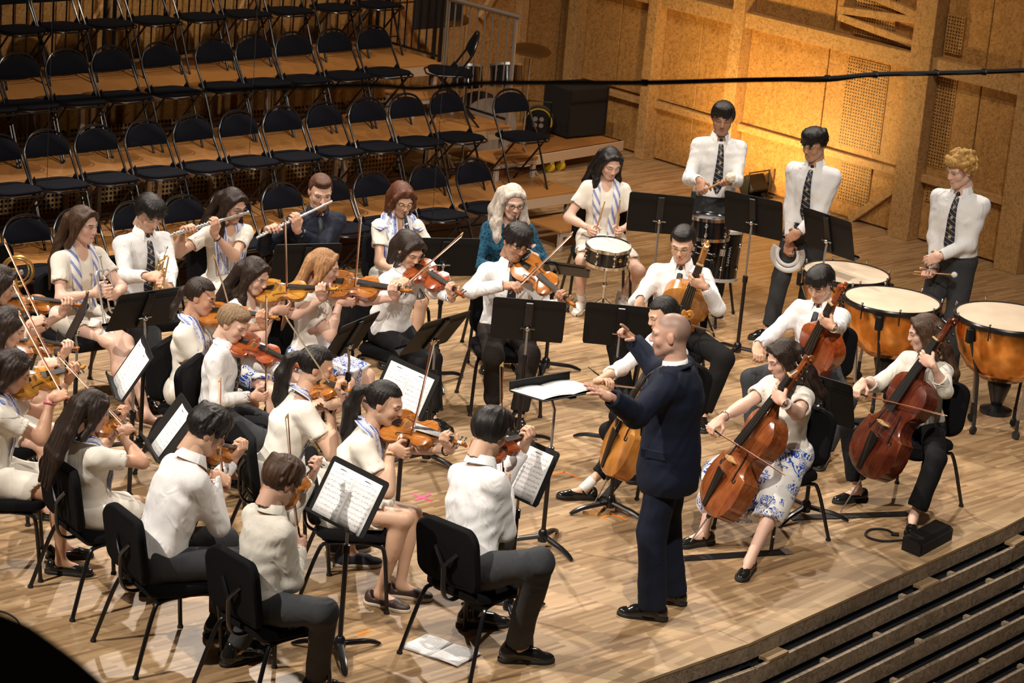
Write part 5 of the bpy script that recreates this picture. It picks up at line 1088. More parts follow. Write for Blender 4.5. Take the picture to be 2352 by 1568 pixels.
# --- front desk, backs to the camera
p = Person(**GIRL, head=(212, 942), chair=(145, 1129), cyaw=37, yaw=38, hyaw=28, pitch=15, lean=5, s=.95, skin=TAN, hair=('long', 'dark'), scarf='print', wristlet={'R': 'gold'}); w = 'the girl with very long dark hair'
play_violin(p, w, (288, 950), 1, 'violin', 'amber', (305, 1002), (168, 772), 20, 'orange', None, None, p.ex*.9-UZ*.6); cast(p, 'girl seen from behind with very long straight dark hair in a cream dress', w)
p = Person(**BOY, head=(476, 988), chair=(293, 1247), cyaw=35, yaw=28, hyaw=18, pitch=28, lean=8, s=1.13, hs=.93, skin=ASIAN, hair=('floppy', 'black'), tie=True); w = 'the boy with thick black hair'
play_violin(p, w, (556, 1040), 1, 'violin', 'amber', (508, 1122), (503, 866), 30, 'dark orange'); cast(p, 'boy with thick black hair in a white shirt seen from behind playing violin', w)
p = Person(**{**BOY, 'topm': 'offwhite'}, head=(646, 1104), chair=(541, 1345), cyaw=42, yaw=34, hyaw=40, pitch=24, lean=9, s=1.0, skin=LIGHT, hair=('floppy', 'brown'), knees={'R': (745, 1405)}, feet={'R': (728, 1560), 'L': (540, 1490)}); w = 'the boy with wavy brown hair'
play_violin(p, w, (735, 1060), 1, 'violin', 'amber', (684, 1258), (609, 966), 25, 'half hidden amber'); cast(p, 'boy with wavy brown hair in an off-white shirt with his back to us', w)
p = Person(**BOY, head=(1126, 992), chair=(1033, 1271), cyaw=50, yaw=34, hyaw=52, pitch=26, lean=4, s=1.13, hs=.93, skin=ASIAN, hair=('thick', 'black'), knees={'R': (1238, 1292)}, feet={'R': (1188, 1482), 'L': (1090, 1402)}, toes={'R': 10, 'L': 15}); w = 'the boy at the front with short black hair'
play_violin(p, w, (1225, 1005), 1, 'violin', 'red', (1150, 1118), (1074, 846), 20, 'mostly hidden'); cast(p, 'boy with short black hair and creased white shirt on the chair nearest the conductor', w)
# --- inner violins
p = Person(**{**GIRL, 'shoes': 'dkloafer'}, head=(885, 925), chair=(716, 1112), cyaw=5, yaw=-2, hyaw=-12, pitch=14, lean=6, s=1.03, skin=ASIAN, hair=('ponytail', 'black'), scarf='print', scarf_end=.3, wristlet={'R': 'gold', 'L': 'dark'}, skl=.72, knees={'R': (930, 1190)}, feet={'R': (872, 1358), 'L': (920, 1338)}, toes={'R': -20, 'L': -5}); w = 'the ponytailed girl nearest the front'
play_violin(p, w, (1072, 1026), -1, 'viola', 'amber', (936, 1048), (997, 776), 38, 'bright amber'); cast(p, 'girl with a black ponytail and printed scarf bowing a viola in profile', w)
p = Person(**{**GIRL, 'shoes': 'canvas'}, head=(728, 842), chair=(566, 1052), cyaw=22, yaw=20, hyaw=8, pitch=14, lean=4, s=1.06, hs=.96, skin=ASIAN, hair=('ponytail', 'black'), scarf='print', feet={'R': (.1, .45), 'L': (-.1, .45)}); w = 'the ponytailed girl turned away'
play_violin(p, w, (812, 905), -1, 'violin', 'amber', (792, 932), (661, 726), 30, 'half hidden brown'); cast(p, 'girl with a black ponytail turned away in a cream dress with tied waist', w)
p = Person(**BOY, head=(535, 742), yaw=-12, hyaw=-18, pitch=22, lean=4, s=.90, hs=1.04, skin=FAIR, hair=('short', 'sandy'), tie=True, brow=(.2, .13, .08)); w = 'the small fair-haired boy'
play_violin(p, w, (700, 852), -1, 'violin', 'red', (612, 915), (634, 682), 30, 'reddish'); cast(p, 'small boy with short fair hair, white shirt and striped tie playing violin', w)
p = Person(**GIRL, head=(462, 680), yaw=-18, hyaw=-8, pitch=14, lean=2, s=.97, skin=TAN, hair=('bun', 'dark'), scarf='print'); w = 'the girl with a bun and glittered cheek'
play_violin(p, w, (642, 735), -1, 'violin', 'amber', (545, 770), (497, 592), 30, 'amber brown'); cast(p, 'girl with slicked back bun and blue scarf playing violin', w)
p = Person(**{**GIRL, 'botm': 'print'}, head=(585, 632), eyes=True, yaw=-28, hyaw=-28, pitch=20, lean=4, s=.98, skin=FAIR, hair=('longfront', 'dark'), earring=True); w = 'the girl with long brown hair and earring'
play_violin(p, w, (778, 668), -1, 'violin', 'gold', (661, 712), (657, 492), 34, 'glossy golden'); cast(p, 'girl with long dark brown hair gazing down her golden violin', w)
p = Person(**{**GIRL, 'botm': 'print'}, head=(745, 612), yaw=-25, hyaw=-4, pitch=12, lean=4, s=.99, skin=FAIR, hair=('long', 'straw'), brow=(.2, .1, .05), skl=1.0, feet={'R': (812, 1010), 'L': (860, 995)}); w = 'the strawberry blond girl'
play_violin(p, w, (948, 673), -1, 'viola', 'amber', (814, 695), (831, 487), 38, 'shiny orange'); cast(p, 'girl with long strawberry blond hair and blue printed skirt playing viola', w)
p = Person(**{**BOY, 'sex': 'f', 'botm': 'black'}, head=(942, 574), yaw=-38, hyaw=-48, pitch=26, lean=8, s=.99, skin=ASIAN, hair=('bob', 'dark'), feet={'R': (935, 930), 'L': (990, 955)}, wristlet={'L': 'dark'}); w = 'the player with a dark bob'
play_violin(p, w, (1066, 684), -1, 'viola', 'red', (922, 662), (1052, 522), 30, 'red brown'); cast(p, 'player with a dark bob in white shirt and black trousers playing viola', w)
p = Person(**{**BOY, 'botm': 'brown'}, head=(1186, 556), eyes=True, yaw=-78, hyaw=-62, pitch=18, roll=8, lean=4, s=1.04, skin=BROWN, hair=('floppy', 'black'), glasses='gold', tie='dark', feet={'R': (1133, 925), 'L': (1192, 950)}, toes={'R': -85, 'L': -80}); w = 'the boy with wavy black hair and round glasses'
play_violin(p, w, (1322, 706), -1, 'viola', 'amber', (1178, 672), (1317, 533), 42, 'large orange', None, None, p.ex*.95-UZ*.35); cast(p, 'boy with wavy black hair and round gold glasses behind a black stand playing viola', w)
# --- cellos
p = Person(**{**BOY, 'botm': 'black'}, head=(1568, 560), yaw=-96, hyaw=-104, pitch=16, lean=4, s=1.06, skin=ASIAN, hair=('short', 'black'), glasses='gold', tie='dark', splay=.8, feet={'R': (.26, .36), 'L': (-.26, .36)}); w = 'the boy in wire glasses'
play_cello(p, w, (1628, 548), (1500, 905), .34, 'honey', 'honey coloured', (1452, 708), (1640, 760), -1); cast(p, 'cellist with wire glasses, white shirt and dark tie behind the conductor', w)
p = Person(**{**BOY, 'sex': 'f', 'top': 'rolled', 'botm': 'black', 'sock': 'sock', 'shoes': 'mary'}, head=(1522, 722), yaw=-150, hyaw=-160, pitch=20, lean=4, s=.98, skin=ASIAN, hair=('bun', 'black'), splay=.8, hem=.72, feet={'L': (1345, 1118), 'R': (1500, 1080)}, toes={'L': -170}, scarf='print'); w = 'the cellist hidden by the conductor'
play_cello(p, w, (1600, 722), (1356, 1172), .28, 'honey', 'orange brown', (1392, 884), (1560, 905), -1, face=-165); cast(p, 'cellist with black hair mostly hidden behind the conductor', w)
p = Person(**BOY, head=(1884, 652), yaw=-115, hyaw=-122, pitch=26, lean=4, s=1.0, skin=ASIAN, hair=('thick', 'black'), tie='dark', splay=.8, feet={'R': (.26, .36), 'L': (-.26, .36)}); w = 'the boy with a red cello'
play_cello(p, w, (1952, 648), (1795, 1010), .34, 'red', 'orange red', None, None, -1, hi=False, face=-140); p.hand('R', p.hip+p.ey*.42+p.ex*.30+UZ*.22, frame_from(p.ey*.6-p.ex*.4-UZ*.5, UZ), 'bow'); cast(p, 'boy with short black hair looking down beside his red cello', w)
p = Person(**{**GIRL, 'shoes': 'mary', 'botm': 'print'}, head=(1798, 822), yaw=-138, hyaw=-160, pitch=24, lean=6, s=1.0, bulk=1.08, limb=1.08, skin=FAIR, hair=('longfront', 'dark'), skl=1.5, skw=1.1, splay=.8, feet={'R': (1616, 1222), 'L': (1722, 1285)}, toes={'R': -150, 'L': -110}, wristlet={'R': 'silver', 'L': 'white'}); w = 'the girl in the printed skirt'
play_cello(p, w, (1878, 826), (1576, 1258), .29, 'brown', 'reddish brown', (1633, 983), (1808, 1102), -1, face=-162); cast(p, 'girl with long dark hair and blue printed skirt playing the nearest cello', w)
p = Person(**{**BOY, 'sex': 'f', 'top': 'rolled', 'topm': 'offwhite', 'botm': 'black', 'shoes': 'loafer', 'sock': None}, head=(2122, 762), yaw=-132, hyaw=-178, pitch=16, lean=4, s=1.0, skin=FAIR, hair=('longfront', 'brown'), splay=.8, hem=.86, flare=.078, feet={'R': (1970, 1122), 'L': (2098, 1185)}, toes={'R': -150, 'L': -100}); w = 'the girl on the right with rolled sleeves'
play_cello(p, w, (2204, 738), (1930, 1176), .31, 'dark', 'dark red', (1962, 902), (2180, 960), -1, face=-150); cast(p, 'girl with long brown hair and rolled cream sleeves playing a dark cello', w)
# --- winds
def rod_hand(p, q, C, a, ey, pose='finger', pole=None, off=(.085, .03)):
    h = grip_frame(C, a, ey, q == 'R', off); p.hand(q, h['w'], h['f'], pose, pole)
C_SILVER = mat('silver_plate', (.86, .86, .86), .27, .75); C_BRASS = mat('lacquered_brass', (.80, .50, .16), .27, .8); C_WOODB = mat('grenadilla', (.012, .011, .011), .3)
def make_flute(A, B, label):
    """A = crown by the mouth, B = foot end"""
    d = nrm(B-A); L = np.linalg.norm(B-A); z = nrm(UZ-d*d[2]); M = M3(np.cross(d, z), d, z, A); r = empty('flute', (0, 0, 0), 0, label, 'flute', 'silver flutes'); r.matrix_local = M
    MB().tube([(0, 0, 0), (0, .235, 0)], .0102, 10).tube([(0, -.012, 0), (0, 0, 0)], .0112, 10).build('head_joint', C_SILVER, r, True); MB().tube([(0, .235, 0), (0, L, 0)], .0098, 10).build('body', C_SILVER, r, True)
    MB().sphere((0, .06, .009), (.012, .018, .005), 10, 6).build('lip_plate', C_SILVER, r, True)
    for i in range(13): MB().lathe([(.0085, 0), (.0085, .005), (.006, .007)], 10, Matrix.Translation((0, .29+.0265*i+(.02 if i > 6 else 0), .0105))).build('key', C_SILVER, r, True)
    MB().tube([(.009, .27, .008), (.009, L-.02, .008)], .0028, 6).build('key_rod', C_STEEL, r, True)
    for y in (.235, .60): MB().tube([(0, y-.008, 0), (0, y+.008, 0)], .0122, 10).build('ring', C_SILVER, r, True)
p = Person(**GIRL, head=(536, 470), yaw=-62, hyaw=-38, pitch=20, lean=3, s=.98, skin=LIGHT, hair=('longfront', 'dark'), glasses='dark', scarf='print', wristlet={'L': 'dark', 'R': 'gold'}); w = 'the flautist with dark glasses'
E_ = p.mouth+p.hf[1]*.012; A = on_sphere(574, 481, E_, .075, -1); B = on_sphere(392, 541, A, .66, -1); make_flute(A, B, 'silver flute played by the girl in dark-rimmed glasses'); d = nrm(B-A)
rod_hand(p, 'L', A+d*.30, -d, UZ*.9+p.ey*.2, 'finger', -UZ-p.ex*.5+p.ey*.3); rod_hand(p, 'R', A+d*.50, -d, UZ*.5+p.ey*.9, 'finger', p.ex*.7-UZ*.6); cast(p, 'girl with long dark hair and dark-rimmed glasses playing a flute', w)
p = Person(**{**BOY, 'topm': 'navy', 'botm': 'black'}, head=(736, 440), eyes=True, yaw=-66, hyaw=-72, pitch=16, lean=3, s=1.05, skin=LIGHT, hair=('fade', 'redbr'), brow=(.08, .04, .02), tie='dark', wristlet={'L': 'white'}); w = 'the man in the navy shirt'
E_ = p.mouth+p.hf[1]*.012; A = on_sphere(766, 459, E_, .075, -1); B = on_sphere(590, 546, A, .66, -1); make_flute(A, B, 'silver flute played by the man in navy'); d = nrm(B-A)
rod_hand(p, 'L', A+d*.33, -d, UZ*.9+p.ey*.2, 'finger', -UZ-p.ex*.5+p.ey*.3); rod_hand(p, 'R', A+d*.52, -d, UZ*.5+p.ey*.9, 'finger', p.ex*.7-UZ*.6); cast(p, 'man in a navy shirt with cropped hair playing a flute', w)
def make_clarinet(A, B, label):
    d = nrm(B-A); L = np.linalg.norm(B-A); z = nrm(np.array([0, -1, .2])-d*(np.array([0, -1, .2])@d)); M = M3(np.cross(d, z), d, z, A); r = empty('clarinet', (0, 0, 0), 0, label, 'clarinet', 'black clarinets'); r.matrix_local = M; Rx = Matrix.Rotation(-PI/2, 4, 'X')
    MB().lathe([(.005, 0), (.010, .04), (.0125, .07), (.0125, .078)], 10, Rx).build('mouthpiece', C_BLACK, r, True); MB().lathe([(.013, .078), (.0155, .10), (.0145, .14), (.0140, .56), (.018, .60), (.030, .64), (.036, .66)], 14, Rx).build('body', C_WOODB, r, True)
    for y in (.079, .14, .33, .56): MB().tube([(0, y, 0), (0, y+.008, 0)], .0165, 12).build('ring', C_SILVER, r, True)
    for i in range(9): MB().lathe([(.0075, 0), (.0075, .004), (.005, .006)], 8, Matrix.Translation((.004*(-1)**i, .17+.042*i, .0145))).build('key', C_SILVER, r, True)
    MB().tube([(.013, .15, .008), (.013, .54, .008)], .002, 5).tube([(-.013, .15, .008), (-.013, .54, .008)], .002, 5).build('key_rod', C_SILVER, r, True)
p = Person(**GIRL, head=(924, 458), yaw=-76, hyaw=-66, pitch=20, lean=3, s=.98, skin=ASIAN, hair=('bob', 'auburn'), glasses='gold', scarf='wide', scarf_end=.3); w = 'the clarinettist with an auburn bob'
A = p.mouth+p.hf[1]*.0; B = A+nrm(-UZ*.82+p.ey*.5-p.ex*.15)*.66; make_clarinet(A, B, 'clarinet played by the girl with the auburn bob'); d = nrm(B-A)
rod_hand(p, 'L', A+d*.25, -d, p.ey*.7+p.ex*.7, 'finger', -UZ-p.ex*.7); rod_hand(p, 'R', A+d*.44, -d, p.ey*.7-p.ex*.7, 'finger', -UZ+p.ex*.7); cast(p, 'girl with an auburn bob and thin glasses playing a clarinet', w)
p = Person(sex='f', top='teal', topm='teal', bottom='skirt', botm='navyskirt', shoes='loafer', head=(1178, 462), eyes=True, yaw=-84, hyaw=-72, pitch=14, lean=3, s=1.02, skin=FAIR, hair=('wavy', 'grey'), glasses='dark', skl=1.86, skw=1.15, brow=(.3, .25, .2)); w = 'the woman with long grey hair'
A = p.mouth; B = A+nrm(-UZ*.85+p.ey*.45)*.66; make_clarinet(A, B, 'clarinet played by the woman with grey hair'); d = nrm(B-A)
rod_hand(p, 'L', A+d*.25, -d, p.ey*.7+p.ex*.7, 'finger', -UZ-p.ex*.9); rod_hand(p, 'R', A+d*.44, -d, p.ey*.7-p.ex*.7, 'finger', -UZ+p.ex*.9); cast(p, 'woman with long grey hair and teal crochet top playing a clarinet', w)
def make_trumpet(A, B, m, label, face):
    """A = mouthpiece, B = bell end"""
    d = nrm(B-A); x = nrm(np.asarray(face, float)-d*(np.asarray(face, float)@d)); z = np.cross(x, d); M = M3(z, d, x, A); r = empty('trumpet', (0, 0, 0), 0, label, 'trumpet'); r.matrix_local = M; Rx = Matrix.Rotation(-PI/2, 4, 'X')
    MB().lathe([(.0135, 0), (.0135, .004), (.006, .022), (.0045, .08)], 12, Rx).build('mouthpiece', C_SILVER, r, True)
    MB().tube([(0, .07, 0), (0, .36, 0)]+arc((.035, .36, 0), .035, PI, 0, 8)+[(.07, .30, 0)], .0062, 8).build('lead_pipe', m, r, True)
    MB().tube([(.07, .30, 0), (.07, .16, 0)]+arc((.035, .13, 0), .035, 0, -PI, 8)[::1]+[(.0, .16, .012)], .0062, 8).build('tuning_slide', m, r, True)
    MB().tube(arc((-.035, .13, .0), .035, 0, -PI, 10)+[(-.07, .14, 0), (-.07, .30, 0)], .0070, 8).build('bell_bow', m, r, True)
    MB().lathe([(.0072, 0), (.0085, .10), (.012, .16), (.020, .20), (.036, .228), (.060, .245), (.0605, .2465), (.058, .2445), (.034, .224)], 20, Matrix.Translation((-.07, .28, 0)) @ Rx).build('bell', m, r, True)
    for i in range(3):
        b = MB(); b.tube([(.012, .20+.026*i, 0), (-.05, .20+.026*i, 0)], .0105, 10); v = b.build('valve', m, r, True); MB().tube([(.012, .20+.026*i, 0), (.036, .20+.026*i, 0)], .003, 6).tube([(.036, .20+.026*i, 0), (.040, .20+.026*i, 0)], .008, 10).build('finger_button', m, v, True)
p = Person(**{**GIRL, 'shoes': 'brownloafer'}, head=(192, 515), eyes=True, yaw=-48, hyaw=-28, pitch=6, lean=0, s=1.03, skin=FAIR, hair=('long', 'brown'), scarf='band', scarf_end=.05, earring=True, skl=.60, feet={'R': (300, 935), 'L': (335, 948)}, toes={'R': -35, 'L': -25}, knees={'R': (262, 790), 'L': (290, 785)}, wristlet={'R': 'gold'}); w = 'the trumpeter with long brown hair'
A = on_sphere(230, 588, p.sh['R'], .36, -1); B = on_sphere(262, 770, A, .53, -1); make_trumpet(A, B, C_SILVER, 'silver trumpet resting upright on the lap of the long-haired girl', [1, -.6, 0]); d = nrm(B-A); C = A+d*.24
rod_hand(p, 'R', C, -d, p.ey*.8-p.ex*.5, 'finger', p.ex*.6-UZ*.9); rod_hand(p, 'L', C+d*.03, -d, p.ey*.5+p.ex*.8, 'grip', -p.ex*.7-UZ*.6); cast(p, 'girl with very long brown hair and banded scarf resting a silver trumpet', w)
p = Person(**BOY, head=(343, 490), yaw=-55, hyaw=-48, pitch=30, lean=2, s=1.03, skin=ASIAN, hair=('thick', 'black'), tie=True, feet={'R': (305, 870), 'L': (330, 905)}); w = 'the boy with the gold trumpet'
A = on_sphere(382, 567, p.sh['R'], .40, -1); B = on_sphere(355, 705, A, .50, -1); make_trumpet(A, B, C_BRASS, 'gold trumpet held upright by the boy in a white shirt', [-.8, -.8, 0]); d = nrm(B-A); C = A+d*.26
rod_hand(p, 'R', C, -d, p.ey*.8-p.ex*.5, 'grip', p.ex*.5-UZ*.9); rod_hand(p, 'L', C+d*.05, -d, p.ey*.5+p.ex*.8, 'grip', -p.ex*.7-UZ*.6); cast(p, 'boy with black hair, white shirt and striped tie holding a gold trumpet', w)
# --- percussion players
def make_stick(A, B, r0, r1, label, name='drum_stick', m=None, head=None, cat='stick', grp=None):
    d = nrm(B-A); L = np.linalg.norm(B-A); e = nrm(np.cross(d, [.3, .2, .9])); r = empty(name, (0, 0, 0), 0, label, cat, grp); r.matrix_local = M3(e, d, np.cross(e, d), A); MB().tube([(0, 0, 0), (0, L*.7, 0), (0, L, 0)], [r0, r0, r1], 8).build('shaft', m or C_MAPLE, r, True)
    if head:
        f = Field((-.06, L-.07, -.06), (.06, L+.07, .06), .005); f.ell((0, L, 0), (head[0],)*3, k=0); f.noise(head[0]*.06, 300, 3); V, F_ = f.mesh(1); link('felt_head', np_mesh('felt_head', V, F_, head[1]), r)
    else: MB().sphere((0, L, 0), (r1*1.5, r1*2.2, r1*1.5), 8, 6).build('tip', m or C_MAPLE, r, True)
C_FELT = mat('cream_felt', (.72, .65, .52), .95); C_FELTW = mat('white_felt', (.75, .73, .68), .95); C_FELTG = mat('green_felt', (.04, .16, .14), .95); C_HICK = mat('hickory', (.50, .26, .09), .45)
p = Person(**{**GIRL, 'shoes': 'sneaker'}, head=(1402, 374), yaw=-84, hyaw=-68, pitch=24, lean=2, s=1.02, skin=FAIR, hair=('longfront', 'black'), scarf='band', scarf_end=.02, skl=.82, splay=.15, feet={'R': (1334, 690), 'L': (1428, 682)}, toes={'R': -100, 'L': -80}, sock='sock'); w = 'the snare drummer'
for q, hp, tp in (('R', (1366, 536), (1388, 467)), ('L', (1416, 536), (1424, 463))):
    C = on_sphere(hp[0], hp[1], p.sh[q], .44, -1); T = on_sphere(tp[0], tp[1], C, .27, -1 if q == 'R' else -1); d = nrm(T-C); make_stick(C-d*.10, C+d*.28, .0072, .0045, f'drum stick in the {"right" if q == "R" else "left"} hand of the snare drummer', m=C_HICK, grp='snare sticks'); rod_hand(p, q, C, d, p.ey*.9-UZ*.4, 'grip', -UZ+p.ex*(.8 if q == 'R' else -.8))
cast(p, 'girl with long black hair in a cream dress seated behind the snare drum', w)
p = Person(**BOY, stand=True, head=(1660, 272), yaw=-86, hyaw=-92, pitch=10, lean=0, s=1.03, skin=BROWN, hair=('thick', 'black'), tie=True)
C = on_sphere(1615, 438, p.sh['R'], .50, -1); T = on_sphere(1678, 408, C, .26, -1); d = nrm(T-C); make_stick(C-d*.06, T, .009, .009, 'large cream felt bass drum mallet held across the chest', 'drum_mallet', C_HICK, (.042, C_FELT), 'mallet'); rod_hand(p, 'R', C, d, p.ey*.5-UZ*.6, 'grip'); rod_hand(p, 'L', C+d*.20, d, p.ey*.9+UZ*.2, 'grip'); cast(p, 'boy with thick black hair standing behind the bass drum holding a mallet')
p = Person(**BOY, stand=True, head=(1870, 332), yaw=-112, hyaw=-132, pitch=14, lean=1, s=1.02, skin=TAN, hair=('floppy', 'black'), glasses='gold', tie=True, feet={'R': (1768, 752), 'L': (1845, 740)}, toes={'R': -150, 'L': -95})
CR = on_sphere(1814, 560, p.sh['R'], .57, -1); CLp = on_sphere(1835, 534, p.sh['L'], .52, -1); p.hand('R', CR, frame_from(-UZ+p.ey*.2, p.ey), 'grip'); p.hand('L', CLp, frame_from(-UZ*.6+p.ex*.8, p.ey+UZ*.3), 'relax'); TAMB = CR-UZ*.10*p.sc+p.ey*.02; TAMBP = p
cast(p, 'boy with wavy black hair and glasses standing with a white tambourine')
p = Person(**BOY, stand=True, head=(2206, 390), eyes=True, yaw=-118, hyaw=-148, pitch=16, lean=0, s=1.07, skin=FAIR, hair=('curly', 'blond'), brow=(.3, .17, .07), tie=True)
CR = on_sphere(2128, 604, p.sh['R'], .56, -1); CLp = on_sphere(2142, 588, p.sh['L'], .52, -1); p.hand('L', on_sphere(2160, 588, p.sh['L'], .50, -1), frame_from(-UZ*.5+p.ex*.9, p.ey+UZ*.4), 'relax')
A = on_sphere(2100, 624, p.sh['R'], .60, -1)
for i, (tx_, ty_, fm, nm) in enumerate(((2192, 631, C_FELTW, 'white'), (2190, 643, C_FELTG, 'green'))):
    A_ = on_sphere(2100-2*i, 624+5*i, p.sh['R'], .60+.02*i, -1); T = on_sphere(tx_, ty_, A_, .36, -1 if i == 0 else 1); make_stick(A_, T, .0055, .0055, f'timpani mallet with {nm} felt head held by the curly haired boy', 'timpani_mallet', C_HICK, (.024, fm), 'mallet', 'timpani mallets')
    if i == 0: dT = nrm(T-A_); rod_hand(p, 'R', A_+dT*.12, -dT, -UZ*.3+p.ey*.8, 'grip')
cast(p, 'boy with curly golden hair standing behind the timpani')
# --- conductor
p = Person(sex='m', top='jacket', topm='suit', bottom='trousers', botm='suit', shoes='oxford', stand=True, head=(1540, 768), eyes=True, yaw=166, hyaw=172, pitch=6, lean=3, s=1.06, hs=1.02, bulk=1.20, limb=1.12, sw=.185, skin=(.60, .36, .27), face='stubble', brow=(.18, .11, .07), tie='dark', flare=.072, hem=1.06, feet={'L': (1500, 1388), 'R': (1545, 1352)}, toes={'L': 172, 'R': 165})
wl = on_sphere(1402, 912, p.sh['L'], .50, -1); tipl = on_sphere(1345, 884, wl, .19, -1); p.hand('L', wl, frame_from(tipl-wl, UZ*.9+p.ex*-.4), 'flat', -UZ*.9-p.ex*.3)
wr_ = on_sphere(1452, 778, p.sh['R'], .50, 1); tipr = on_sphere(1418, 742, wr_, .17, -1); p.hand('R', wr_, frame_from(tipr-wr_, UZ*.6+p.ex*.5-p.ey*.2), 'point', -UZ*.9+p.ex*.5); COND = p
cast(p, 'conductor with shaved head in a navy suit pointing with a raised hand')
for p, label in CAST: build_person(p, label)
# ------------------------------------------------------------------ music stands and sheets
def paper_mat():
    m = mat('printed_music', (.78, .78, .78), .7); t = NT(m); tc = t.n('TexCoord'); sp = t.n('SeparateXYZ'); t.l(tc, 'UV', sp, 'Vector')
    # uv in page units: u 0..1 across one page, v 0..1 up; ten systems of five lines, note blobs between
    fx = t.math('FRACT', sp, ao='X'); row = t.math('MULTIPLY', sp, 11.0, 'Y'); fr = t.math('FRACT', row); ins = t.math('MULTIPLY', t.math('GREATER_THAN', fr, .25), t.math('LESS_THAN', fr, .68)); ln = t.math('LESS_THAN', t.math('FRACT', t.math('MULTIPLY', t.math('SUBTRACT', fr, .25), 11.6)), .22)
    mg = t.math('MULTIPLY', t.math('GREATER_THAN', fx, .08), t.math('LESS_THAN', fx, .93)); mv = t.math('MULTIPLY', t.math('GREATER_THAN', sp, .05, 'Y'), t.math('LESS_THAN', sp, .90, 'Y'))
    mp = t.n('Mapping'); mp.inputs['Scale'].default_value = (30, 46, 1); t.l(tc, 'UV', mp, 'Vector'); v = t.n('TexVoronoi', Scale=1.0, feature='F1'); t.l(mp, 'Vector', v, 'Vector'); nt = t.math('MULTIPLY', t.math('LESS_THAN', v, .34, 'Distance'), ins)
    st = t.math('MULTIPLY', t.math('LESS_THAN', t.math('FRACT', t.math('MULTIPLY', sp, 29.0, 'X')), .12), t.math('MULTIPLY', t.math('GREATER_THAN', fr, .34), t.math('LESS_THAN', fr, .62))); nz = t.n('TexNoise', Scale=26.0); t.l(tc, 'UV', nz, 'Vector'); st = t.math('MULTIPLY', st, t.math('GREATER_THAN', nz, .47))
    ink = t.math('MAXIMUM', t.math('MULTIPLY', ln, t.math('MULTIPLY', ins, .45)), t.math('MAXIMUM', t.math('MULTIPLY', nt, .85), t.math('MULTIPLY', st, .8))); ink = t.math('MULTIPLY', ink, t.math('MULTIPLY', mg, mv)); ti = t.math('MULTIPLY', t.math('MULTIPLY', t.math('GREATER_THAN', sp, .925, 'Y'), t.math('LESS_THAN', sp, .945, 'Y')), t.math('LESS_THAN', t.math('ABSOLUTE', t.math('SUBTRACT', fx, .5)), .16)); ti = t.math('MULTIPLY', ti, t.math('GREATER_THAN', nz, .45)); ink = t.math('MAXIMUM', ink, ti)
    x = t.mix(ink, (.78, .78, .78), (.03, .03, .03), fo=0); t.l(x, 'Color', t.b, 'Base Color'); return m
C_PAPER = paper_mat()
def sheet(M, pages, label, w=.215, h=.30, curl=.01, lip=0.0):
    r = empty('sheet_music', (0, 0, 0), 0, label, 'sheet music', 'sheets of music'); r.matrix_local = M; tot = w*pages
    for i in range(pages):
        V = []; UVs = []; F_ = []; nu, nv = 7, 5
        for a in range(nu):
            for b in range(nv):
                u, v = a/(nu-1), b/(nv-1); x = -tot/2+w*(i+u); V.append((x, -curl*math.sin(PI*u)-.0015, h*v)); UVs.append((u, v))
        F_ = [(a*nv+b, (a+1)*nv+b, (a+1)*nv+b+1, a*nv+b+1) for a in range(nu-1) for b in range(nv-1)]; me = np_mesh('page', V, F_, C_PAPER, True); uv = me.uv_layers.new(name='UVMap'); uv.data.foreach_set('uv', np.array([UVs[l.vertex_index] for l in me.loops], np.float32).ravel()); o = link('page', me, r); md = o.modifiers.new('thickness', 'SOLIDIFY'); md.thickness = .0012
def stand_px(px, py, h, yaw, tilt, label, pages=0, slab=None, sw=.215, sh_=.30):
    P = at(px, py, h+.04); y = math.radians(yaw); stand(P, y, h, tilt, label)
    if pages:
        Md = Matrix.Translation((P[0], P[1], 0)) @ Matrix.Rotation(y-PI/2, 4, 'Z') @ Matrix.Translation((0, 0, h)) @ Matrix.Rotation(tilt, 4, 'X') @ Matrix.Translation((0, -.005, .335*.12-.335/2+.004)); sheet(Md, pages, slab, sw, sh_)
stand_px(168, 742, .93, 8, -.42, 'black music stand before the three violinists at the left edge')
stand_px(330, 706, .95, -48, -.5, 'black music stand in front of the boy with the gold trumpet')
stand_px(298, 842, .90, 16, -.55, 'music stand with white pages between the trumpeters and the long-haired violinist', 2, 'pages on the stand below the boy with the gold trumpet')
stand_px(388, 982, .88, 20, -.6, 'grey lit music stand beside the thick-haired boy', 1, 'page on the stand left of the thick-haired boy')
stand_px(794, 1140, .90, 42, -.49, 'nearest music stand with two printed pages', 2, 'two printed pages on the nearest stand')
stand_px(1188, 1072, .88, 43, -.45, 'music stand read by the boy nearest the conductor', 2, 'printed pages read by the boy nearest the conductor')
stand_px(1272, 880, 1.02, -49, -1.47, 'conductor\'s flat music stand', 2, 'open score lying on the conductor\'s flat stand', .24, .31)
stand_px(1213, 733, .86, -88, -.30, 'black stand in front of the boy in round glasses')
stand_px(994, 760, .88, -36, -.62, 'black stand in front of the player with the dark bob')
stand_px(797, 772, .86, -26, -.5, 'black stand in front of the strawberry blond girl')
stand_px(924, 896, .86, 42, -.45, 'stand with pages left of the empty floor behind the ponytailed girl', 2, 'pages on the stand behind the viola of the ponytailed girl')
stand_px(1018, 588, .92, -74, -.35, 'black stand in front of the auburn bob clarinettist')
stand_px(700, 602, .90, -66, -.35, 'black stand in front of the man in navy')
stand_px(1276, 606, .80, -100, -1.05, 'low flat music stand beside the grey-haired clarinettist')
stand_px(1516, 490, 1.05, -91, -.22, 'black stand between the snare drummer and the bass drum')
stand_px(1732, 494, 1.10, -120, -.25, 'black stand in front of the bass drum')
stand_px(1906, 536, 1.08, -138, -.30, 'black stand above the far timpano')
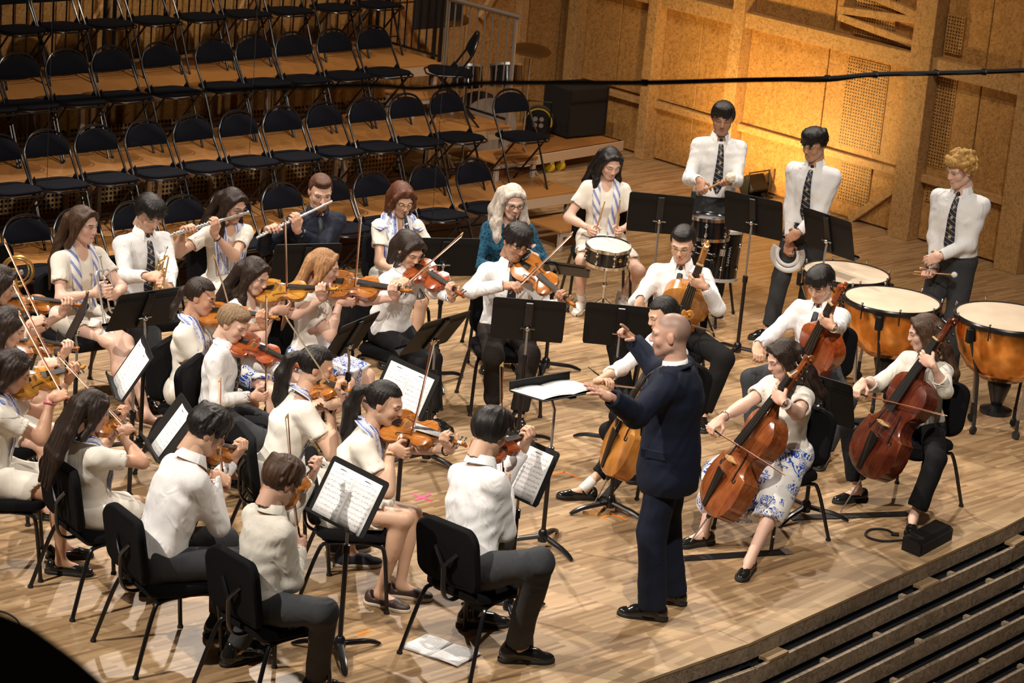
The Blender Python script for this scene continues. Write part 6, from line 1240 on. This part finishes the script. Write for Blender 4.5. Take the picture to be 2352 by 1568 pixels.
stand_px(1425, 746, .84, -92, -.28, 'black stand before the cellist in wire glasses')
stand_px(1438, 893, .80, 205, -.95, 'low dark stand in front of the hidden cellist')
stand_px(1888, 912, .78, -128, -.30, 'black stand between the two girls with cellos')
# ------------------------------------------------------------------ percussion
C_COPPER = mat('beaten_copper', (.80, .36, .10), .20, 1.0); _t = NT(C_COPPER); _m = _t.coord('Object'); _n = _t.n('TexNoise', Scale=9.0, Detail=4.0); _t.l(_m, 'Vector', _n, 'Vector'); _r = _t.ramp(_n, 'Fac', [(.3, (.62, .24, .05)), (.7, (.88, .44, .13))]); _t.l(_r, 'Color', _t.b, 'Base Color'); _t.bump(_n, 'Fac', .08, .02)
C_HEAD = mat('calfskin_head', (.62, .50, .36), .55); _t = NT(C_HEAD); _m = _t.coord('Object'); _n = _t.n('TexNoise', Scale=5.0, Detail=3.0); _t.l(_m, 'Vector', _n, 'Vector'); _r = _t.ramp(_n, 'Fac', [(.3, (.56, .44, .31)), (.7, (.66, .54, .40))]); _t.l(_r, 'Color', _t.b, 'Base Color')
C_WHEAD = mat('white_drum_head', (.50, .49, .46), .6); C_GLOSSB = mat('black_lacquer_shell', (.008, .008, .010), .12, Coat_Weight=.6)
def timpano(px, py, D, z, label):
    P = at(px, py, z); R_ = D/2; r = empty('timpano', (P[0], P[1], 0), random.uniform(0, 1), label, 'timpano', 'copper timpani')
    n = 40; prof = [(R_*.18, z-R_*1.22), (R_*.42, z-R_*1.16), (R_*.66, z-R_*.98), (R_*.84, z-R_*.70), (R_*.94, z-R_*.36), (R_*.97, z-.06), (R_*.97, z-.035)]; MB().lathe(prof, n).build('kettle', C_COPPER, r, True)
    MB().lathe([(R_*.985, z-.035), (R_*1.0, z-.04), (R_*1.01, z-.012), (R_*.99, z), (R_*.955, z-.002), (R_*.955, z-.02)], n, cap=False).build('hoop', C_BLKMET, r, True); MB().lathe([(.001, z-.003), (R_*.97, z-.006)], n, cap=False).build('drum_head', C_HEAD, r, True)
    for i in range(8):
        a = 2*PI*i/8; c, s = math.cos(a), math.sin(a); MB().tube([(c*R_*1.02, s*R_*1.02, z-.10), (c*R_*1.02, s*R_*1.02, z+.012)], .006, 6).sphere((c*R_*1.02, s*R_*1.02, z+.018), .010, 8, 6).build('tension_lug', C_STEEL, r, True)
    for i in range(4):
        a = 2*PI*i/4+.4; c, s = math.cos(a), math.sin(a); MB().box((c*R_*1.0, s*R_*1.0, z-.10), (.05, .05, .11), Matrix.Identity(4), .008).build('bracket', C_BLACK, r)
        MB().tube([(c*R_*.98, s*R_*.98, z-.12), (c*R_*.62, s*R_*.62, z-R_*1.12), (c*R_*.55, s*R_*.55, .14)], .012, 8).build('leg', C_GREYST if i % 2 else C_BLKMET, r, True)
        MB().lathe([(.030, -.011), (.034, 0), (.030, .011)], 12, Matrix.Translation((c*R_*.55, s*R_*.55, .034)) @ Matrix.Rotation(a, 4, 'Z') @ Matrix.Rotation(PI/2, 4, 'X')).tube([(c*R_*.55, s*R_*.55, .05), (c*R_*.55, s*R_*.55, .15)], .014, 8).build('caster', C_RUBBER, r, True)
    MB().lathe([(R_*.20, z-R_*1.23), (R_*.22, z-R_*1.3), (R_*.10, .20), (R_*.30, .17), (R_*.30, .14)], 20).build('pedal_base', C_BLKMET, r, True)
timpano(1944, 624, .68, .84, 'smallest timpano, farthest from the camera with a stand over it'); timpano(2050, 686, .73, .84, 'middle timpano behind the girl with the dark cello'); timpano(2318, 726, .80, .88, 'large timpano cut by the right edge')
def drum(px, py, D, depth, z, label, name, tilt=(0, 0), hoop=None, lugs=8, head=None):
    P = at(px, py, z); r = empty(name, tuple(P), 0, label, 'drum'); r.rotation_euler = (*tilt, .3); R_ = D/2; hm = hoop or C_STEEL
    MB().lathe([(R_*.97, -depth), (R_*.97, -.005)], 36).build('shell', C_GLOSSB, r, True)
    for zz in (0, -depth): MB().lathe([(R_*.985, zz-.016), (R_*1.02, zz-.016), (R_*1.025, zz+.010), (R_*1.0, zz+.012), (R_*.985, zz+.004)], 36, cap=False).build('hoop', hm, r, True)
    MB().lathe([(.001, .001), (R_*.99, 0)], 36, cap=False).build('drum_head', head or C_WHEAD, r, True)
    for i in range(lugs):
        a = 2*PI*i/lugs; c, s = math.cos(a)*R_*1.0, math.sin(a)*R_*1.0; MB().sphere((c, s, -depth*.28), (.014, .014, .022), 8, 6).sphere((c, s, -depth*.75), (.014, .014, .022), 8, 6).tube([(c*1.02, s*1.02, -depth), (c*1.02, s*1.02, .008)], .0035, 6).build('lug', C_STEEL, r, True)
    return r, P
sn, P = drum(1398, 563, .365, .135, .66, 'black snare drum with chrome hoops on a tripod', 'snare_drum', (math.radians(6), 0)); MB().sphere((.05, -.185, -.06), (.016, .006, .018), 10, 6).build('badge', C_GOLD, sn, True)
ss = empty('snare_stand', (P[0], P[1], 0), .4, 'chrome tripod stand under the snare drum', 'stand'); MB().tube([(0, 0, .12), (0, 0, .50)], .012, 10).build('post', C_STEEL, ss, True); MB().sphere((0, 0, .33), (.022, .022, .03), 8, 6).build('clamp', C_STEEL, ss, True)
for a in (0, 2.09, 4.19):
    c, s = math.cos(a), math.sin(a); MB().tube([(0, 0, .22), (c*.25, s*.25, .012)], .008, 8).tube([(0, 0, .13), (c*.13, s*.13, .11)], .005, 6).build('leg', C_STEEL, ss, True); MB().sphere((c*.25, s*.25, .012), .013, 8, 6).build('rubber_foot', C_RUBBER, ss, True); MB().tube([(0, 0, .46), (c*.12, s*.12, .515), (c*.175, s*.175, .50)], .007, 6).build('basket_arm', C_BLKMET, ss, True)
bd, P = drum(1646, 520, .46, .40, .78, 'black floor drum with white hoops in front of the boy with the mallet', 'concert_drum', (math.radians(-3), math.radians(4)), mat('cream_hoop', (.55, .52, .46), .35), 8)
def text(body, size, M, m, parent, name='lettering'):
    cu = bpy.data.curves.new(name, 'FONT'); cu.body = body; cu.size = size; cu.extrude = .0006; cu.align_x = 'CENTER'; tmp = bpy.data.objects.new(name, cu); COL.objects.link(tmp); me = bpy.data.meshes.new_from_object(tmp); me.materials.clear(); me.materials.append(m); bpy.data.objects.remove(tmp); return link(name, me, parent, M)
C_WHITEP = mat('white_print', (.75, .75, .75), .5)
_a = math.radians(-72); _c, _s = math.cos(_a), math.sin(_a); text('YAMAHA', .040, M3((0, 0, 1), (_s, -_c, 0), (_c, _s, 0), (_c*.226, _s*.226, -.20)), C_WHITEP, bd)
_a = math.radians(-92); _c, _s = math.cos(_a), math.sin(_a); MB().box((0, 0, 0), (.045, .055, .002), M3((-_s, _c, 0), (0, 0, 1), (_c, _s, 0), (_c*.2255, _s*.2255, -.17))).build('badge', C_WHITEP, bd)
bs = empty('drum_stand', (P[0], P[1], 0), .2, 'folding black stand under the floor drum', 'stand')
for a in (.5, 2.6, 4.7): c, s = math.cos(a), math.sin(a); MB().tube([(c*.20, s*.20, .37), (c*.30, s*.30, .012)], .011, 8).build('leg', C_BLKMET, bs, True); MB().sphere((c*.3, s*.3, .014), .016, 8, 6).build('rubber_foot', C_RUBBER, bs, True)
MB().tube([(.2*math.cos(a), .2*math.sin(a), .365) for a in np.linspace(0, 2*PI, 19)], .010, 6).build('cradle', C_BLKMET, bs, True)
drum(1632, 498, .33, .16, .95, 'small black drum behind the cream hooped floor drum', 'tom_drum', (math.radians(-3), 0), C_STEEL, 6, C_GLOSSB)
P = at(1632, 498, .95); ts = empty('drum_stand', (P[0], P[1], 0), .9, 'slim black stand holding the small drum', 'stand'); MB().tube([(0, 0, .10), (0, 0, .775)], .014, 8).build('post', C_BLKMET, ts, True)
for a in (0.2, 2.3, 4.4): c, s = math.cos(a), math.sin(a); MB().tube([(0, 0, .25), (c*.22, s*.22, .012)], .009, 6).build('leg', C_BLKMET, ts, True)
# tambourine: two nested half-moon frames
C_TAMB = mat('white_plastic', (.72, .72, .72), .35); ex_, ey_ = TAMBP.ex, TAMBP.ey
tb = empty('tambourine', (0, 0, 0), 0, 'white double crescent tambourine in the standing boy\'s hand', 'tambourine'); tb.matrix_local = M3(ex_, UZ, np.cross(ex_, UZ), TAMB)
for rr, yy in ((.125, -.005), (.088, .0)):
    cur = [(rr*math.cos(a), yy+rr*math.sin(a), 0) for a in np.linspace(math.radians(150), math.radians(390), 26)]; V = []
    q = MB(); q.tube(cur, .021 if rr > .1 else .015, 8, flat=.45); q.build('frame', C_TAMB, tb, True)
    for a in np.linspace(math.radians(165), math.radians(375), 7): MB().lathe([(.003, -.003), (.013, -.001), (.013, .001), (.003, .003)], 10, Matrix.Translation((rr*math.cos(a), yy+rr*math.sin(a), .012))).build('jingle', C_STEEL, tb, True)
# ------------------------------------------------------------------ gear behind the risers
K = at(1195, 361, .22); K2 = at(1432, 322, .22); d = nrm(K2-K); b = np.array([-d[1], d[0], 0]); L = np.linalg.norm(K2-K)
pl = empty('rolling_platform', tuple(K-UZ*.22), math.atan2(d[1], d[0]), 'low pale timber platform on yellow castors behind the risers', 'platform'); MB().box((L/2, .55, .20), (L, 1.1, .03), None, .004).build('deck', C_DECK, pl); MB().box((L/2, .01, .165), (L, .04, .10), None, .004).build('front_rail', C_PALE, pl); MB().box((L-.02, .55, .165), (.04, 1.08, .10), None, .004).build('end_rail', C_PALE, pl)
for px in (1275, 1299):
    lo_, hi_ = 0, L
    for _ in range(30):
        m = (lo_+hi_)/2
        if proj(K+d*m)[0] < px: lo_ = m
        else: hi_ = m
    MB().lathe([(.035, -.022), (.052, -.018), (.052, .018), (.035, .022)], 16, Matrix.Translation((lo_, .05, .052)) @ Matrix.Rotation(PI/2, 4, 'Y')).build('castor_wheel', C_YELLOW, pl, True); MB().box((lo_, .05, .10), (.055, .07, .03), None, .006).build('castor_fork', C_STEEL, pl)
P = at(1355, 318, .22); cs = empty('flight_case', tuple(P+b*.05), math.atan2(d[1], d[0])-.15, 'large black equipment case on the low platform', 'case'); MB().box((0, .22, .26), (.52, .42, .50), None, .012).build('body', C_DARK, cs); MB().box((0, .0, .38), (.50, .02, .012), None, .003).build('lid_seam', C_BLACK, cs)
for sx in (-1, 1): MB().box((sx*.25, .01, .26), (.02, .02, .50), None, .004).build('corner_edge', C_BLACK, cs)
P = at(1233, 318, .22); rl = empty('cable_reel', tuple(P), 0, 'yellow and black cable reel standing on the low platform', 'cable reel'); Rr = M3((0, .25, .97) if False else (1, 0, 0), (0, 0, 1), (0, -1, 0), (0, .05, .165))
MB().lathe([(.02, .0), (.155, .0), (.158, .012), (.14, .02), (.02, .02)], 28, Rr).build('front_flange', C_BLACK, rl, True); MB().tube([tuple(Rr @ Vector((.135*math.cos(a_), .135*math.sin(a_), .022))) for a_ in np.linspace(-.3, PI+.3, 18)], .018, 8, flat=.5).build('yellow_rim', C_YELLOW, rl, True); MB().lathe([(.02, -.10), (.155, -.10), (.155, -.09), (.02, -.09)], 28, Rr).build('rear_flange', mat('clear_grey_flange', (.12, .12, .11), .3), rl, True); MB().lathe([(.10, -.09), (.10, 0)], 24, Rr).build('cable_drum', C_RUBBER, rl, True); MB().lathe([(.02, .02), (.085, .021), (.085, .03), (.02, .032)], 24, Rr).build('socket_plate', C_BLACK, rl, True)
for i in range(4): a = PI/4+i*PI/2; MB().lathe([(.012, .03), (.024, .03), (.024, .034), (.012, .034)], 12, Rr @ Matrix.Translation((.045*math.cos(a), .045*math.sin(a), 0))).build('socket', C_GREYST, rl, True)
MB().tube([(-.12, .02, .02), (-.12, .02, .38), (.12, .02, .38), (.12, .02, .02)], .010, 8).build('stand_frame', C_BLKMET, rl, True)
dk = S(.62, 2.05, 0); kit = empty('drum_kit', tuple(dk), 0.3, 'dark drum kit stored behind the pale railing', 'drum kit')
MB().lathe([(.27, -.2), (.27, .2)], 28, Matrix.Translation((.1, .2, .50)) @ Matrix.Rotation(PI/2, 4, 'X')).build('bass_drum', C_DARK, kit, True); MB().lathe([(.272, .19), (.285, .19), (.285, .21), (.26, .21)], 28, Matrix.Translation((.1, .2, .50)) @ Matrix.Rotation(PI/2, 4, 'X')).build('bass_hoop', C_GREYST, kit, True)
for (x, y, z, R_) in ((-.12, .1, .98, .15), (.28, .12, 1.0, .16), (-.42, -.1, .74, .18)):
    t_ = Matrix.Translation((x, y, z)) @ Matrix.Rotation(-.35, 4, 'X'); MB().lathe([(R_, -.11), (R_, .08)], 22, t_).build('tom', C_GLOSSB, kit, True); MB().lathe([(R_, .07), (R_*1.05, .07), (R_*1.05, .095), (R_*.96, .095)], 22, t_).build('tom_hoop', C_GREYST, kit, True)
    MB().tube([(x, y, z-.1), (x*.6, y+.1, .05)], .012, 8).build('stand_tube', C_GREYST, kit, True)
for (x, y, z) in ((-.30, .25, 1.52), (.52, .15, 1.25)): MB().lathe([(.02, .012), (.10, .004), (.20, -.012), (.201, -.013), (.10, .001), (.02, .006)], 28, Matrix.Translation((x, y, z)) @ Matrix.Rotation(.2, 4, 'X')).build('cymbal', mat('dull_bronze', (.28, .15, .05), .4, .9), kit, True); MB().tube([(x, y, z), (x, y+.02, .30), (x+.15, y-.1, .01)], .010, 8).build('cymbal_stand', C_GREYST, kit, True)
scr = empty('black_monitor', tuple(S(.25, 2.35, 0)), math.radians(44.5), 'black flat screen leaning behind the railing', 'screen'); MB().box((0, 0, 1.62), (.60, .05, .36), None, .008).build('panel', C_DARK, scr); MB().tube([(0, .02, 0), (0, .02, 1.5)], .022, 8).build('pole', C_BLKMET, scr, True); MB().box((0, .02, .012), (.5, .4, .024), None, .006).build('foot', C_BLKMET, scr)
# floor lamp washing the wall
P = at(1738, 455, 0); fl_ = empty('floor_flood_lamp', tuple(P), math.radians(45), 'black flood lamp on the floor lighting the wooden wall', 'lamp'); MB().box((0, 0, .12), (.26, .16, .18), Matrix.Translation((0, 0, .02)) @ Matrix.Rotation(-.6, 4, 'X'), .012).build('housing', C_BLACK, fl_); MB().tube([(-.15, 0, .02), (-.15, 0, .27), (.15, 0, .27), (.15, 0, .02)], .010, 8).build('yoke', C_BLKMET, fl_, True); MB().box((0, 0, .01), (.32, .16, .02), None, .004).build('foot', C_BLKMET, fl_)
spot('flood_lamp_light', tuple(S(VW-1.25, WP(1800, 300)[0], .30)), tuple(S(VW, WP(1800, 180)[0], 1.25)), 230, 130, .8, (1, .62, .20), .10)
# ------------------------------------------------------------------ things on the floor
def floor_poly(name, pts, z, m, label, cat, th=.004, grp=None):
    w = [at(x, y, 0)[:2] for x, y in pts]; c = np.mean(w, 0); q = MB(); q.prism([tuple(p-c) for p in w], 0, th); o = q.build(name, m, None, False, Matrix.Translation((c[0], c[1], z))); return tag(o, label, cat, grp)
def tape(pts, m, label):
    """flat adhesive strips between consecutive floor pixels"""
    w = [at(x, y, 0) for x, y in pts]; r = empty('floor_tape', tuple(w[0]), 0, label, 'tape', 'tape marks on the floor')
    for a, b_ in zip(w[:-1], w[1:]): d = nrm(b_-a); n = np.array([-d[1], d[0], 0])*.012; MB().prism([tuple((a-w[0]+n)[:2]), tuple((b_-w[0]+n)[:2]), tuple((b_-w[0]-n)[:2]), tuple((a-w[0]-n)[:2])][::-1], .0008, .0016).build('strip', m, r)
C_PINK = mat('pink_tape', (.80, .06, .16), .5); C_ORNG = mat('orange_tape', (.85, .22, .02), .5)
x0 = at(970, 1142); 
rx = empty('floor_tape', tuple(x0), 0, 'pink cross taped on the empty floor', 'tape', 'tape marks on the floor')
for zt_, (a, b_) in zip((.0018, .0026), (((948, 1134), (992, 1151)), ((952, 1149), (988, 1135)))): wa, wb = at(*a)-x0, at(*b_)-x0; d = nrm(wb-wa); n = np.array([-d[1], d[0], 0])*.013; MB().prism([tuple((wa+n)[:2]), tuple((wb+n)[:2]), tuple((wb-n)[:2]), tuple((wa-n)[:2])][::-1], zt_-.001, zt_).build('strip', C_PINK, rx)
tape([(822, 1457), (852, 1447)], C_ORNG, 'orange tape corner near the nearest music stand'); tape([(1256, 1092), (1296, 1083), (1330, 1098)], C_ORNG, 'orange tape corner beside the strapped cellist\'s shoe'); tape([(1380, 1190), (1402, 1180), (1440, 1194)], C_ORNG, 'orange tape corner by the cello endpin board'); tape([(368, 779), (386, 783)], C_PINK, 'short pink tape dash behind the left music stand')
# loose sheets under the front chair
c0 = at(1012, 1495); sa = at(942, 1492)-at(1000, 1462); sb = at(1085, 1490)-at(1000, 1462); u_ = nrm(sb)
for i in range(3): M = M3(*[np.array(v) for v in (nrm(sb*1.0+sa*.02*i), UZ*-1, nrm(np.cross(nrm(sb+sa*.02*i), UZ*-1)))], c0+np.array([0, 0, .003+.003*i])-nrm(np.cross(nrm(sb), UZ*-1))*.12); sheet(M, 2, ['bottom', 'middle', 'top'][i]+' one of the loose sheets lying under the front chair', .19, .24, .004)
# endpin boards and straps
q0 = at(1362, 1174); q1 = at(1424, 1098); q2 = at(1446, 1084); d = nrm(q2-q0); n = np.array([-d[1], d[0], 0]); es = empty('endpin_anchor', tuple(q0), 0, 'wooden endpin anchor with black strap under the hidden cellist', 'endpin anchor')
def bar(a, b_, w, z0, z1, m, name, parent, o): d = nrm(b_-a); n = np.array([-d[1], d[0], 0])*w/2; MB().prism([tuple((a+n-o)[:2]), tuple((b_+n-o)[:2]), tuple((b_-n-o)[:2]), tuple((a-n-o)[:2])][::-1], z0, z1).build(name, m, parent)
bar(q0-d*.07, q0+d*.10, .10, .001, .018, C_HICK, 'board', es, q0); bar(q0+d*.08, q1, .05, .004, .009, C_BLACK, 'strap', es, q0); bar(q1, q2+d*.05, .10, .001, .016, C_HICK, 'board', es, q0); bar(q0+d*.25, q0+d*.28, .058, .009, .014, C_BLKMET, 'buckle', es, q0)
for (a, b_, lb) in (((1560, 1284), (1806, 1268), 'black endpin strap under the girl in the printed skirt'), ((1814, 1190), (2095, 1180), 'black endpin strap under the girl on the right')):
    a, b_ = at(*a), at(*b_); r = empty('endpin_strap', tuple(a), 0, lb, 'strap', 'endpin straps'); bar(a, b_, .085, .001, .006, C_BLACK, 'strap', r, a); bar(b_-nrm(b_-a)*.03, b_+nrm(b_-a)*.03, .09, .006, .010, C_GREYST, 'clip', r, a)
# wedge speaker and cable at the stage edge
a, b_, c = at(2070, 1262), at(2111, 1280), at(2186, 1239); mw = empty('floor_speaker', tuple((a+c)/2), 0, 'black box loudspeaker at the right stage edge', 'loudspeaker'); ax = nrm(c-b_); ay = nrm(a-b_); L = np.linalg.norm(c-b_); Dp = np.linalg.norm(a-b_); o_ = (a+c)/2
V = []
for t in (0, 1):
    for (u, z) in ((0, 0), (0, .075), (.2, .09), (1, .09), (1, 0)): V.append(b_+ax*L*t+ay*Dp*u+UZ*z-o_)
MB().add(V, [(0, 1, 2, 3, 4)[::-1], (5, 6, 7, 8, 9), (0, 5, 6, 1)[::-1], (1, 6, 7, 2)[::-1], (2, 7, 8, 3)[::-1], (3, 8, 9, 4)[::-1], (4, 9, 5, 0)[::-1]]).build('cabinet', C_BLACK, mw); MB().box((0, 0, 0), (L*.9, .005, .06), M3(ax, ay, UZ, b_+ax*L/2+UZ*.045-ay*.003-o_)).build('grille', C_DARK, mw)
cb = [at(x, y, .008) for x, y in ((2072, 1240), (2030, 1242), (1998, 1235), (1988, 1225), (2002, 1215), (2035, 1216), (2056, 1227))]; r = empty('speaker_cable', tuple(cb[0]), 0, 'black cable curling from the floor loudspeaker', 'cable'); MB().tube([p-cb[0] for p in bezier(cb, 5)], .008, 8).build('lead', C_RUBBER, r, True); MB().box(tuple(cb[-1]-cb[0]), (.05, .03, .02), None, .004).build('plug', C_BLACK, r)
# steel bottle under the cello chair
P = at(1797, 1192); bt = empty('water_bottle', tuple(P), 0, 'steel water bottle under the chair of the girl in the printed skirt', 'bottle'); MB().lathe([(.030, 0), (.033, .006), (.033, .15), (.026, .175), (.016, .19)], 18).build('flask', mat('brushed_steel', (.45, .44, .43), .35, .9), bt, True); MB().lathe([(.018, .19), (.019, .195), (.019, .215), (.012, .22)], 14).build('cap', C_BLACK, bt, True)
# french horn on a chair at the left edge
P = at(28, 700, .47); place_chair(P-np.array([.02, .0, 0]), math.radians(-40), 'black padded chair with a brass horn on it at the left edge'); hn = empty('french_horn', (P[0], P[1], .478), .3, 'brass french horn resting on a chair at the left edge', 'french horn')
MB().lathe([(.145, .0), (.135, .006), (.085, .045), (.05, .10), (.032, .17), (.02, .26)], 24).build('bell', C_BRASS, hn, True); MB().tube([(.03+.11*math.cos(a), .0, .24+.11*math.sin(a)) for a in np.linspace(-1.2, 7.4, 40)], .011, 8).build('main_coil', C_BRASS, hn, True); MB().tube([(.03+.085*math.cos(a), .025, .24+.085*math.sin(a)) for a in np.linspace(0, 6.2, 30)], .006, 8).build('inner_coil', C_BRASS, hn, True)
for i in range(3): MB().lathe([(.014, 0), (.014, .045)], 10, Matrix.Translation((.03+.034*(i-1), .03, .22)) @ Matrix.Rotation(-PI/2, 4, 'X')).build('rotary_valve', C_SILVER, hn, True)
# ------------------------------------------------------------------ wires in the air and the ledge by the camera
def cable_path(px, label, rad, Ys, name='overhead_cable'):
    w = [atY(x, y, Y) for (x, y), Y in zip(px, Ys)]; r = empty(name, tuple(w[0]), 0, label, 'cable'); cv = bezier(w, 6); MB().tube([p-w[0] for p in cv], [rad*p[1]/13 for p in cv], 8).build('cable', C_RUBBER, r, True); return r, w
r, w = cable_path([(-60, 250), (420, 212), (830, 196), (960, 203), (1090, 192), (1200, 190), (1480, 190), (1700, 184), (1900, 180), (2010, 171), (2150, 168), (2260, 165), (2460, 157)], 'bundle of black cables slung across the hall in front of the wall', .0125, [4.2, 5.0, 5.8, 6.2, 6.6, 7.1, 8.6, 9.8, 11, 11.8, 12.6, 13.4, 14.6])
cv = bezier([atY(x, y, Y) for (x, y), Y in zip([(1600, 187), (1760, 184), (1900, 186), (2010, 172), (2120, 172), (2260, 166)], [9.2, 10.2, 11, 11.8, 12.4, 13.4])], 6); MB().tube([p_-w[0] for p_ in cv], [.006*p_[1]/13 for p_ in cv], 6).build('thin_cable', C_RUBBER, r, True)
for i in (6, 8, 9, 10, 11): q = w[i]-w[0]; MB().tube([q-np.array([.012, 0, 0]), q+np.array([.012, 0, .0])], .018*w[i][1]/13, 8).build('tie', C_BLACK, r, True)
for i, (xa, xb, yb, Y, lb) in enumerate(((127, 106, 470, 17.8, 'left'), (593, 570, 400, 19.5, 'centre'), (1006, 994, 490, 20.6, 'right'))):
    lo_ = atY(xb, yb, Y); r = empty('hanging_microphone', tuple(lo_), 0, f'thin black wire hanging over the risers, {lb} of the three', 'microphone', 'hanging microphones'); MB().tube([(0, 0, 0), (0, 0, 12.0-lo_[2])], .0022, 5).build('wire', C_RUBBER, r); MB().tube([(0, 0, -.03), (0, 0, .03)], .006, 8).build('capsule', C_BLACK, r, True)
pts = [(-330, 1335), (0, 1408), (130, 1480), (250, 1580), (330, 1680), (380, 1800)]; w = [atY(x, y, 3.2) for x, y in pts]; r = empty('balcony_ledge', tuple(w[0]), 0, 'dark blurred balcony ledge at the lower left corner', 'ledge')
top_ = [p-w[0] for p in bezier(w, 6)]; V = []; 
for p_ in top_: V += [p_, p_+np.array([-.03, -.02, -.02]), p_+np.array([-.25, -.5, -4.5]), p_+np.array([-.2, .0, -4.5]), p_+np.array([-.02, .03, -.05])]
n = len(top_); MB().add(V, [(i*5+j, i*5+(j+1) % 5, (i+1)*5+(j+1) % 5, (i+1)*5+j) for i in range(n-1) for j in range(5)]+[(0, 1, 2, 3, 4), tuple((n-1)*5+j for j in range(5))[::-1]]).build('coping', mat('ledge_dark', (.012, .009, .007), .7), r, True)
cb = [at(x, y, .006) for x, y in ((-20, 1400), (12, 1406), (38, 1422), (46, 1440), (36, 1452))]; r = empty('floor_cable', tuple(cb[0]), 0, 'thin black cable on the floor at the lower left', 'cable'); MB().tube([p-cb[0] for p in bezier(cb, 5)], .005, 6).build('lead', C_RUBBER, r, True)
